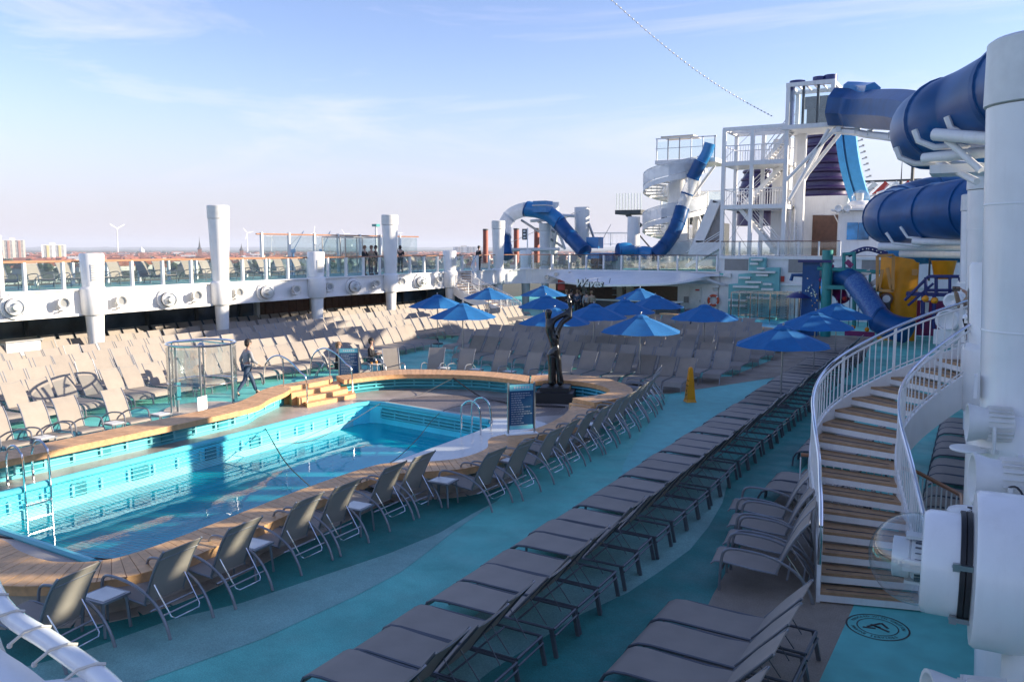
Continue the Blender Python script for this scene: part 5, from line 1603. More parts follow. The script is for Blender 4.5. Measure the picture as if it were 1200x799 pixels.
# ================================================================== POOL FURNISHINGS
def ladder(label, loc, rz, steps=3):
    t = thing('pool_ladder', label, 'ladder', loc, rz, 'steel pool ladders')
    for s in (-0.25, 0.25):
        bb = B(); bb.tube(catmull([(0.50, s, 0), (0.50, s, 0.45), (0.42, s, 0.72), (0.22, s, 0.82), (0.02, s, 0.72), (-0.06, s, 0.45), (-0.06, s, -1.3)], 5), 0.024, 8); part('rail', bb, 'chrome', t)
    for k in range(steps):
        bb = B(); bb.box((-0.06, 0, -0.32 - 0.28 * k), (0.08, 0.5, 0.03)); part('rung', bb, 'chrome', t, smooth=False)
    return t
ladder('steel ladder at the forward right corner of the pool', (-11.02, 17.3, 0.10), 0)
ladder('steel ladder at the left end of the pool, over the netting', (-15.72, 9.05, 0.10), PI)

# net over the after part of the pool
t = thing('pool_net', 'fine black safety net with sagging rope edges stretched over the near end of the pool', 'net')
def netz(x, y):
    return 0.10 - 0.34 * max(0, math.sin(PI * (x + 15.8) / 5.0)) * max(0, min(1, (y - 7.0) / 2.5))
bb = B()
def edge_y(x):       # forward limit of the net
    return 11.6 + 3.4 * ((-10.9 - x) / 4.9)
def thin(bb, a, c, w_=0.0042):
    a, c = Vector(a), Vector(c); d = (c - a).normalized(); n = Vector((-d.y, d.x, 0)) * w_
    bb.add([a - n, a + n, c + n, c - n], [(0, 1, 2, 3)])
x = -15.7
while x < -10.9:
    ye = edge_y(x); ys = [7.2 + (ye - 7.2) * i / 8 for i in range(9)]
    for a, c in zip(ys, ys[1:]): thin(bb, (x, a, netz(x, a)), (x, c, netz(x, c)))
    x += 0.11
y = 7.3
while y < 15:
    xs = [-15.75 + 4.85 * i / 10 for i in range(11)]
    for a, c in zip(xs, xs[1:]):
        if y < edge_y(a) or y < edge_y(c): thin(bb, (a, y, netz(a, y)), (c, y, netz(c, y)))
    y += 0.11
o = part('mesh', bb, 'black', t, smooth=False); o['kind'] = 'stuff'
for pts in ([(-10.95, 11.6), (-12.2, 12.6), (-13.8, 13.7), (-15.75, 15.0)],):
    bb = B(); bb.tube(catmull([(x, y, netz(x, y) + 0.01) for x, y in pts], 6), 0.014, 5); part('edge_rope', bb, 'black', t)
bb = B(); bb.tube(catmull([(-15.3, 6.9, 0.12), (-13.6, 7.3, 0.1), (-12.3, 7.35, 0.02), (-11.5, 7.8, -0.22), (-11.25, 8.9, -0.36), (-11.15, 10.2, -0.3), (-11.3, 11.6, -0.15), (-11.0, 12.4, 0.1)], 6), 0.022, 6); part('heavy_rope', bb, 'black', t)
bb = B(); bb.tube(catmull([(-14.9, 6.8, 0.12), (-13.2, 7.15, 0.09), (-12.0, 7.5, -0.1), (-11.35, 8.4, -0.3), (-11.2, 9.6, -0.4), (-11.15, 11.3, -0.2)], 6), 0.016, 5); part('heavy_rope', bb, 'black', t)
t = thing('net_rope', 'long thin black rope lying over the terrace and across the pool', 'rope')
bb = B(); bb.tube(catmull([(-14.6, 22.0, 0.5), (-13.2, 21.4, 0.12), (-12.2, 21.0, 0.12), (-11.6, 20.8, 0.12), (-10.8, 21.0, 0.12), (-10.2, 21.2, 0.12)], 6), 0.022, 5); part('rope', bb, 'black', t)
bb = B(); bb.tube(catmull([(-14.6, 22.0, 0.5), (-15.0, 20.6, 0.12), (-15.2, 19.3, 0.14), (-15.0, 17.5, -0.1), (-14.6, 15.5, -0.2), (-14.9, 14.4, -0.1)], 6), 0.008, 5); part('line', bb, 'charcoal', t)
bb = B(); bb.tube(catmull([(-12.5, 21.0, 0.12), (-12.9, 19.0, 0.14), (-12.3, 16.8, -0.2), (-11.4, 14.6, -0.15), (-11.0, 13.2, 0.1)], 6), 0.009, 5); part('line', bb, 'black', t)
# gathered grey net on the aft terrace
t = thing('gathered_net', 'bundle of grey netting lying on the terrace at the left corner of the pool', 'net')
rg = random.Random(4)
for k in range(9):
    bb = B(); pts = []
    for i in range(7):
        s = i / 6
        pts.append((-14.6 + 3.3 * s + rg.uniform(-.03, .03), 6.75 + 0.10 * math.sin(s * 5 + k) - 0.15 * s + (k - 4) * 0.045, 0.11 + rg.uniform(0, 0.05)))
    bb.tube(catmull(pts, 4), 0.02, 5); part('strand', bb, 'grey_panel', t)

def info_sign(label, loc, rz, wd=0.62, h=1.05):
    t = thing('information_sign', label, 'sign', loc, rz, 'pool rule signs in steel frames')
    for s in (-1, 1):
        bb = B(); bb.cyl((0, s * wd / 2, 0), (0, s * wd / 2, h + 0.12), 0.025, n=8); part('post', bb, 'steel', t)
    bb = B(); bb.box((0, 0, 0.012), (0.26, wd + 0.12, 0.024)); part('foot_plate', bb, 'white', t, smooth=False)
    bb = B(); bb.box((0, 0, 0.10 + h / 2), (0.02, wd - 0.05, h - 0.02)); pn = part('panel', bb, 'navy_print', t, smooth=False)
    bb = B(); bb.box((0.0115, 0, h + 0.01), (0.002, wd - 0.06, 0.14)); part('header', bb, 'turq_pale', pn, smooth=False)
    bb = B(); bb.box((0.0115, 0, 0.16), (0.002, wd - 0.06, 0.09)); part('footer', bb, 'turq_pale', pn, smooth=False)
    rs = random.Random(9)
    for k in range(15):
        wl = (wd - 0.14) * rs.choice([0.5, 0.62, 0.75, 0.9, 0.95])
        bb = B(); y0 = -(wd - 0.14) / 2; y = y0
        while y < y0 + wl:
            l_ = rs.uniform(0.02, 0.07); bb.box((0.0118, y + l_ / 2, h - 0.12 - k * 0.052), (0.002, l_, 0.020)); y += l_ + 0.014
        part('text_line', bb, 'print_grey', pn, smooth=False)
    for k in range(6):
        bb = B(); bb.box((0.0130, -0.16 + k * 0.065, h + 0.01), (0.002, 0.035, 0.05)); part('header_mark', bb, 'white', pn, smooth=False)
    return t
M['print_grey'] = mat('print_grey', (0.42, 0.46, 0.50), 0.4)
M['navy_print'] = mat('navy_print', (0.02, 0.09, 0.20), 0.35, var=0.1)
info_sign('blue pool sign in a steel frame standing on the near wooden coping', (-8.82, 16.05, 0.51), -0.75)
info_sign('blue pool sign in a steel frame behind the far coping, before two seated people', (-18.25, 21.2, 0.0), -0.95, 0.66, 1.25)

# yellow wet floor cone
t = thing('wet_floor_cone', 'tall yellow caution cone standing on the turquoise deck', 'caution cone', (-7.5, 24.35, 0.005), -0.9)
bb = B(); bb.add([(-.16, -.16, 0), (.16, -.16, 0), (.16, .16, 0), (-.16, .16, 0), (-.13, -.13, .08), (.13, -.13, .08), (.13, .13, .08), (-.13, .13, .08), (-.055, -.055, 1.02), (.055, -.055, 1.02), (.055, .055, 1.02), (-.055, .055, 1.02), (-.03, -.03, 1.07), (.03, -.03, 1.07), (.03, .03, 1.07), (-.03, .03, 1.07)],
                 [(3, 2, 1, 0)] + [(4 * j + i, 4 * j + (i + 1) % 4, 4 * j + 4 + (i + 1) % 4, 4 * j + 4 + i) for j in range(3) for i in range(4)] + [(12, 13, 14, 15)])
part('body', bb, 'yellow', t, smooth=False)
for z in (0.66, 0.50):
    text_mesh('CAUTION', 0.045, 'black', t, (0, -(0.13 - (z - 0.08) / 0.94 * 0.075) - 0.004, z), (PI / 2 - 0.08, 0, 0), 'lettering', 0.001)
bb = B()
for (x, z, l, a) in ((0, 0.30, 0.13, 1.2), (0.02, 0.22, 0.12, -0.7), (-0.03, 0.2, 0.1, 0.9), (0.0, 0.37, 0.04, 0)):
    bb.box((x, -0.128 + (z - 0.08) * 0.08, z), (l, 0.006, 0.03), rot=(0.0, a, 0))
part('figure', bb, 'black', t, smooth=False)

# round glass shower enclosure
def shower(label, loc, r=0.95, h=1.95, square=False):
    t = thing('glass_shower', label, 'outdoor shower', loc, 0)
    N_ = 4
    ang = [0.3 + 2 * PI * k / 6 for k in range(6)]
    for k, a in enumerate(ang):
        bb = B(); bb.cyl((r * math.cos(a), r * math.sin(a), 0), (r * math.cos(a), r * math.sin(a), h), 0.03, n=9); part('post', bb, 'steel', t)
    for k in (0, 1, 2, 3, 4):
        bb = B(); a0 = ang[k] + 0.07; a1 = ang[(k + 1) % 6] - 0.07 + (2 * PI if k == 5 else 0)
        pts = [(r * math.cos(a0 + (a1 - a0) * i / 6), r * math.sin(a0 + (a1 - a0) * i / 6)) for i in range(7)]
        bb.sheet(pts, [0.25] * 7, [h - 0.1] * 7, 0.012); part('glass_pane', bb, 'clear', t)
    for z, rr_ in ((h, 0.035), (0.85, 0.018)):
        bb = B(); bb.tube([(r * math.cos(2 * PI * i / 36), r * math.sin(2 * PI * i / 36), z) for i in range(36)], rr_, 7, closed=True); part('hoop', bb, 'chrome', t)
    bb = B(); bb.tube([(r * math.cos(ang[0]), r * math.sin(ang[0]), h), (0, 0, h + 0.06), (r * math.cos(ang[3]), r * math.sin(ang[3]), h)], 0.022, 6); part('overhead_pipe', bb, 'chrome', t)
    bb = B(); bb.cyl((0, 0, h - 0.05), (0, 0, h + 0.02), 0.11, 0.04, 14); part('shower_head', bb, 'chrome', t)
    bb = B(); bb.lathe([(0.045, 0), (0.045, h * 0.98), (0, h * 0.98)], (r * math.cos(ang[4]) * 0.8, r * math.sin(ang[4]) * 0.8, 0), 10); part('riser', bb, 'frame', t)
    bb = B(); bb.box((r * math.cos(ang[4]) * 0.8, r * math.sin(ang[4]) * 0.8 - 0.0, 0.65), (0.13, 0.13, 0.5)); part('control_box', bb, 'turq_dark', t, smooth=False)
    bb = B(); bb.box((r * math.cos(ang[5]) * 0.99 + 0.03, r * math.sin(ang[5]), 0.35), (0.02, 0.4, 0.42), 0.2); part('notice', bb, 'white', t, smooth=False)
    bb = B(); bb.lathe([(r + 0.12, 0), (r + 0.12, 0.05), (0, 0.052)], n=36); part('tray', bb, 'tile', t)
    return t
shower('round glass and steel shower enclosure behind the far pool coping', (-19.45, 16.2, 0.0))
t = thing('glass_enclosure', 'square glass shower cage with steel frame in front of the aqua stepped panel', 'outdoor shower', (-10.82, 48.69, 0.00))
for sx in (-1.6, -0.5, 0.6, 1.6):
    for sy in (-0.9, 0.9):
        bb = B(); bb.box((sx, sy, 1.05), (0.07, 0.07, 2.1)); part('post', bb, 'chrome', t, smooth=False)
for sy in (-0.9, 0.9):
    for sx in (-1.05, 0.05, 1.1):
        bb = B(); bb.box((sx, sy, 1.1), (0.9, 0.02, 1.8)); part('glass_pane', bb, 'clear', t, smooth=False)
bb = B()
for z in (0.15, 2.1):
    bb.bar((-1.6, -0.9, z), (1.6, -0.9, z), 0.06, 0.07); bb.bar((-1.6, 0.9, z), (1.6, 0.9, z), 0.06, 0.07); bb.bar((-1.6, -0.9, z), (-1.6, 0.9, z), 0.05, 0.06); bb.bar((1.6, -0.9, z), (1.6, 0.9, z), 0.05, 0.06)
part('frame', bb, 'chrome', t, smooth=False)
bb = B()
for i in range(7):
    for j in range(12): bb.cyl((-1.4 + i * 0.45, 0, 0.2 + j * 0.15), (-1.4 + i * 0.45, 0, 0.24 + j * 0.15), 0.05, n=6)
part('nozzles', bb, 'charcoal', t)['kind'] = 'stuff'

# forward hot tub with wood rim
t = thing('forward_pool', 'small forward pool with wooden rim and turquoise slats behind the loungers', 'hot tub')
pts = [(-17.53, 50.58, 0.50), (-15.97, 49.92, 0.50), (-13.62, 47.73, 0.50), (-11.61, 45.74, 0.50), (-9.21, 43.77, 0.50), (-8.32, 45.88, 0.50)]
pp = catmull(pts, 5)
bb = B(); bb.sheet([(p.x, p.y) for p in pp], [0.0] * len(pp), [0.42] * len(pp), 0.15); part('wall', bb, 'turq', t)
bb = B(); bb.sheet([(p.x, p.y) for p in pp], [0.42] * len(pp), [0.52] * len(pp), 0.55); part('rim', bb, 'wood', t)
for z in (0.12, 0.22, 0.32):
    bb = B(); bb.tube([(p.x - 0.08, p.y - 0.12, z) for p in pp], 0.03, 5); part('slat', bb, 'turq_pale', t)
bb = B(); bb.sheet([(p.x - 0.5, p.y + 4.2) for p in pp], [0.0] * len(pp), [0.55] * len(pp), 0.15); part('wall', bb, 'turq', t)
for z in (0.15, 0.3, 0.45):
    bb = B(); bb.tube([(p.x - 0.5, p.y + 4.1, z) for p in pp], 0.03, 5); part('slat', bb, 'turq_pale', t)
bb = B(); bb.prism([(p.x, p.y) for p in pp[::6]] + [(p.x - 0.5, p.y + 4.1) for p in pp[::-6]], 0.01, 0.3); part('water', bb, 'slide_light', t, smooth=False)
# dark pedestal
bb = B(); bb.box((0, 0, 0.7), (0.55, 0.55, 1.4)); solo('towel_bin', bb, 'charcoal', 'dark square bin beside the small forward pool', 'bin', loc=(-13.44, 43.43, 0.00), smooth=False)

# ================================================================== SKINNED FIGURES
def skin(name, joints, edges, m, parent, sub=1, label=None):
    """joints: (x, y, z, radius)"""
    me = bpy.data.meshes.new(name)
    me.from_pydata([j[:3] for j in joints], edges, [])
    me.materials.append(M[m])
    o = new_obj(name, me, parent)
    md = o.modifiers.new('skin', 'SKIN'); md.use_smooth_shade = True
    for i, j in enumerate(joints):
        sv = me.skin_vertices[0].data[i]
        r = j[3]
        sv.radius = r if isinstance(r, (tuple, list)) else (r, r)
        sv.use_root = (i == 0)
    s = o.modifiers.new('sub', 'SUBSURF'); s.levels = sub; s.render_levels = sub
    if label: o['label'] = label
    return o

def person(label, loc, rz, top='cloth_black', legs='denim', hair='hair', pose='stand', h=1.74, sc_detail=1, group=None, prop=None):
    """faces local +Y"""
    t = thing('person', label, 'person', loc, rz, group)
    k = h / 1.75
    def J(x, y, z, r): return (x * k, y * k, z * k, (r[0] * k, r[1] * k) if isinstance(r, tuple) else r * k)
    if pose == 'sit':
        pel = (0, 0, 0.50); hipz = 0.50
        leg = {s: [J(s * .10, 0.0, .50, .085), J(s * .12, .42, .52, .062), J(s * .12, .46, .10, .042), J(s * .12, .60, .04, .038)] for s in (-1, 1)}
    elif pose == 'walk':
        pel = (0, 0, 0.93); hipz = 0.93
        leg = {-1: [J(-.09, 0, .92, .088), J(-.09, .20, .52, .060), J(-.09, .34, .10, .040), J(-.09, .48, .05, .036)],
               1: [J(.09, 0, .92, .088), J(.09, -.10, .50, .060), J(.09, -.38, .16, .040), J(.09, -.30, .04, .036)]}
    else:
        hipz = 0.93
        leg = {s: [J(s * .095, 0, .92, .088), J(s * .10, .02, .50, .060), J(s * .105, .0, .09, .040), J(s * .11, .14, .035, .036)] for s in (-1, 1)}
    sh = hipz + 0.50
    lean = 0.06 if pose in ('walk', 'lean') else 0.0
    if pose == 'photo':
        arm = {s: [J(s * .19, lean, sh - .02, .050), J(s * .26, .10, sh - .24, .040), J(s * .12, .36, sh + .10, .028), J(s * .08, .42, sh + .15, .026)] for s in (-1, 1)}
    elif pose == 'sit':
        arm = {s: [J(s * .19, lean, sh - .02, .050), J(s * .26, .06, sh - .28, .040), J(s * .12, .30, sh - .22, .028), J(s * .08, .38, sh - .20, .026)] for s in (-1, 1)}
    elif pose == 'walk':
        arm = {-1: [J(-.19, lean, sh - .02, .050), J(-.24, -.10, sh - .30, .040), J(-.22, .02, sh - .52, .028), J(-.21, .06, sh - .60, .026)],
               1: [J(.19, lean, sh - .02, .050), J(.24, .12, sh - .28, .040), J(.20, .30, sh - .42, .028), J(.18, .36, sh - .46, .026)]}
    elif pose == 'lean':
        arm = {s: [J(s * .19, lean, sh - .02, .050), J(s * .24, .16, sh - .26, .040), J(s * .14, .40, sh - .28, .028), J(s * .10, .48, sh - .27, .026)] for s in (-1, 1)}
    else:
        arm = {s: [J(s * .19, lean, sh - .02, .050), J(s * .25, -.02, sh - .30, .040), J(s * .23, .08, sh - .54, .028), J(s * .22, .10, sh - .62, .026)] for s in (-1, 1)}
    # body: one continuous surface
    js = [J(0, 0, hipz, .12), J(0, .01, hipz + .22, .11), J(0, lean, sh - .04, (.13, .10)), J(0, lean + .01, sh + .08, .05), J(0, lean + .03, sh + .16, .062), J(0, lean + .035, sh + .24, .088), J(0, lean + .02, sh + .33, .06)]
    ed = [(0, 1), (1, 2), (2, 3), (3, 4), (4, 5), (5, 6)]
    for s in (-1, 1):
        b0 = len(js); js += leg[s]; ed += [(0, b0), (b0, b0 + 1), (b0 + 1, b0 + 2), (b0 + 2, b0 + 3)]
        b0 = len(js); js += arm[s]; ed += [(2, b0), (b0, b0 + 1), (b0 + 1, b0 + 2), (b0 + 2, b0 + 3)]
    skin('body', js, ed, 'skin', t)
    # fingers
    for s in (-1, 1):
        hx, hy, hz_ = arm[s][3][:3]; fx, fy, fz = arm[s][2][:3]
        d = (Vector((hx, hy, hz_)) - Vector((fx, fy, fz))).normalized()
        sidev = Vector((1, 0, 0)) if abs(d.x) < 0.8 else Vector((0, 1, 0))
        bb = B()
        for f, ln in zip((-1.5, -0.5, 0.5, 1.5), (0.075, 0.085, 0.082, 0.066)):
            a = Vector((hx, hy, hz_)) + sidev * f * 0.016 + d * 0.01
            m1 = a + d * ln * 0.55; e = m1 + (d + Vector((0, 0, -0.6))).normalized() * ln * 0.5
            bb.tube([a, m1, e], [0.009, 0.0085, 0.006], 5)
        a = Vector((hx, hy, hz_)) + sidev * -s * 0.03
        bb.tube([a, a + (d * 0.6 - sidev * s * 0.8).normalized() * 0.05, a + d * 0.07 - sidev * s * 0.035], [0.011, 0.010, 0.007], 5)
        part('fingers', bb, 'skin', t)
    # clothing shells
    js = [J(0, 0, hipz - .02, .128), J(0, .01, hipz + .22, .128), J(0, lean, sh - .03, (.15, .118)), J(0, lean + .01, sh + .05, .062)]
    ed = [(0, 1), (1, 2), (2, 3)]
    for s in (-1, 1):
        b0 = len(js)
        js += [(*a[:3], (a[3] if not isinstance(a[3], tuple) else a[3][0]) + .014 * k) for a in arm[s][:3]]; ed += [(2, b0), (b0, b0 + 1), (b0 + 1, b0 + 2)]
    skin('jacket', js, ed, top, t)
    js = [J(0, 0, hipz + .03, .132)]; ed = []
    for s in (-1, 1):
        b0 = len(js); js += [(*a[:3], a[3] + .016 * k) for a in leg[s][:3]]; ed += [(0, b0), (b0, b0 + 1), (b0 + 1, b0 + 2)]
    skin('trousers', js, ed, legs, t)
    for s in (-1, 1):
        f = leg[s]; a = Vector(f[2][:3]); c = Vector(f[3][:3])
        skin('shoe', [(a.x, a.y - 0.02, max(0.045, a.z - 0.06), 0.048), (c.x, c.y + 0.03, max(0.035, c.z), 0.042)], [(0, 1)], 'cloth_black', t)
    hc = Vector((0, (lean + .035) * k, (sh + .25) * k))
    bb = B(); bb.ball((hc.x, hc.y - 0.015 * k, hc.z + 0.03 * k), 0.112 * k, 14, 9, (0.92, 1.05, 1.0), -0.1, PI / 2)
    bb.ball((hc.x, hc.y - 0.05 * k, hc.z - 0.01 * k), 0.10 * k, 12, 7, (0.95, 0.8, 1.1)); part('hair', bb, hair, t)
    bb = B(); bb.ball((hc.x, hc.y + 0.102 * k, hc.z - 0.01 * k), 0.016 * k, 7, 5, (0.8, 1.2, 1.4))
    for s in (-1, 1): bb.ball((hc.x + s * 0.098 * k, hc.y, hc.z - 0.005), 0.024 * k, 7, 5, (0.4, 0.8, 1.2))
    part('nose_and_ears', bb, 'skin', t)
    bb = B()
    for s in (-1, 1): bb.ball((hc.x + s * 0.034 * k, hc.y + 0.086 * k, hc.z + 0.018 * k), 0.011 * k, 7, 4)
    bb.box((hc.x, hc.y + 0.088 * k, hc.z - 0.05 * k), (0.045 * k, 0.012, 0.008)); part('eyes_and_mouth', bb, 'hair', t)
    return t

# walking man near the shower (walks to the right in the photo, towards +Y)
wk = person('man in grey jumper and jeans walking past the glass shower', (-20.15, 18.5, 0), -0.35, 'cloth_grey', 'denim', 'hair', 'walk')
# photographer on the stair
ph = person('person in a tan coat photographing from the top of the curved stair', (-0.02, 17.3, 2.35), 2.35, 'cloth_tan', 'cloth_black', 'hair_light', 'photo', 1.76)
bb = B(); bb.box((0, 0, 0), (0.155, 0.02, 0.085)); bb.cyl((0.04, -0.012, 0.012), (0.04, 0.02, 0.012), 0.018, n=8)
o = solo('phone', bb, 'black', 'black phone held up by the person on the stair', 'phone', loc=(0, 0, 0), smooth=False)
o.location = Matrix.Rotation(2.35, 3, 'Z') @ Vector((0, 0.47, 1.60)) + Vector((-0.02, 17.3, 2.35)); o.rotation_euler = (0, 0, 2.35)
bb = B(); bb.box((0, 0, 0), (0.09, 0.008, 0.12)); bb.box((0, 0.001, 0.02), (0.05, 0.01, 0.04))
bd = solo('name_badge', bb, 'white', 'white badge hanging at the waist of the person on the stair', 'badge', smooth=False)
bd.location = Matrix.Rotation(2.35, 3, 'Z') @ Vector((0.05, 0.155, 1.02)) + Vector((-0.02, 17.3, 2.35)); bd.rotation_euler = (0, 0, 2.35)
# two seated people behind the sign
p1 = person('person in black with sunglasses sitting at a low table beside the far pool sign', (-19.75, 24.2, -0.05), -1.2, 'cloth_black', 'denim', 'hair', 'sit')
p2 = person('person with sandy hair half hidden behind the far pool sign', (-19.95, 22.6, -0.05), -0.9, 'cloth_black', 'cloth_black', 'hair_light', 'sit')
for k, (x, y, rz) in enumerate(((-20.05, 24.15, 0.35), (-20.2, 22.5, 0.6))):
    dup(ac_proto, (x - 0.35, y - 0.1, 0), rz, ['armchair under the seated person in black', 'armchair under the half hidden seated person'][k], 'armchairs behind the forward coping')
t = dup(st_p, (-19.1, 23.6, 0), 0.2, 'low side table in front of the seated person in black')
for (dx, dy, h_, lb) in ((0.05, 0.05, 0.12, 'orange drink tumbler on the table of the seated people'), (-0.08, -0.08, 0.07, 'orange snack bowl on the table of the seated people')):
    bb = B(); bb.lathe([(0.0, 0), (0.035, 0.0), (0.045, h_), (0.0, h_ * 0.9)], n=12); solo('tumbler' if h_ > 0.1 else 'bowl', bb, 'orange', lb, 'cup' if h_ > .1 else 'bowl', loc=(-19.1 + dx, 23.6 + dy, 0.454))
# balcony people
for k, (p, rz, tp, hr, ps, lb) in enumerate((
        ((-31.54, 45.00, 4.11), 0.3, 'cloth_black', 'hair_light', 'lean', 'leftmost person leaning near the balcony rail beside the second tall column'),
        ((-29.06, 44.20, 4.13), -0.4, 'cloth_tan', 'hair_light', 'stand', 'x'),
        ((-29.19, 44.00, 4.14), 0.4, 'cloth_black', 'hair', 'stand', 'x'))):
    pass
BP = [((-33.0, 40.6), 1.2, 'cloth_black', 'hair_light', 'lean', 'seated looking person with light hair left of the second tall column on the balcony'),
      ((-32.4, 41.5), 1.7, 'cloth_tan', 'hair_light', 'lean', 'person in a tan top leaning on the balcony rail left of the second tall column'),
      ((-33.0, 42.3), -1.4, 'cloth_black', 'hair', 'stand', 'dark haired person in black behind the balcony glass near the column'),
      ((-32.9, 41.9), 0.4, 'cloth_black', 'hair', 'photo', 'x')]
def on_balcony(u, X):
    a = math.radians(bearing(u)); return (X, X / math.tan(a))
for u, X, rz, tp, hr, ps, lb in ((426, -32.6, -1.4, 'cloth_black', 'hair_light', 'lean', 'leftmost balcony person with light hair leaning on the orange rail'),
                                 (434, -32.5, -1.6, 'cloth_tan', 'hair_light', 'lean', 'balcony person in a tan top leaning on the rail beside the tall column'),
                                 (440, -33.2, -1.2, 'cloth_black', 'hair', 'stand', 'dark clothed balcony person just left of the second tall column'),
                                 (469, -33.4, 0.8, 'cloth_black', 'hair', 'photo', 'person in black photographing, right of the second tall column on the balcony'),
                                 (561, -32.0, -0.3, 'cloth_black', 'hair', 'stand', 'person in dark clothes with a backpack at the top of the port staircase'),
                                 (2, -33.0, 0.5, 'cloth_black', 'hair', 'stand', 'x')):
    if lb == 'x': continue
    person(lb, (*on_balcony(u, X), 3.0), rz, tp, 'cloth_black', hr, ps)
for k, (u, Y, tp, lb) in enumerate(((664, 51.6, 'cloth_black', 'leftmost of the dark dressed people at the bar'), (670, 52.2, 'cloth_black', 'second dark dressed person from the left at the bar'), (677, 51.8, 'denim', 'person in dark blue at the bar left of the grey pillar'),
                                    (688, 50.8, 'cloth_grey', 'person in a grey top in front of the bar below the sign'), (694, 50.9, 'cloth_tan', 'person in a mauve brown top right of the grey clad one at the bar'), (681, 53.0, 'cloth_black', 'dark dressed person deeper inside the bar'))):
    a = math.radians(bearing(u)); person(lb, (Y * math.tan(a), Y, 0), 0.4 * (k - 2), tp, 'cloth_black', 'hair' if k % 2 else 'hair_light', 'stand')
person('person seen behind the forward balcony glass near the blue loop slide', (-25.6 - 5.2, 60, 3.0), 1.0, 'cloth_grey', 'denim', 'hair', 'stand') if False else None

# ================================================================== STATUE
t = thing('bronze_statue', 'tall glossy black abstract statue of entwined figures with a raised arm on a stepped plinth', 'statue', (-10.95, 22.1, 0.0), 0)
bb = B(); bb.box((0, 0, 0.25), (1.12, 1.12, 0.32), 0.35); part('plinth', bb, 'black', t, smooth=False)
bb = B(); bb.box((0, 0, 0.475), (0.86, 0.86, 0.14), 0.35); part('plinth_step', bb, 'black', t, smooth=False)
ux, uy = math.cos(math.radians(27)), math.sin(math.radians(27))
zb = 0.54
def Q(a, z, r, dpt=0.0): return (a * ux + dpt * uy, a * uy - dpt * ux, z + zb, r)
js = [Q(-.01, 1.10, .17), Q(-.08, 1.30, .115), Q(-.13, 1.52, .14), Q(-.20, 1.72, .175), Q(-.29, 1.86, .15), Q(-.24, 2.03, .075), Q(-.24, 2.20, .125), Q(-.23, 2.33, .115),
      Q(-.05, 2.00, .085), Q(.15, 2.12, .075), Q(.42, 2.22, .12), Q(.42, 2.36, .05), Q(.39, 2.53, .085), Q(.37, 2.65, .035), Q(.35, 2.78, .02),
      Q(.02, 1.42, .085, .05), Q(.05, 1.70, .085, .06), Q(.16, 1.92, .08, .03), Q(.40, 2.10, .10, .02),
      Q(.13, 1.08, .12, .03), Q(-.14, .92, .15), Q(-.12, .62, .125), Q(-.12, .28, .13), Q(-.13, .0, .15), Q(.05, .82, .11, .03), Q(.09, .42, .09, .03), Q(.15, 0, .12, .02)]
ed = [(0, 1), (1, 2), (2, 3), (3, 4), (4, 5), (5, 6), (6, 7), (4, 8), (8, 9), (9, 10), (10, 11), (11, 12), (12, 13), (13, 14), (1, 15), (15, 16), (16, 17), (17, 18), (18, 10), (0, 19), (0, 20), (20, 21), (21, 22), (22, 23), (0, 24), (24, 25), (25, 26)]
skin('figure', js, ed, 'bronze', t, 2)

# ================================================================== SLIDES
def pipe(t, name, path, r, m, n=20, k=8, flanges=True, step=2.4, fm=None):
    pa = catmull(path, k)
    bb = B(); bb.tube(pa, r, n, cap=False); part(name, bb, m, t, ang=60)
    if flanges:
        P = resample(pa, step)
        for i, p in enumerate(P):
            a_ = P[max(0, i - 1)]; c_ = P[min(len(P) - 1, i + 1)]
            d = (c_ - a_).normalized()
            bb = B(); bb.lathe([(r * 0.99, -0.06), (r * 1.05, -0.05), (r * 1.05, 0.05), (r * 0.99, 0.06)], p, n, axis=d); part('flange', bb, fm or m, t)
    return pa
# upper hairpin tube on the right
t = thing('tube_slide', 'big dark blue slide tube making a hairpin high on the right behind the huge column', 'water slide')
pA = [(1.06, 11.00, 6.81), (0.55, 12.00, 6.74), (-0.11, 13.50, 6.66), (-0.52, 14.00, 6.58), (-0.82, 15.00, 6.59), (-0.80, 16.25, 6.62), (-0.44, 17.00, 6.61), (0.10, 17.75, 6.63), (1.12, 18.50, 6.72)]
pipe(t, 'tube', pA, 0.585, 'slide_blue', 28, step=1.7)
# long seams
pa = catmull(pA, 8)
for off in (0.18,):
    bb = B(); bb.tube([p + Vector((-1.10, -0.36, off)) * 0.0 + Vector((0, 0, 0.59)) for p in pa], 0.03, 5); part('seam', bb, 'navy', t)
for k, p in enumerate(((-0.51, 13.40, 6.25), (-0.09, 13.00, 6.35), (-0.81, 14.25, 6.11))):
    c = Vector(p); bb = B(); bb.tube([c + Vector((-0.42, 0, 0.12)), c + Vector((-0.36, 0, -0.04)), c + Vector((-0.15, 0, -0.14)), c + Vector((0.25, 0, -0.14)), c + Vector((0.42, 0, -0.04)), c + Vector((0.5, 0, 0.12))], 0.045, 6); part('cradle', bb, 'white', t)
pipe(t, 'return_tube', [(-0.41, 19.00, 6.71), (0.03, 18.75, 6.69), (1.00, 18.75, 6.76)], 0.5, 'slide_mid', 22)
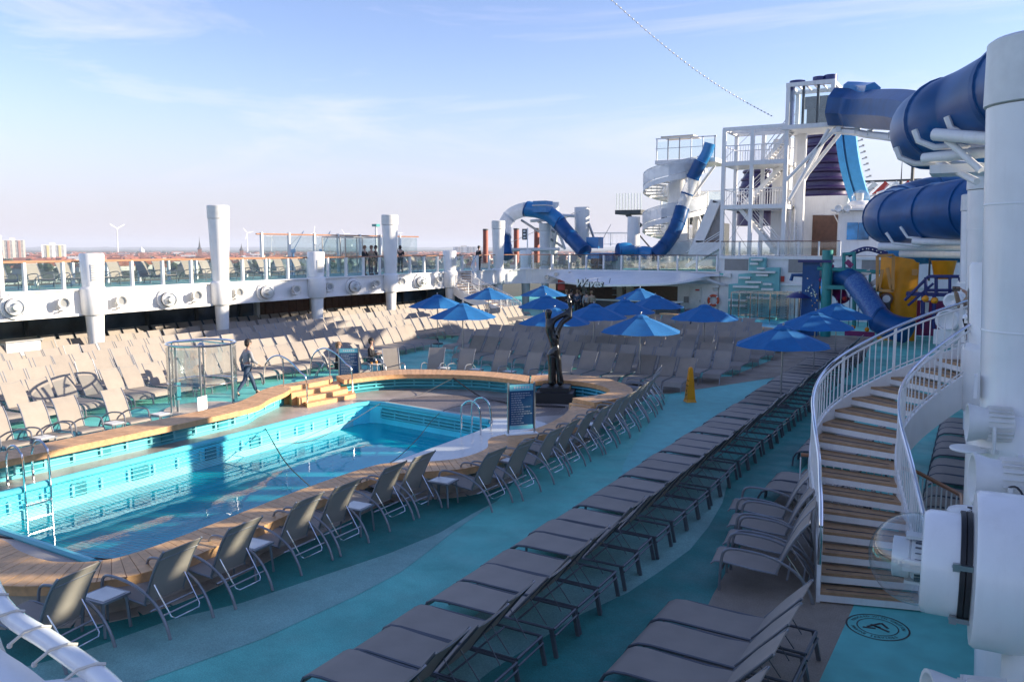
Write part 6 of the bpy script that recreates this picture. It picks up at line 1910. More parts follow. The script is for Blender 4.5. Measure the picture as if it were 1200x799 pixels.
# lower tube
t = thing('tube_slide', 'lower dark blue slide tube looping back on itself on the right above the play area', 'water slide')
pB = [(1.28, 36.00, 6.24), (-0.68, 38.00, 6.21), (-2.15, 40.00, 6.10), (-3.27, 41.50, 6.02), (-3.83, 43.50, 6.13), (-3.37, 46.00, 6.63), (-1.97, 46.50, 6.99), (0.23, 47.00, 7.08)]
pipe(t, 'tube', pB, 1.2, 'slide_blue', 28)
for k, p in enumerate(((-2.15, 39.00, 5.11), (-2.69, 39.00, 4.86))):
    c = Vector(p); bb = B(); bb.tube([c + Vector((-0.9, 0, 0.45)), c + Vector((-0.6, 0, 0.0)), c + Vector((0.4, 0, -0.12)), c + Vector((0.9, 0, 0.1))], 0.06, 6); part('cradle', bb, 'white', t)
pipe(t, 'lower_coil', [(-0.01, 47.00, 4.93), (-2.50, 48.00, 4.77), (-3.57, 49.00, 4.68), (-3.04, 50.00, 5.04), (-1.23, 50.50, 5.31), (0.35, 50.00, 5.38)], 0.95, 'slide_mid', 18)
# supports
t = thing('slide_support', 'white tubular truss arms carrying the blue slide tubes from the starboard columns', 'support frame')
for a, c, r in (((-0.65, 13.00, 6.24), (0.07, 12.50, 6.08), 0.085), ((-0.80, 13.50, 5.97), (0.08, 13.00, 5.97), 0.075), ((-0.49, 13.00, 6.15), (-0.06, 12.75, 5.71), 0.05), ((-0.62, 14.00, 5.95), (-0.10, 13.00, 5.58), 0.05),
                ((-2.53, 39.00, 4.93), (-0.01, 38.00, 4.89), 0.15), ((-3.95, 40.00, 4.72), (0.00, 39.00, 4.68), 0.17), ((-3.15, 41.00, 4.41), (0.02, 40.00, 4.36), 0.17), ((-0.57, 15.00, 5.99), (0.05, 14.50, 5.84), 0.1)):
    bb = B(); bb.tube([a, c], r, 10); part('beam', bb, 'white', t)
bb = B(); c = Vector((-0.33, 13.75, 5.80)); bb.box(c, (0.75, 0.75, 0.12)); part('platform', bb, 'white', t, smooth=False)

# launch platform box and channel
TY = 57.0
t = thing('slide_launch_tower', 'white open stair tower with glazed launch cabin beside the purple funnel', 'slide tower')
def V(x, y, z): return Vector((x, y, z))
X0, X1, X2, XL, XR = -15.6, -13.75, -8.8, -11.55, -8.75
z1, z2, z3, z4 = 4.2, 7.4, 10.3, 12.6
for (x, y, za, zb_) in ((X0, TY, 4.1, z4), (-13.7, TY, 4.1, z4), (-11.5, TY, 4.1, 15.2), (X0, TY + 3.2, 4.1, z4), (-13.7, TY + 3.2, 4.1, z4), (-11.5, TY + 3.2, 4.1, 15.2), (XR, TY, 12.4, 15.2), (XR, TY + 3, 12.4, 15.2)):
    bb = B(); bb.box((x, y, (za + zb_) / 2), (0.24, 0.24, zb_ - za)); part('post', bb, 'white', t, smooth=False)
for z in (z2, z3):
    bb = B(); bb.box(((X0 - 11.5) / 2, TY + 1.6, z), (4.2, 3.5, 0.28)); part('landing', bb, 'white', t, smooth=False)
bb = B(); bb.box(((X0 - 11.5) / 2, TY + 1.6, z4), (4.3, 0.2, 0.22)); bb.box(((X0 - 11.5) / 2, TY, z4), (4.3, 0.22, 0.24)); bb.box((X0, TY + 1.6, z4), (0.2, 3.3, 0.22)); bb.box((-11.5, TY + 1.6, z4), (0.2, 3.3, 0.22)); bb.box(((X0 - 11.5) / 2, TY + 3.2, z4), (4.3, 0.2, 0.22))
part('top_frame', bb, 'white', t, smooth=False)
for z in (z2 + 0.14, z3 + 0.14):
    for ya in (TY - 0.05, TY + 3.2):
        for i in range(24):
            x = X0 + 0.1 + i * 0.17
            bb = B(); bb.cyl((x, ya, z), (x, ya, z + 1.0), 0.016, n=4, cap=False); part('baluster', bb, 'white', t)
    bb = B()
    for ya in (TY - 0.05, TY + 3.2): bb.tube([(X0, ya, z + 1.05), (-11.5, ya, z + 1.05)], 0.035, 5)
    bb.tube([(X0, TY, z + 1.05), (X0, TY + 3.2, z + 1.05)], 0.035, 5); part('handrail', bb, 'white', t)
def straight_stair(t, a, c, wd, n):
    a, c = Vector(a), Vector(c)
    for s in (-1, 1):
        o_ = Vector((0, s * wd / 2, 0)); bb = B(); bb.bar(a + o_, c + o_, 0.06, 0.26); part('stringer', bb, 'white', t, smooth=False)
        bb = B(); bb.tube([a + o_ + V(0, 0, 1.0), c + o_ + V(0, 0, 1.0)], 0.03, 5); bb.tube([a + o_ + V(0, 0, .5), c + o_ + V(0, 0, .5)], 0.02, 5); part('stair_rail', bb, 'white', t)
    for i in range(n):
        p = a.lerp(c, (i + 0.5) / n); bb = B(); bb.box(p, (0.28, wd, 0.06)); part('tread', bb, 'white', t, smooth=False)
straight_stair(t, (-11.9, TY + 0.8, 4.2), (-14.6, TY + 0.8, 7.4), 1.0, 14)
straight_stair(t, (-14.8, TY + 2.4, 7.5), (-12.0, TY + 2.4, 10.3), 1.0, 14)
straight_stair(t, (-12.9, TY + 0.8, 10.4), (-11.2, TY + 0.8, 12.6), 1.0, 12)
straight_stair(t, (-10.9, TY + 1.2, 4.2), (-11.6, TY + 4.4, 8.8), 1.0, 16)
bb = B()
for a, c in ((( X0, TY, 4.4), (-13.7, TY, 7.2)), ((-13.7, TY, 4.4), (X0, TY, 7.2)), ((X0, TY, 7.6), (-13.7, TY, 10.1)), ((-13.7, TY, 12.4), (X0, TY, 10.6))):
    bb.tube([a, c], 0.02, 4)
part('cross_brace', bb, 'steel', t)
# inner white core
bb = B(); bb.box((-12.5, TY + 3.9, 8.2), (1.2, 0.8, 8.0)); bb.box((-11.0, TY + 2.6, 7.6), (0.55, 0.5, 10)); part('core', bb, 'white', t, smooth=False)
# launch cabin
bb = B(); bb.box(((XL + XR) / 2, TY + 1.5, 12.45), (XR - XL + 0.5, 3.5, 0.28)); part('cabin_floor', bb, 'white', t, smooth=False)
bb = B(); bb.box(((XL + XR) / 2, TY, 15.15), (XR - XL + 0.2, 0.18, 0.26)); bb.box(((XL + XR) / 2, TY + 3, 15.15), (XR - XL + 0.2, 0.18, 0.26)); bb.box((XL, TY + 1.5, 15.15), (0.18, 3, 0.26)); bb.box((XR, TY + 1.5, 15.15), (0.18, 3, 0.26))
for k in range(5): bb.box((XL + 0.5 + k * 0.5, TY + 1.5, 15.2), (0.08, 3, 0.1))
part('roof_frame', bb, 'white', t, smooth=False)
for k in range(3):
    bb = B(); bb.box((XL + 0.5 + k * 0.92, TY - 0.02, 13.7), (0.85, 0.02, 2.2)); part('glass_pane', bb, 'glass', t, smooth=False)
for x in (XL + 1.0, XL + 1.9):
    bb = B(); bb.box((x, TY + 0.05, 13.8), (0.16, 0.12, 2.5)); part('mullion', bb, 'charcoal', t, smooth=False)
bb = B(); bb.box((XL + 0.15, TY + 0.3, 13.9), (0.4, 0.5, 2.7)); part('dark_pier', bb, 'navy', t, smooth=False)
bb = B(); bb.cyl((XL + 0.4, TY + 1, 15.3), (XL + 0.4, TY + 1, 15.55), 0.5, 0.5, 16); bb.cyl((XL + 1.7, TY + 1.4, 15.3), (XL + 1.7, TY + 1.4, 15.75), 0.42, 0.42, 16); bb.cyl((XL + 2.4, TY + 1.4, 15.3), (XL + 2.4, TY + 1.4, 15.8), 0.42, 0.42, 16)
part('roof_drum', bb, 'navy', t)
bb = B(); bb.box((XL + 1.6, TY + 2.6, 13.3), (1.6, 0.3, 1.3)); bb.box((XL + 1.6, TY + 2.4, 14.3), (2.0, 0.2, 0.8)); part('backboard', bb, 'charcoal', t, smooth=False)
# diagonal braces from the cabin
for a, c in (((-11.5, TY, 9.0), (XR + 0.3, TY, 12.2)), ((-11.2, TY, 7.8), (-8.9, TY, 12.2)), ((-10.8, TY + 2.5, 9.3), (-8.6, TY + 2.5, 12.2)), ((-11.4, TY + 3, 8.0), (-9.5, TY + 3, 12.2))):
    bb = B(); bb.tube([a, c], 0.13, 8); part('brace', bb, 'white', t)
# octagonal launch channel to the right
t = thing('slide_channel', 'deep blue eight sided slide channel running from the launch cabin to the right', 'water slide')
chp = [(-8.62, 57.00, 13.52), (-7.34, 56.50, 13.29), (-6.46, 55.00, 12.91), (-4.94, 51.00, 12.23), (-3.52, 47.00, 11.47), (-2.49, 44.00, 10.78), (-1.22, 42.00, 10.20), (0.34, 41.00, 9.82)]
pa = catmull(chp, 4)
bb = B(); bb.tube(pa, [1.25 - 0.25 * i / (len(pa) - 1) for i in range(len(pa))], 8, cap=True); part('channel', bb, 'slide_blue', t, smooth=False)
bb = B(); bb.tube([p + Vector((0, 0, 1.1)) for p in pa[2:10]], 0.5, 6); part('cover', bb, 'slide_mid', t, smooth=False)
bb = B(); bb.tube([p + Vector((0, 0, -1.45)) for p in pa], 0.22, 6); part('keel_beam', bb, 'white', t)
for p in pa[1::4]:
    bb = B(); bb.box(p + Vector((0, 0, -1.35)), (0.3, 0.6, 0.35)); part('saddle', bb, 'white', t, smooth=False)
# sky-blue drop slide
t = thing('drop_slide', 'steep sky blue slide dropping behind the white superstructure beside the funnel', 'water slide')
a0, a1, b0, b1 = [Vector(p) for p in ((-9.92, 66.00, 13.31), (-8.50, 66.00, 13.21), (-7.86, 62.00, 7.14), (-6.55, 62.00, 7.11))]
n = 16
bb = B(); vs = []
for i in range(n + 1):
    s = i / n
    l = a0.lerp(b0, s); r = a1.lerp(b1, s); bow = 0.9 * math.sin(PI * s) * -0.25
    m1 = l.lerp(r, 0.34)
    vs += [l + V(bow, 0.9, 0), l + V(bow, 0, 0), m1 + V(bow, 0, 0), m1 + V(bow, 0.45, 0), m1 + V(bow + .14, 0.45, 0), m1 + V(bow + .14, 0, 0), r + V(bow, 0, 0), r + V(bow, 0.9, 0)]
fs = [(i * 8 + j, i * 8 + j + 1, i * 8 + 9 + j, i * 8 + 8 + j) for i in range(n) for j in range(7)]
bb.add(vs, fs); part('slide_bed', bb, 'slide_light', t, smooth=False)
for i in range(11):
    s = 0.15 + i * 0.075; p = a1.lerp(b1, s); bb = B(); bb.tube([p + V(0.0, 0, 0), p + V(0.25, 0.2, 0.10)], 0.05, 5); bb.box(p + V(0.26, 0.2, 0.12), (0.16, 0.2, 0.12)); part('bracket', bb, 'steel', t)
bb = B(); bb.box(a0.lerp(a1, 0.5) + V(0, 0.4, 0.0), (2.0, 1.0, 0.3)); part('top_lip', bb, 'white', t, smooth=False)

# purple funnel with horizontal fins
t = thing('funnel', 'dark purple ship funnel ringed by horizontal fins', 'funnel', (-15.4, 95, 0))
bb = B(); bb.lathe([(2.35, 8.5), (2.2, 12), (1.75, 16.2), (0, 16.3)], n=32); part('core', bb, 'purple', t)
for k in range(9):
    z = 9.3 + k * 0.84; r = 2.6 - k * 0.10
    bb = B(); bb.tube([(r * math.cos(2 * PI * i / 36), r * math.sin(2 * PI * i / 36), z) for i in range(36)], 0.20, 7, closed=True); part('fin', bb, 'purple', t)
t.location = (-13.95, 88, 0.3)
t = thing('funnel', 'purple funnel fins seen through the stair tower', 'funnel', (-20.6, 88, 0.4))
bb = B(); bb.lathe([(1.9, 6.5), (1.8, 10), (1.0, 12.8), (0, 12.9)], n=24); part('core', bb, 'purple', t)
for k in range(6):
    z = 8.0 + k * 0.8; r = 2.1 - k * 0.16
    bb = B(); bb.tube([(r * math.cos(2 * PI * i / 30), r * math.sin(2 * PI * i / 30), z) for i in range(30)], 0.18, 6, closed=True); part('fin', bb, 'purple', t)

# upper superstructure behind
def bx(name, p, q, depth, m, label=None, cat=None):
    bb = B(); bb.box(((p[0] + q[0]) / 2, (p[1] + q[1]) / 2 + depth / 2, (p[2] + q[2]) / 2), (abs(q[0] - p[0]), depth, abs(p[2] - q[2])))
    if label: return solo(name, bb, m, label, cat, smooth=False)
    return struct(name, bb, m)
s1 = bx('superstructure', (-13.16, 63.00, 8.33), (-8.41, 63.00, 3.95), 6, 'white')
bb = B(); p = (-9.83, 62.90, 5.52); bb.box((p[0], 62.95, p[2]), (1.7, 0.08, 2.9)); d_ = part('door', bb, 'wood_dark', s1, smooth=False)
bb = B(); bb.tube([(p[0] + 0.9, 62.9, p[2] - 1.4), (p[0] + 0.9, 62.9, p[2] + 0.9), (p[0] + 0.6, 62.9, p[2] + 1.45), (p[0] - 0.9, 62.9, p[2] + 1.5)], 0.05, 5); part('door_frame', bb, 'white', s1)
s2 = bx('deckhouse', (-8.37, 59.00, 7.04), (-3.98, 59.00, 4.13), 5, 'white')
for (p, q) in (((-7.81, 58.95, 6.30), (-7.13, 58.95, 5.17)), ((-7.10, 58.95, 6.29), (-6.45, 58.95, 5.17))):
    bb = B(); bb.box(((p[0] + q[0]) / 2, 58.93, (p[2] + q[2]) / 2), (abs(q[0] - p[0]), 0.06, abs(p[2] - q[2]))); w_ = part('window', bb, 'win_blue' if 'win_blue' in M else 'slide_light', s2, smooth=False)
bb = B(); bb.box((-5.6, 61, (-6.44, 59.00, 7.05)[2] + 0.08), (6.4, 5, 0.12)); part('roof_edge', bb, 'white', s2, smooth=False)
# satellite domes and lights on the deckhouse
dm = thing('radome', 'white ribbed deck dome on the deckhouse roof beside the sky blue slide', 'dome', (-7.23, 60.00, 7.16))
bb = B(); bb.lathe([(0.75, 0), (0.8, 0.1), (0.75, 0.2), (0.8, 0.3), (0.75, 0.4), (0.7, 0.5), (0.5, 0.6), (0, 0.6)], n=24); part('base', bb, 'white', dm)
bb = B(); bb.ball((0, 0, 0.75), 0.58, 20, 10, a0=-0.2); part('dome', bb, 'clear', dm)
bb = B(); bb.cyl((0, 0, 0.6), (0, 0, 1.1), 0.2, 0.25, 12); part('lamp', bb, 'plastic', dm)
dm2 = dup(dm, (-5.58, 64.00, 7.87), 0, 'second white ribbed dome further right on the deckhouse roof')
t = thing('twin_spotlights', 'pair of white spotlights on the roof edge left of the domes', 'spotlight', (-8.05, 58.50, 7.18))
for s_ in (-0.28, 0.28):
    bb = B(); bb.lathe([(0.14, 0.3), (0.24, -0.05), (0.22, -0.08), (0.0, -0.02)], (s_, 0, 0.05), 14, axis=(0, 1, 0)); part('lamp', bb, 'white', t)
bb = B(); bb.bar((-0.4, 0, -0.25), (0.4, 0, -0.25), 0.06, 0.06); bb.bar((0, 0, -0.25), (0, 0, 0), 0.06, 0.06); part('bracket', bb, 'steel', t, smooth=False)
# red/white angled structure and masts far right
t = thing('striped_awning', 'slanting structure with red and white stripes behind the slides on the right', 'awning', (-7.78, 80.00, 9.72))
for k in range(5):
    bb = B(); bb.box((-2.0 + k * 0.9, 0, 0), (0.45, 0.3, 1.5), rot=(0, 0.75, 0)); part('stripe', bb, 'red' if k % 2 == 0 else 'white', t, smooth=False)
bb = B(); bb.box((0, 0.3, 0.75), (6, 0.5, 0.15)); bb.box((-0.5, 0.3, -1.0), (5, 0.4, 0.3)); part('frame', bb, 'charcoal', t, smooth=False)
for (p, h_, lb) in (((-5.58, 70.00, 8.41), 2.8, 'thin mast behind the striped structure'), ((-4.82, 70.00, 8.39), 5.3, 'tall thin whip aerial right of the striped structure')):
    bb = B(); bb.cyl((0, 0, -1), (0, 0, h_ * 0.45), 0.14, 0.12, 6); bb.cyl((0, 0, h_ * 0.45), (0, 0, h_), 0.05, 0.02, 5); solo('aerial', bb, 'charcoal', lb, 'mast', loc=p)
# cross deck machinery behind tubes: low white railing and vents
for k, p in enumerate(((-6.31, 66.00, 7.74), (-5.30, 66.00, 7.84))):
    bb = B(); bb.lathe([(0.35, -1), (0.35, 0.5), (0.55, 0.6), (0.55, 0.9), (0, 1.1)], n=14); solo('roof_vent', bb, 'white', ['left white mushroom vent on the deckhouse roof', 'right white mushroom vent on the deckhouse roof'][k], 'vent', loc=p)

# grey sloping screen left of the stair tower
t = thing('sloping_screen', 'white framed sloping grey mesh screen left of the stair tower', 'screen')
P4 = [Vector(p) for p in ((-18.16, 60.00, 5.11), (-16.85, 60.00, 7.92), (-16.48, 60.00, 7.91), (-16.40, 60.00, 5.10))]
bb = B(); bb.add([p for p in P4] + [p + V(0, 0.3, 0) for p in P4], [(0, 1, 2, 3), (7, 6, 5, 4), (0, 4, 5, 1), (1, 5, 6, 2), (2, 6, 7, 3), (3, 7, 4, 0)]); part('mesh_panel', bb, 'grey_panel', t, smooth=False)
bb = B(); a, c = Vector((-18.49, 59.90, 4.04)), Vector((-16.89, 59.90, 7.98)); bb.bar(a, c, 0.3, 0.75); a, c = Vector((-17.07, 59.90, 7.98)), Vector((-16.27, 59.90, 7.96)); bb.bar(a, c, 0.3, 0.2); part('frame', bb, 'white', t, smooth=False)
bb = B(); a, c = Vector((-18.26, 59.90, 5.07)), Vector((-16.31, 59.90, 5.07)); bb.bar(a, c, 0.3, 0.18); part('sill', bb, 'wood_dark', t, smooth=False)
bx('lower_screen_wall', (-18.39, 59.50, 5.04), (-16.09, 59.50, 3.33), 0.3, 'white')
text_mesh('SPLASH', 0.55, 'charcoal', None, (-16.97, 59.20, 4.49), (PI / 2, 0, 0.1), 'wall_lettering', 0.01) if False else None
t = thing('deck_stair', 'diagonal white deck stair with grey rails left of the stair tower', 'stair')
straight_stair(t, (-18.36, 58.30, 3.32), (-15.92, 58.30, 4.79), 0.9, 12)

# spiral tower with capsule slide
SY = 64.0
cxs, cys = -22.1, SY
def SPX(p): return p
t = thing('spiral_tower', 'white spiral stair tower with glazed platform on top', 'slide tower')
ctr = Vector((-21.71, 64.00, 3.99)); cxs = ctr.x; zt_ = 10.9
bb = B(); bb.cyl((cxs + 0.6, SY, 3.0), (cxs + 0.6, SY, zt_), 0.85, 0.75, 24); part('core_column', bb, 'white', t)
turns = 2.55; R1 = 2.45; R0 = 1.0
Nn = 120
def hel(i, r, dz=0.0):
    s = i / Nn; a = PI * 0.15 - 2 * PI * turns * (1 - s)
    return Vector((cxs + 0.35 + r * math.cos(a), SY + r * math.sin(a), 3.0 + (zt_ - 3.0) * s + dz))
for i in range(0, Nn, 3):
    bb = B(); a, b_, c, d_ = hel(i, R0), hel(i, R1), hel(i + 2.6, R1), hel(i + 2.6, R0)
    for q in (c, d_): q.z = a.z
    b_.z = a.z
    bb.add([a, b_, c, d_] + [q - V(0, 0, .08) for q in (a, b_, c, d_)], [(0, 1, 2, 3), (7, 6, 5, 4), (0, 4, 5, 1), (1, 5, 6, 2), (2, 6, 7, 3), (3, 7, 4, 0)])
    part('tread', bb, 'white', t, smooth=False)
bb = B(); bb.sheet([(hel(i, R1).x, hel(i, R1).y) for i in range(Nn + 1)], [hel(i, R1).z - 0.28 for i in range(Nn + 1)], [hel(i, R1).z + 0.1 for i in range(Nn + 1)], 0.06); part('stringer', bb, 'white', t)
bb = B(); bb.sheet([(hel(i, R1 + .04).x, hel(i, R1 + .04).y) for i in range(Nn + 1)], [hel(i, R1).z + 0.16 for i in range(Nn + 1)], [hel(i, R1).z + 1.06 for i in range(Nn + 1)], 0.02); part('balustrade_sheet', bb, 'tube_clear', t)
for i in range(0, Nn, 2):
    bb = B(); bb.cyl(hel(i, R1, 0.1), hel(i, R1, 1.1), 0.022, n=4, cap=False); part('baluster', bb, 'white', t)
bb = B(); bb.tube([hel(i, R1, 1.12) for i in range(Nn + 1)], 0.04, 5); part('handrail', bb, 'white', t)
pl, pr_ = Vector((-22.65, 64.00, 11.27)), Vector((-17.86, 64.00, 10.98))
bb = B(); bb.box(((pl.x + pr_.x) / 2, SY + 1.0, pl.z + 0.0), (pr_.x - pl.x, 4.2, 0.3)); part('platform', bb, 'white', t, smooth=False)
zz = pl.z + 0.15; nx = 5
for i in range(nx + 1):
    x = pl.x + 0.1 + (pr_.x - pl.x - 0.2) * i / nx
    bb = B(); bb.box((x, SY - 1.0, zz + 0.82), (0.08, 0.08, 1.64)); part('post', bb, 'frame' if i in (1, 2, 5) else 'white', t, smooth=False)
for i in range(nx):
    x = pl.x + 0.1 + (pr_.x - pl.x - 0.2) * (i + 0.5) / nx
    bb = B(); bb.box((x, SY - 1.0, zz + 0.75), ((pr_.x - pl.x) / nx - 0.15, 0.02, 1.35)); part('glass_pane', bb, 'glass', t, smooth=False)
bb = B(); bb.bar((pl.x, SY - 1.0, zz + 0.9), (pr_.x, SY - 1.0, zz + 0.9), 0.05, 0.05); bb.bar((pl.x, SY - 1, zz + 1.66), (pr_.x, SY - 1, zz + 1.60), 0.08, 0.08); part('rail', bb, 'white', t, smooth=False)
bb = B(); bb.box((pl.x + 1.7, SY, zz + 1.78), (2.6, 2.0, 0.10)); part('awning', bb, 'cream', t, smooth=False)
for (x, a_) in (((-20.76, 64.00, 10.99)[0], 0), ((-19.93, 64.00, 10.95)[0], 0), ((-21.31, 64.00, 11.01)[0], 0)):
    bb = B(); bb.cyl((x, SY + 1.2, 3), (x, SY + 1.2, pl.z), 0.28, 0.28, 14); part('column', bb, 'white', t)
for a, c in (((-18.19, 64.00, 10.93), (-20.14, 64.00, 8.33)), ((-19.39, 64.00, 10.99), (-20.18, 64.00, 9.84)), ((-20.18, 65.00, 8.58), (-19.44, 65.00, 6.55)), ((-19.49, 65.00, 8.56), (-20.13, 65.00, 6.56)), ((-20.13, 65.00, 6.56), (-19.25, 65.00, 4.53)), ((-19.30, 65.00, 6.55), (-20.08, 65.00, 4.53))):
    bb = B(); bb.tube([a, c], 0.11, 7); part('brace', bb, 'white', t)
t = thing('capsule_slide', 'blue and clear tube slide dropping from the top of the spiral tower', 'water slide')
pipe(t, 'tube', [(-18.20, 62.50, 12.44), (-18.44, 62.50, 11.70), (-18.81, 62.50, 11.09)], 0.42, 'slide_mid', 16, flanges=False)
pipe(t, 'tube', [(-18.73, 62.00, 11.04), (-19.04, 62.00, 10.42), (-19.29, 62.00, 9.93)], 0.50, 'slide_blue', 16, step=1.0)
pipe(t, 'clear_tube', [(-19.29, 62.00, 9.86), (-19.66, 62.00, 8.86), (-20.10, 62.00, 7.58)], 0.46, 'tube_clear', 16, step=1.4, fm='slide_blue')
pipe(t, 'tube', [(-20.10, 62.00, 7.58), (-20.24, 61.50, 6.48), (-20.59, 61.00, 5.44), (-21.07, 60.50, 4.60), (-21.56, 60.00, 4.09)], 0.55, 'slide_blue', 18, step=1.1)
pipe(t, 'run_out', [(-21.56, 60.00, 4.15), (-22.31, 60.00, 4.28), (-23.00, 60.00, 4.21), (-23.31, 59.00, 4.54), (-23.83, 58.60, 4.48)], 0.50, 'slide_mid', 16, step=1.2, fm='slide_blue')
# platform with fins left of the spiral
t = thing('side_platform', 'dark edged platform with glass fins left of the spiral stair', 'platform')
a, c = Vector((-27.95, 68.00, 7.70)), Vector((-25.58, 68.00, 7.58))
bb = B(); bb.box(((a.x + c.x) / 2, 69, a.z), (c.x - a.x, 2.5, 0.35)); bb.bar((a.x + 1, 68, a.z - 0.2), (c.x, 68, a.z - 1.2), 0.2, 0.3); part('deck', bb, 'charcoal', t, smooth=False)
for i in range(9):
    x = a.x + 0.1 + i * (c.x - a.x) / 8.5
    bb = B(); bb.box((x, 67.9, a.z + 0.85), (0.14, 0.04, 1.5)); part('glass_fin', bb, 'glass', t, smooth=False)
    bb = B(); bb.box((x, 67.86, a.z + 0.85), (0.05, 0.05, 1.5)); part('post', bb, 'white', t, smooth=False)
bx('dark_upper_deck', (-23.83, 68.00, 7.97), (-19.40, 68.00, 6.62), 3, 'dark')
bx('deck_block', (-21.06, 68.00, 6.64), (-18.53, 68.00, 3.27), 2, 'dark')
railing('glass_railing', 'pale glass railing on the upper deck between the spiral tower and the stair tower', [((-23.49, 67.00, 8.21)[0], 67.0), ((-18.26, 67.00, 8.08)[0], 67.0)], (-21.65, 67.00, 7.88)[2], h=1.3, step=1.4, railm='white')

# left loop slide
t = thing('loop_slide', 'blue and clear looping tube slide rising above the forward port deck', 'water slide')
pipe(t, 'tube', [(-33.22, 58.00, 3.98), (-33.66, 58.50, 4.80), (-34.03, 59.00, 5.50)], 0.52, 'slide_blue', 18, step=0.9)
pipe(t, 'clear_tube', [(-34.03, 59.00, 5.57), (-34.24, 59.50, 6.48), (-34.03, 60.00, 7.26), (-33.23, 60.00, 7.62), (-32.43, 60.00, 7.78)], 0.58, 'tube_clear', 18, step=2.2)
pipe(t, 'tube', [(-32.43, 60.00, 7.78), (-31.49, 60.00, 7.66), (-30.63, 60.00, 7.40), (-29.94, 60.00, 6.98), (-29.48, 60.00, 6.57)], 0.64, 'slide_mid', 20, step=3.4, fm='slide_blue')
pipe(t, 'tube', [(-29.48, 60.00, 6.57), (-28.63, 59.50, 5.87), (-27.65, 59.00, 5.13), (-26.61, 58.50, 4.34)], 0.58, 'slide_blue', 20, step=1.6)
p, q = Vector((-31.23, 59.20, 8.33)), Vector((-30.07, 59.20, 7.43))
bb = B(); bb.box(((p.x + q.x) / 2, 59.3, (p.z + q.z) / 2), (q.x - p.x, 1.2, p.z - q.z)); part('hatch_box', bb, 'slide_mid', t, smooth=False)
bb = B(); bb.box(((p.x + q.x) / 2, 59.25, (p.z + q.z) / 2 + 0.1), (q.x - p.x + 0.08, 1.25, 0.06)); part('hatch_band', bb, 'plastic', t, smooth=False)
t = thing('loop_support', 'white masts, struts and wires around the looping slide', 'support frame')
for (u, v0, v1, r) in ((682, 243, 300, 0.62), (649, 236, 300, 0.36)):
    a, c = Vector((-28.47, 62.00, 7.91)) if u == 682 else Vector((-30.95, 62.00, 8.38)), Vector((-28.42, 62.00, 3.97)) if u == 682 else Vector((-31.00, 62.00, 3.96))
    bb = B(); bb.cyl(c, a, r * 0.9, r, 16); part('mast', bb, 'white', t)
for a, c, r in (((-33.54, 61.00, 6.93), (-29.65, 61.00, 4.67), 0.10), ((-32.17, 61.00, 6.91), (-30.04, 61.00, 5.70), 0.10), ((-32.65, 61.00, 6.84), (-30.99, 61.00, 6.89), 0.12), ((-30.28, 61.00, 6.05), (-30.58, 61.00, 4.32), 0.12), ((-30.12, 61.00, 6.05), (-29.49, 61.00, 4.53), 0.12), ((-30.55, 62.00, 7.33), (-28.61, 62.00, 7.15), 0.12), ((-27.85, 62.00, 6.59), (-27.07, 62.00, 4.67), 0.10), ((-34.85, 60.00, 4.45), (-29.54, 60.00, 4.53), 0.14)):
    bb = B(); bb.tube([a, c], r, 7); part('strut', bb, 'white' if r > 0.11 else 'steel', t)
for a, c in (((-35.69, 61.00, 4.66), (-28.15, 61.00, 7.52)), ((-25.91, 62.00, 6.50), (-27.07, 62.00, 4.53)), ((-30.54, 62.00, 6.91), (-28.62, 62.00, 7.70))):
    bb = B(); bb.tube([a, c], 0.025, 4); part('wire', bb, 'steel', t)
t = thing('white_mast', 'short white round mast left of the spiral tower', 'mast', (-23.59, 61.00, 4.14))
bb = B(); bb.cyl((0, 0, -0.5), (0, 0, (-23.65, 61.00, 7.03)[2] - (-23.59, 61.00, 4.14)[2]), 0.5, 0.48, 18); part('shaft', bb, 'white', t)
bb = B(); bb.tube([(0, 0, 2.0), (1.2, 0.5, 0.5)], 0.06, 5); part('stay', bb, 'charcoal', t)
# red stacks
for (p, lb) in (((-40.08, 66.00, 3.87), 'leftmost rust red stack behind the third tall column'), ((-36.81, 66.00, 3.89), 'middle rust red stack inside the looping slide'), ((-34.71, 66.00, 3.90), 'rightmost rust red stack under the looping slide')):
    t = thing('dock_stack', lb, 'chimney', p)
    hh = 2.35
    bb = B(); bb.cyl((0, 0, -0.6), (0, 0, hh), 0.25, 0.24, 14); part('shaft', bb, 'stack', t)
    bb = B(); bb.cyl((0, 0, hh), (0, 0, hh + 0.14), 0.26, 0.26, 14); part('cap', bb, 'charcoal', t)
# blue low slide pieces and information sign on the forward balcony
t = thing('pictogram_sign', 'dark upright pictogram sign on a thin white post on the forward balcony', 'sign', (-31.07, 57.50, 2.79))
bb = B(); bb.cyl((0, 0, 0), (0, 0, 3.4), 0.05, n=6); part('post', bb, 'white', t)
bb = B(); bb.box((-0.25, 0, 2.9), (0.42, 0.06, 0.85)); pn = part('panel', bb, 'charcoal', t, smooth=False)
for k in range(3):
    bb = B(); bb.box((-0.25, -0.04, 3.15 - k * 0.26), (0.2, 0.01, 0.13), 0); part('pictogram', bb, 'white', pn, smooth=False)
for k, (p, q, m_, lb) in enumerate((((-26.70, 59.00, 5.46), (-25.69, 59.00, 4.60), 'slide_mid', 'blue storage box right of the large white mast'), ((-26.24, 58.00, 4.21), (-25.17, 58.00, 3.77), 'slide_mid', 'low blue box on the forward balcony'), ((-24.90, 58.00, 4.22), (-24.06, 58.00, 3.65), 'slide_blue', 'second low blue box on the forward balcony'))):
    bx('storage_box', p, q, 1.0, m_, lb, 'box')
bx('kiosk', (-25.63, 57.60, 3.83), (-24.99, 57.60, 3.07), 0.8, 'wood_dark', 'small dark wooden kiosk cabinet on the forward balcony', 'cabinet')
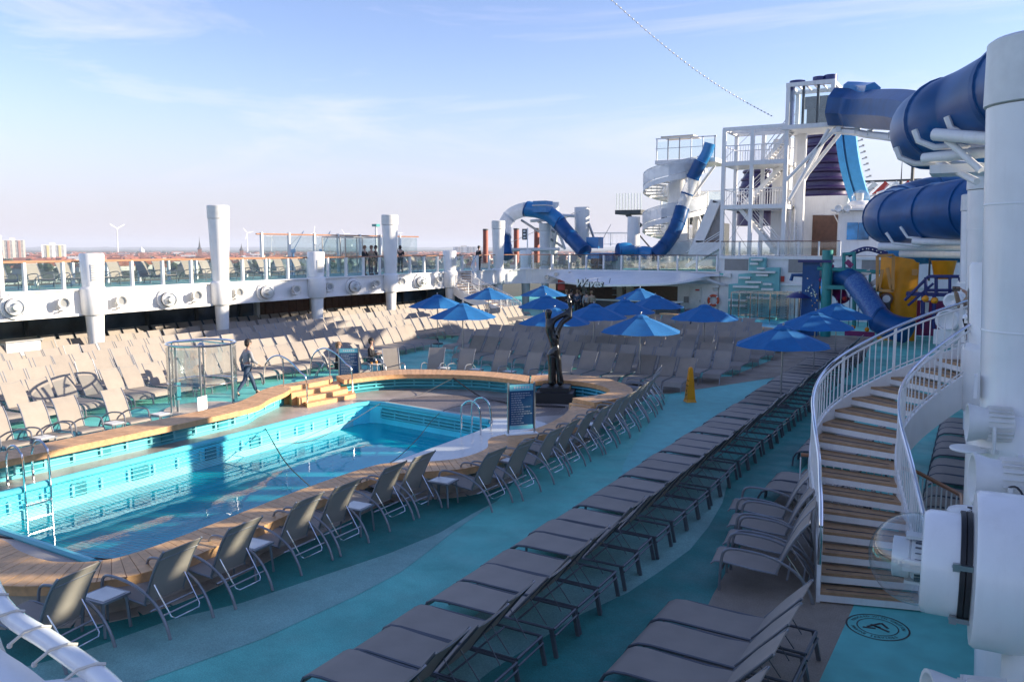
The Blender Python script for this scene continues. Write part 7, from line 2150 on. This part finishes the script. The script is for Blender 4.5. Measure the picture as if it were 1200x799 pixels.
bx('white_cabin', (-26.33, 59.00, 4.27), (-24.18, 59.00, 2.98), 1.5, 'white', 'low white cabin behind the forward balcony glass', 'cabin')
bar_railing('bar_railing', 'white bar railing on the raised deck behind the looping slide', [Vector((-28.27, 63.00, 4.81)), Vector((-24.38, 63.00, 4.80))], h=1.05, step=0.35, post_step=2.0)

# festoon line rising to the tower
t = thing('light_string', 'string of small bulbs rising from the launch tower to the upper left', 'light string')
a, c = Vector((-12.53, 57.00, 13.28)), Vector((-18.77, 44.00, 18.46))
pts = [a.lerp(c, i / 60) - V(0, 0, 0.55 * math.sin(PI * i / 60)) for i in range(61)]
bb = B(); bb.tube(pts, 0.012, 4); part('wire', bb, 'charcoal', t)
mt = mesh('bulb', B().ball((0, 0, 0), 0.055, 7, 5), 'plastic')
P = resample(pts, 0.36)
for p in P:
    o = bpy.data.objects.new('bulb', mt); C.objects.link(o); o.parent = t; o.location = p

# ================================================================== PLAY AREA
def PL(u): return None
t = thing('play_column', 'tall square blue play column with mirror splash pattern', 'play structure')
p, q = Vector((-8.21, 46.00, 3.96)), Vector((-7.34, 46.00, 0.44))
bb = B(); bb.box(((p.x + q.x) / 2, 46.3, (p.z + 0.0) / 2), (q.x - p.x, 0.7, p.z)); part('body', bb, 'slide_blue', t, smooth=False)
bb = B(); bb.box(((p.x + q.x) / 2 + 0.2, 46.2, p.z), (q.x - p.x + 0.8, 1.0, 0.15)); part('cap', bb, 'navy', t, smooth=False)
bb = B(); bb.tube([(p.x, 46.2, 3.2), (p.x - 0.55, 46.2, 3.2), (p.x - 0.62, 46.2, 2.9)], 0.10, 8); part('spout', bb, 'slide_blue', t)
bb = B(); rz_ = random.Random(2)
for k in range(22):
    bb.box((p.x + 0.55 + rz_.gauss(0, 0.18), 45.93, 2.4 + rz_.gauss(0, 0.45)), (rz_.uniform(.03, .09), 0.02, rz_.uniform(.03, .10)))
part('mirror_chips', bb, 'chrome', t, smooth=False)['kind'] = 'stuff'
bb = B(); bb.lathe([(0.12, 0), (0.20, 0.4), (0.18, 1.0), (0.1, 1.2), (0, 1.22)], (q.x + 0.25, 46.0, 2.0), 14); part('splash_bowl', bb, 'slide_light', t)
t = thing('play_tower', 'teal and purple climbing frame with blue tube slide and netted slide', 'play structure')
for (u, v0, v1, r) in ((970, 293, 372, 0.27),):
    a, c = Vector((-6.99, 46.00, 4.54)), Vector((-6.93, 46.00, 0.87)); bb = B(); bb.cyl((c.x, 46, 0), (a.x, 46, a.z), r, r, 18); part('main_post', bb, 'teal', t)
for (a, c, r) in (((-7.46, 46.00, 3.58), (-4.44, 46.00, 3.42), 0.11), ((-6.19, 46.00, 4.41), (-6.16, 46.00, 3.58), 0.09), ((-5.70, 46.00, 4.46), (-5.53, 46.00, 0.62), 0.10), ((-6.19, 46.00, 4.33), (-5.69, 46.00, 4.37), 0.09), ((-4.56, 46.00, 3.38), (-4.52, 46.00, 2.51), 0.07), ((-4.88, 46.00, 3.46), (-4.89, 46.00, 2.85), 0.07)):
    bb = B(); bb.tube([a, c], r, 8); part('post', bb, 'teal', t)
for (p, q) in (((-7.00, 46.00, 2.72), (-5.82, 46.00, 2.52)), ((-4.92, 46.00, 2.59), (-4.27, 46.00, 2.47))):
    bb = B(); bb.box(((p[0] + q[0]) / 2, 46.4, (p[2] + q[2]) / 2), (abs(q[0] - p[0]), 1.6, 0.2)); part('platform', bb, 'teal', t, smooth=False)
a, c, d_ = Vector((-6.02, 46.30, 4.28)), Vector((-5.13, 46.30, 4.61)), Vector((-4.15, 46.30, 4.33))
bb = B(); bb.tube(catmull([a, c, d_], 8), 0.13, 8); part('name_arch', bb, 'navy', t)
for i, ch in enumerate('x' * 9):
    s = (i + 1.5) / 11; pp_ = catmull([a, c, d_], 10); p = pp_[int(s * 20)]
    if ch != ' ':
        bb = B(); bb.box(p + V(0, -0.14, 0.0), (0.055, 0.02, 0.07)); part('arch_mark', bb, 'white', t, smooth=False)
pipe(t, 'blue_tube', [(-6.80, 47.20, 2.81), (-6.43, 46.60, 3.11), (-5.96, 46.20, 3.13), (-5.52, 45.80, 2.89)], 0.52, 'slide_blue', 16, flanges=False)
n_ = [Vector((-5.58, 45.60, 2.94)), Vector((-5.04, 45.00, 2.33)), Vector((-4.47, 44.40, 1.65)), Vector((-4.14, 44.00, 1.19))]
pipe(t, 'netted_slide', n_, 0.55, 'slide_mesh', 16, flanges=False)
pipe(t, 'slide_mouth', [(-4.18, 44.00, 1.19), (-3.75, 43.70, 0.94), (-3.28, 43.50, 0.81), (-2.90, 43.40, 0.76)], 0.62, 'slide_blue', 18, step=1.2)
pipe(t, 'purple_slide', [(-7.60, 47.00, 1.83), (-7.27, 47.00, 2.26), (-6.82, 46.80, 2.51), (-6.35, 46.60, 2.21), (-6.18, 46.40, 1.91)], 0.33, 'magenta', 12, flanges=False)
for (p, m_) in (((-7.27, 46.00, 2.98), 'magenta'), ((-7.21, 46.00, 2.58), 'yellow'), ((-5.15, 46.00, 3.06), 'yellow'), ((-5.87, 46.00, 3.76), 'magenta'), ((-6.75, 46.00, 3.70), 'magenta'), ((-6.05, 46.00, 2.03), 'red'), ((-5.57, 46.00, 0.57), 'yellow'), ((-4.91, 46.00, 0.47), 'yellow')):
    bb = B(); bb.ball(p, 0.12, 10, 7); part('play_knob', bb, m_, t)
for (p, q, m_) in (((-5.97, 46.00, 0.24), (-4.53, 46.00, 0.23), 'magenta'), ((-5.24, 46.00, 2.45), (-4.27, 46.00, 3.21), 'steel'), ((-6.05, 46.00, 3.97), (-5.75, 46.00, 3.71), 'magenta'), ((-5.56, 46.00, 3.14), (-4.88, 46.00, 3.46), 'steel')):
    bb = B(); bb.bar(p, q, 0.2, 0.25); part('bar', bb, m_, t, smooth=False)
for k in range(5):
    bb = B(); x_ = (-6.67, 46.00, 2.90)[0] + k * 0.45; bb.cyl((x_, 45.8, 0.6), (x_, 45.8, 2.6), 0.03, n=5); part('water_jet_pipe', bb, 'chrome', t)
# yellow wall
t = thing('yellow_play_wall', 'tall bright yellow curved play panel with round mirror and control box', 'play structure')
a, c = Vector((-4.42, 46.00, 3.82)), Vector((-2.67, 46.00, 4.04))
n = 14; vs = []
zt1 = (-4.12, 46.00, 4.25)[2]; zt2 = (-2.66, 46.00, 3.92)[2]
for i in range(n + 1):
    s = i / n; x = a.x + (c.x - a.x) * s; y = 46.0 + 0.9 * math.sin(PI * s) * -0.5
    zz = zt1 + (zt2 - zt1) * s + (0.12 if 0.3 < s < 0.9 else 0)
    vs += [(x, y, 0), (x, y, zz), (x, y + 0.5, zz), (x, y + 0.5, 0)]
fs = [(i * 4 + j, i * 4 + 4 + j, i * 4 + 4 + (j + 1) % 4, i * 4 + (j + 1) % 4) for i in range(n) for j in range(4)]
fs += [(0, 1, 2, 3), (n * 4 + 3, n * 4 + 2, n * 4 + 1, n * 4)]
bb = B(); bb.add(vs, fs); part('wall', bb, 'yellow', t)
for (p, q) in (((-4.49, 45.00, 4.26), (-4.41, 45.00, 2.51)), ((-3.76, 45.00, 4.30), (-3.71, 45.00, 2.53)), ((-4.49, 45.00, 4.26), (-3.76, 45.00, 4.30)), ((-4.42, 45.00, 2.56), (-3.68, 45.00, 2.53)), ((-4.23, 45.00, 3.58), (-4.34, 45.00, 2.64)), ((-4.00, 45.00, 3.67), (-3.80, 45.00, 2.66))):
    bb = B(); bb.bar(p, q, 0.10, 0.14); part('window_frame', bb, 'orange', t, smooth=False)
bb = B(); bb.lathe([(0.30, 0), (0.30, -0.08), (0.20, -0.10), (0.0, -0.09)], (-4.00, 45.40, 2.12), 18, axis=(0, 1, 0)); part('mirror_ring', bb, 'wood_dark', t)
bb = B(); bb.lathe([(0.19, -0.11), (0.0, -0.12)], (-4.00, 45.40, 2.12), 18, axis=(0, 1, 0)); part('mirror', bb, 'white', t)
bb = B(); bb.box((-4.02, 45.35, 1.78), (0.42, 0.12, 0.5)); part('control_box', bb, 'charcoal', t, smooth=False)
bb = B(); bb.box((-2.80, 45.45, 3.46), (0.25, 0.06, 0.3)); part('hatch', bb, 'orange', t, smooth=False)
# bucket and navy gallery
t = thing('tipping_bucket', 'yellow tipping water bucket hanging on a dark hook', 'bucket', (-1.56, 46.00, 3.13))
bb = B(); bb.lathe([(0.38, 0), (0.40, 0.02), (0.56, 0.85), (0.58, 0.9), (0.52, 0.9), (0.36, 0.06), (0, 0.05)], n=22); part('bucket', bb, 'yellow', t)
bb = B(); bb.tube(catmull([(-0.62, 0, -0.1), (-0.62, 0, 1.3), (-0.5, 0, 1.5), (-0.38, 0, 1.35)], 5), 0.05, 7); part('hook', bb, 'charcoal', t)
t = thing('navy_gallery', 'navy blue railed play walkway with a ramp in front of the bucket', 'play structure')
for (a, c, r) in (((-3.08, 44.00, 2.14), (-2.11, 44.00, 3.31), 0.07), ((-2.92, 44.00, 1.90), (-1.88, 44.00, 2.99), 0.06), ((-2.11, 44.00, 3.31), (-0.83, 44.00, 3.33), 0.08), ((-2.22, 44.00, 2.66), (-0.79, 44.00, 2.69), 0.07), ((-2.22, 44.00, 3.27), (-2.18, 44.00, 2.46), 0.08), ((-1.78, 44.00, 3.28), (-1.74, 44.00, 2.47), 0.08),
                  ((-1.21, 44.00, 3.29), (-1.17, 44.00, 2.48), 0.07), ((-0.79, 44.00, 3.29), (-0.75, 44.00, 2.50), 0.08), ((-2.29, 44.00, 2.45), (-2.24, 44.00, 0.82), 0.09), ((-1.82, 44.00, 2.47), (-1.77, 44.00, 0.84), 0.09)):
    bb = B(); bb.tube([a, c], r, 7); part('rail', bb, 'navy', t)
a, c = Vector((-3.23, 44.00, 2.14)), Vector((-0.71, 44.00, 2.46))
bb = B(); bb.box(((a.x + c.x) / 2 + 0.2, 44.5, c.z), (c.x - a.x, 1.0, 0.18)); part('floor', bb, 'navy', t, smooth=False)
bb = B(); bb.ball((-2.20, 44.00, 2.25), 0.17, 9, 6); bb.ball((-1.80, 44.00, 2.18), 0.17, 9, 6); part('knob', bb, 'yellow', t)
bx('play_backdrop', (-2.76, 48.00, 1.93), (-0.89, 48.00, 0.10), 0.3, 'magenta', 'dark magenta panel under the navy gallery', 'panel')
bx('notice_sheet', (-2.43, 45.00, 2.02), (-2.07, 45.00, 1.49), 0.05, 'white', 'white notice sheet on the magenta panel', 'notice')
bx('tile_panel', (-1.20, 30.00, 2.04), (-0.59, 30.00, 1.57), 0.15, 'white', 'white panel with dark diamond pattern behind the stair railing', 'panel')
t = thing('ventilator', 'white cylindrical ventilator fan behind the stair top', 'ventilator', (-0.83, 30.00, 2.36))
bb = B(); bb.lathe([(0.35, 0.5), (0.36, 0), (0.30, -0.03), (0.28, 0.1), (0, 0.12)], n=22, axis=(0.2, 1, 0)); part('drum', bb, 'white', t)
bb = B(); bb.lathe([(0.25, 0.5), (0.26, 0), (0.20, -0.03), (0.0, 0.1)], (0.1, 0, 0.62), 18, axis=(0.2, 1, 0)); part('drum', bb, 'white', t)
bb = B(); bb.box((0.35, 0.5, 0.1), (0.3, 0.3, 2.2)); part('post', bb, 'white', t, smooth=False)
# blue mushrooms at left of play column
t = thing('spray_mushroom', 'small blue umbrella shaped water sprayer left of the blue play column', 'water sprayer', (-8.34, 46.31, 0.00))
bb = B(); bb.cyl((0, 0, 0), (0, 0, 2.2), 0.06, n=7); part('stem', bb, 'chrome', t)
bb = B(); bb.lathe([(0.75, 2.0), (0.4, 2.25), (0, 2.35)], n=12); part('cap', bb, 'navy', t)
# glass fins screen
t = thing('glass_screen', 'row of upright glass fins beside the glass shower cage', 'screen')
a, c = Vector((-9.90, 50.00, 0.44)), Vector((-8.84, 50.00, 0.33))
for i in range(6):
    x = a.x + (c.x - a.x) * i / 5
    bb = B(); bb.box((x, 50, 1.1), (0.30, 0.03, 1.9)); part('glass_fin', bb, 'glass', t, smooth=False)
    bb = B(); bb.box((x + 0.17, 50, 1.1), (0.05, 0.06, 2.1)); part('post', bb, 'steel', t, smooth=False)
# wooden handrail piece and yellow cone under the stair, dark round table
t = thing('bar_railing', 'low white railing with a dark wooden top seen through the stair treads', 'railing')
pth = [Vector((-2.6, 15.1, 0.02)), Vector((-1.6, 15.3, 0.02)), Vector((-0.75, 14.9, 0.02)), Vector((-0.05, 13.75, 0.02)), Vector((-0.02, 12.9, 0.02))]
P = resample(pth, 0.14)
for p in P:
    bb = B(); bb.cyl(p, p + V(0, 0, 0.95), 0.013, n=5); part('baluster', bb, 'white', t)
bb = B(); bb.tube([p + V(0, 0, 1.0) for p in P], 0.035, 6); part('handrail', bb, 'rail_wood', t)
t = thing('round_table', 'dark round table under the stair with a yellow cone on it', 'table', (0.25, 12.3, 0.0))
bb = B(); bb.lathe([(0.55, 0.70), (0.56, 0.72), (0.55, 0.74), (0, 0.74)], n=28); part('table_top', bb, 'charcoal', t)
bb = B(); bb.lathe([(0.28, 0), (0.06, 0.04), (0.05, 0.7), (0, 0.7)], n=16); part('pedestal', bb, 'steel', t)
bb = B(); bb.lathe([(0.10, 0), (0.10, 0.02), (0.03, 0.30), (0, 0.31)], (0.25, 12.45, 0.742), 14); solo('caution_cone', bb, 'yellow', 'small yellow cone standing on the dark round table under the stair', 'cone')
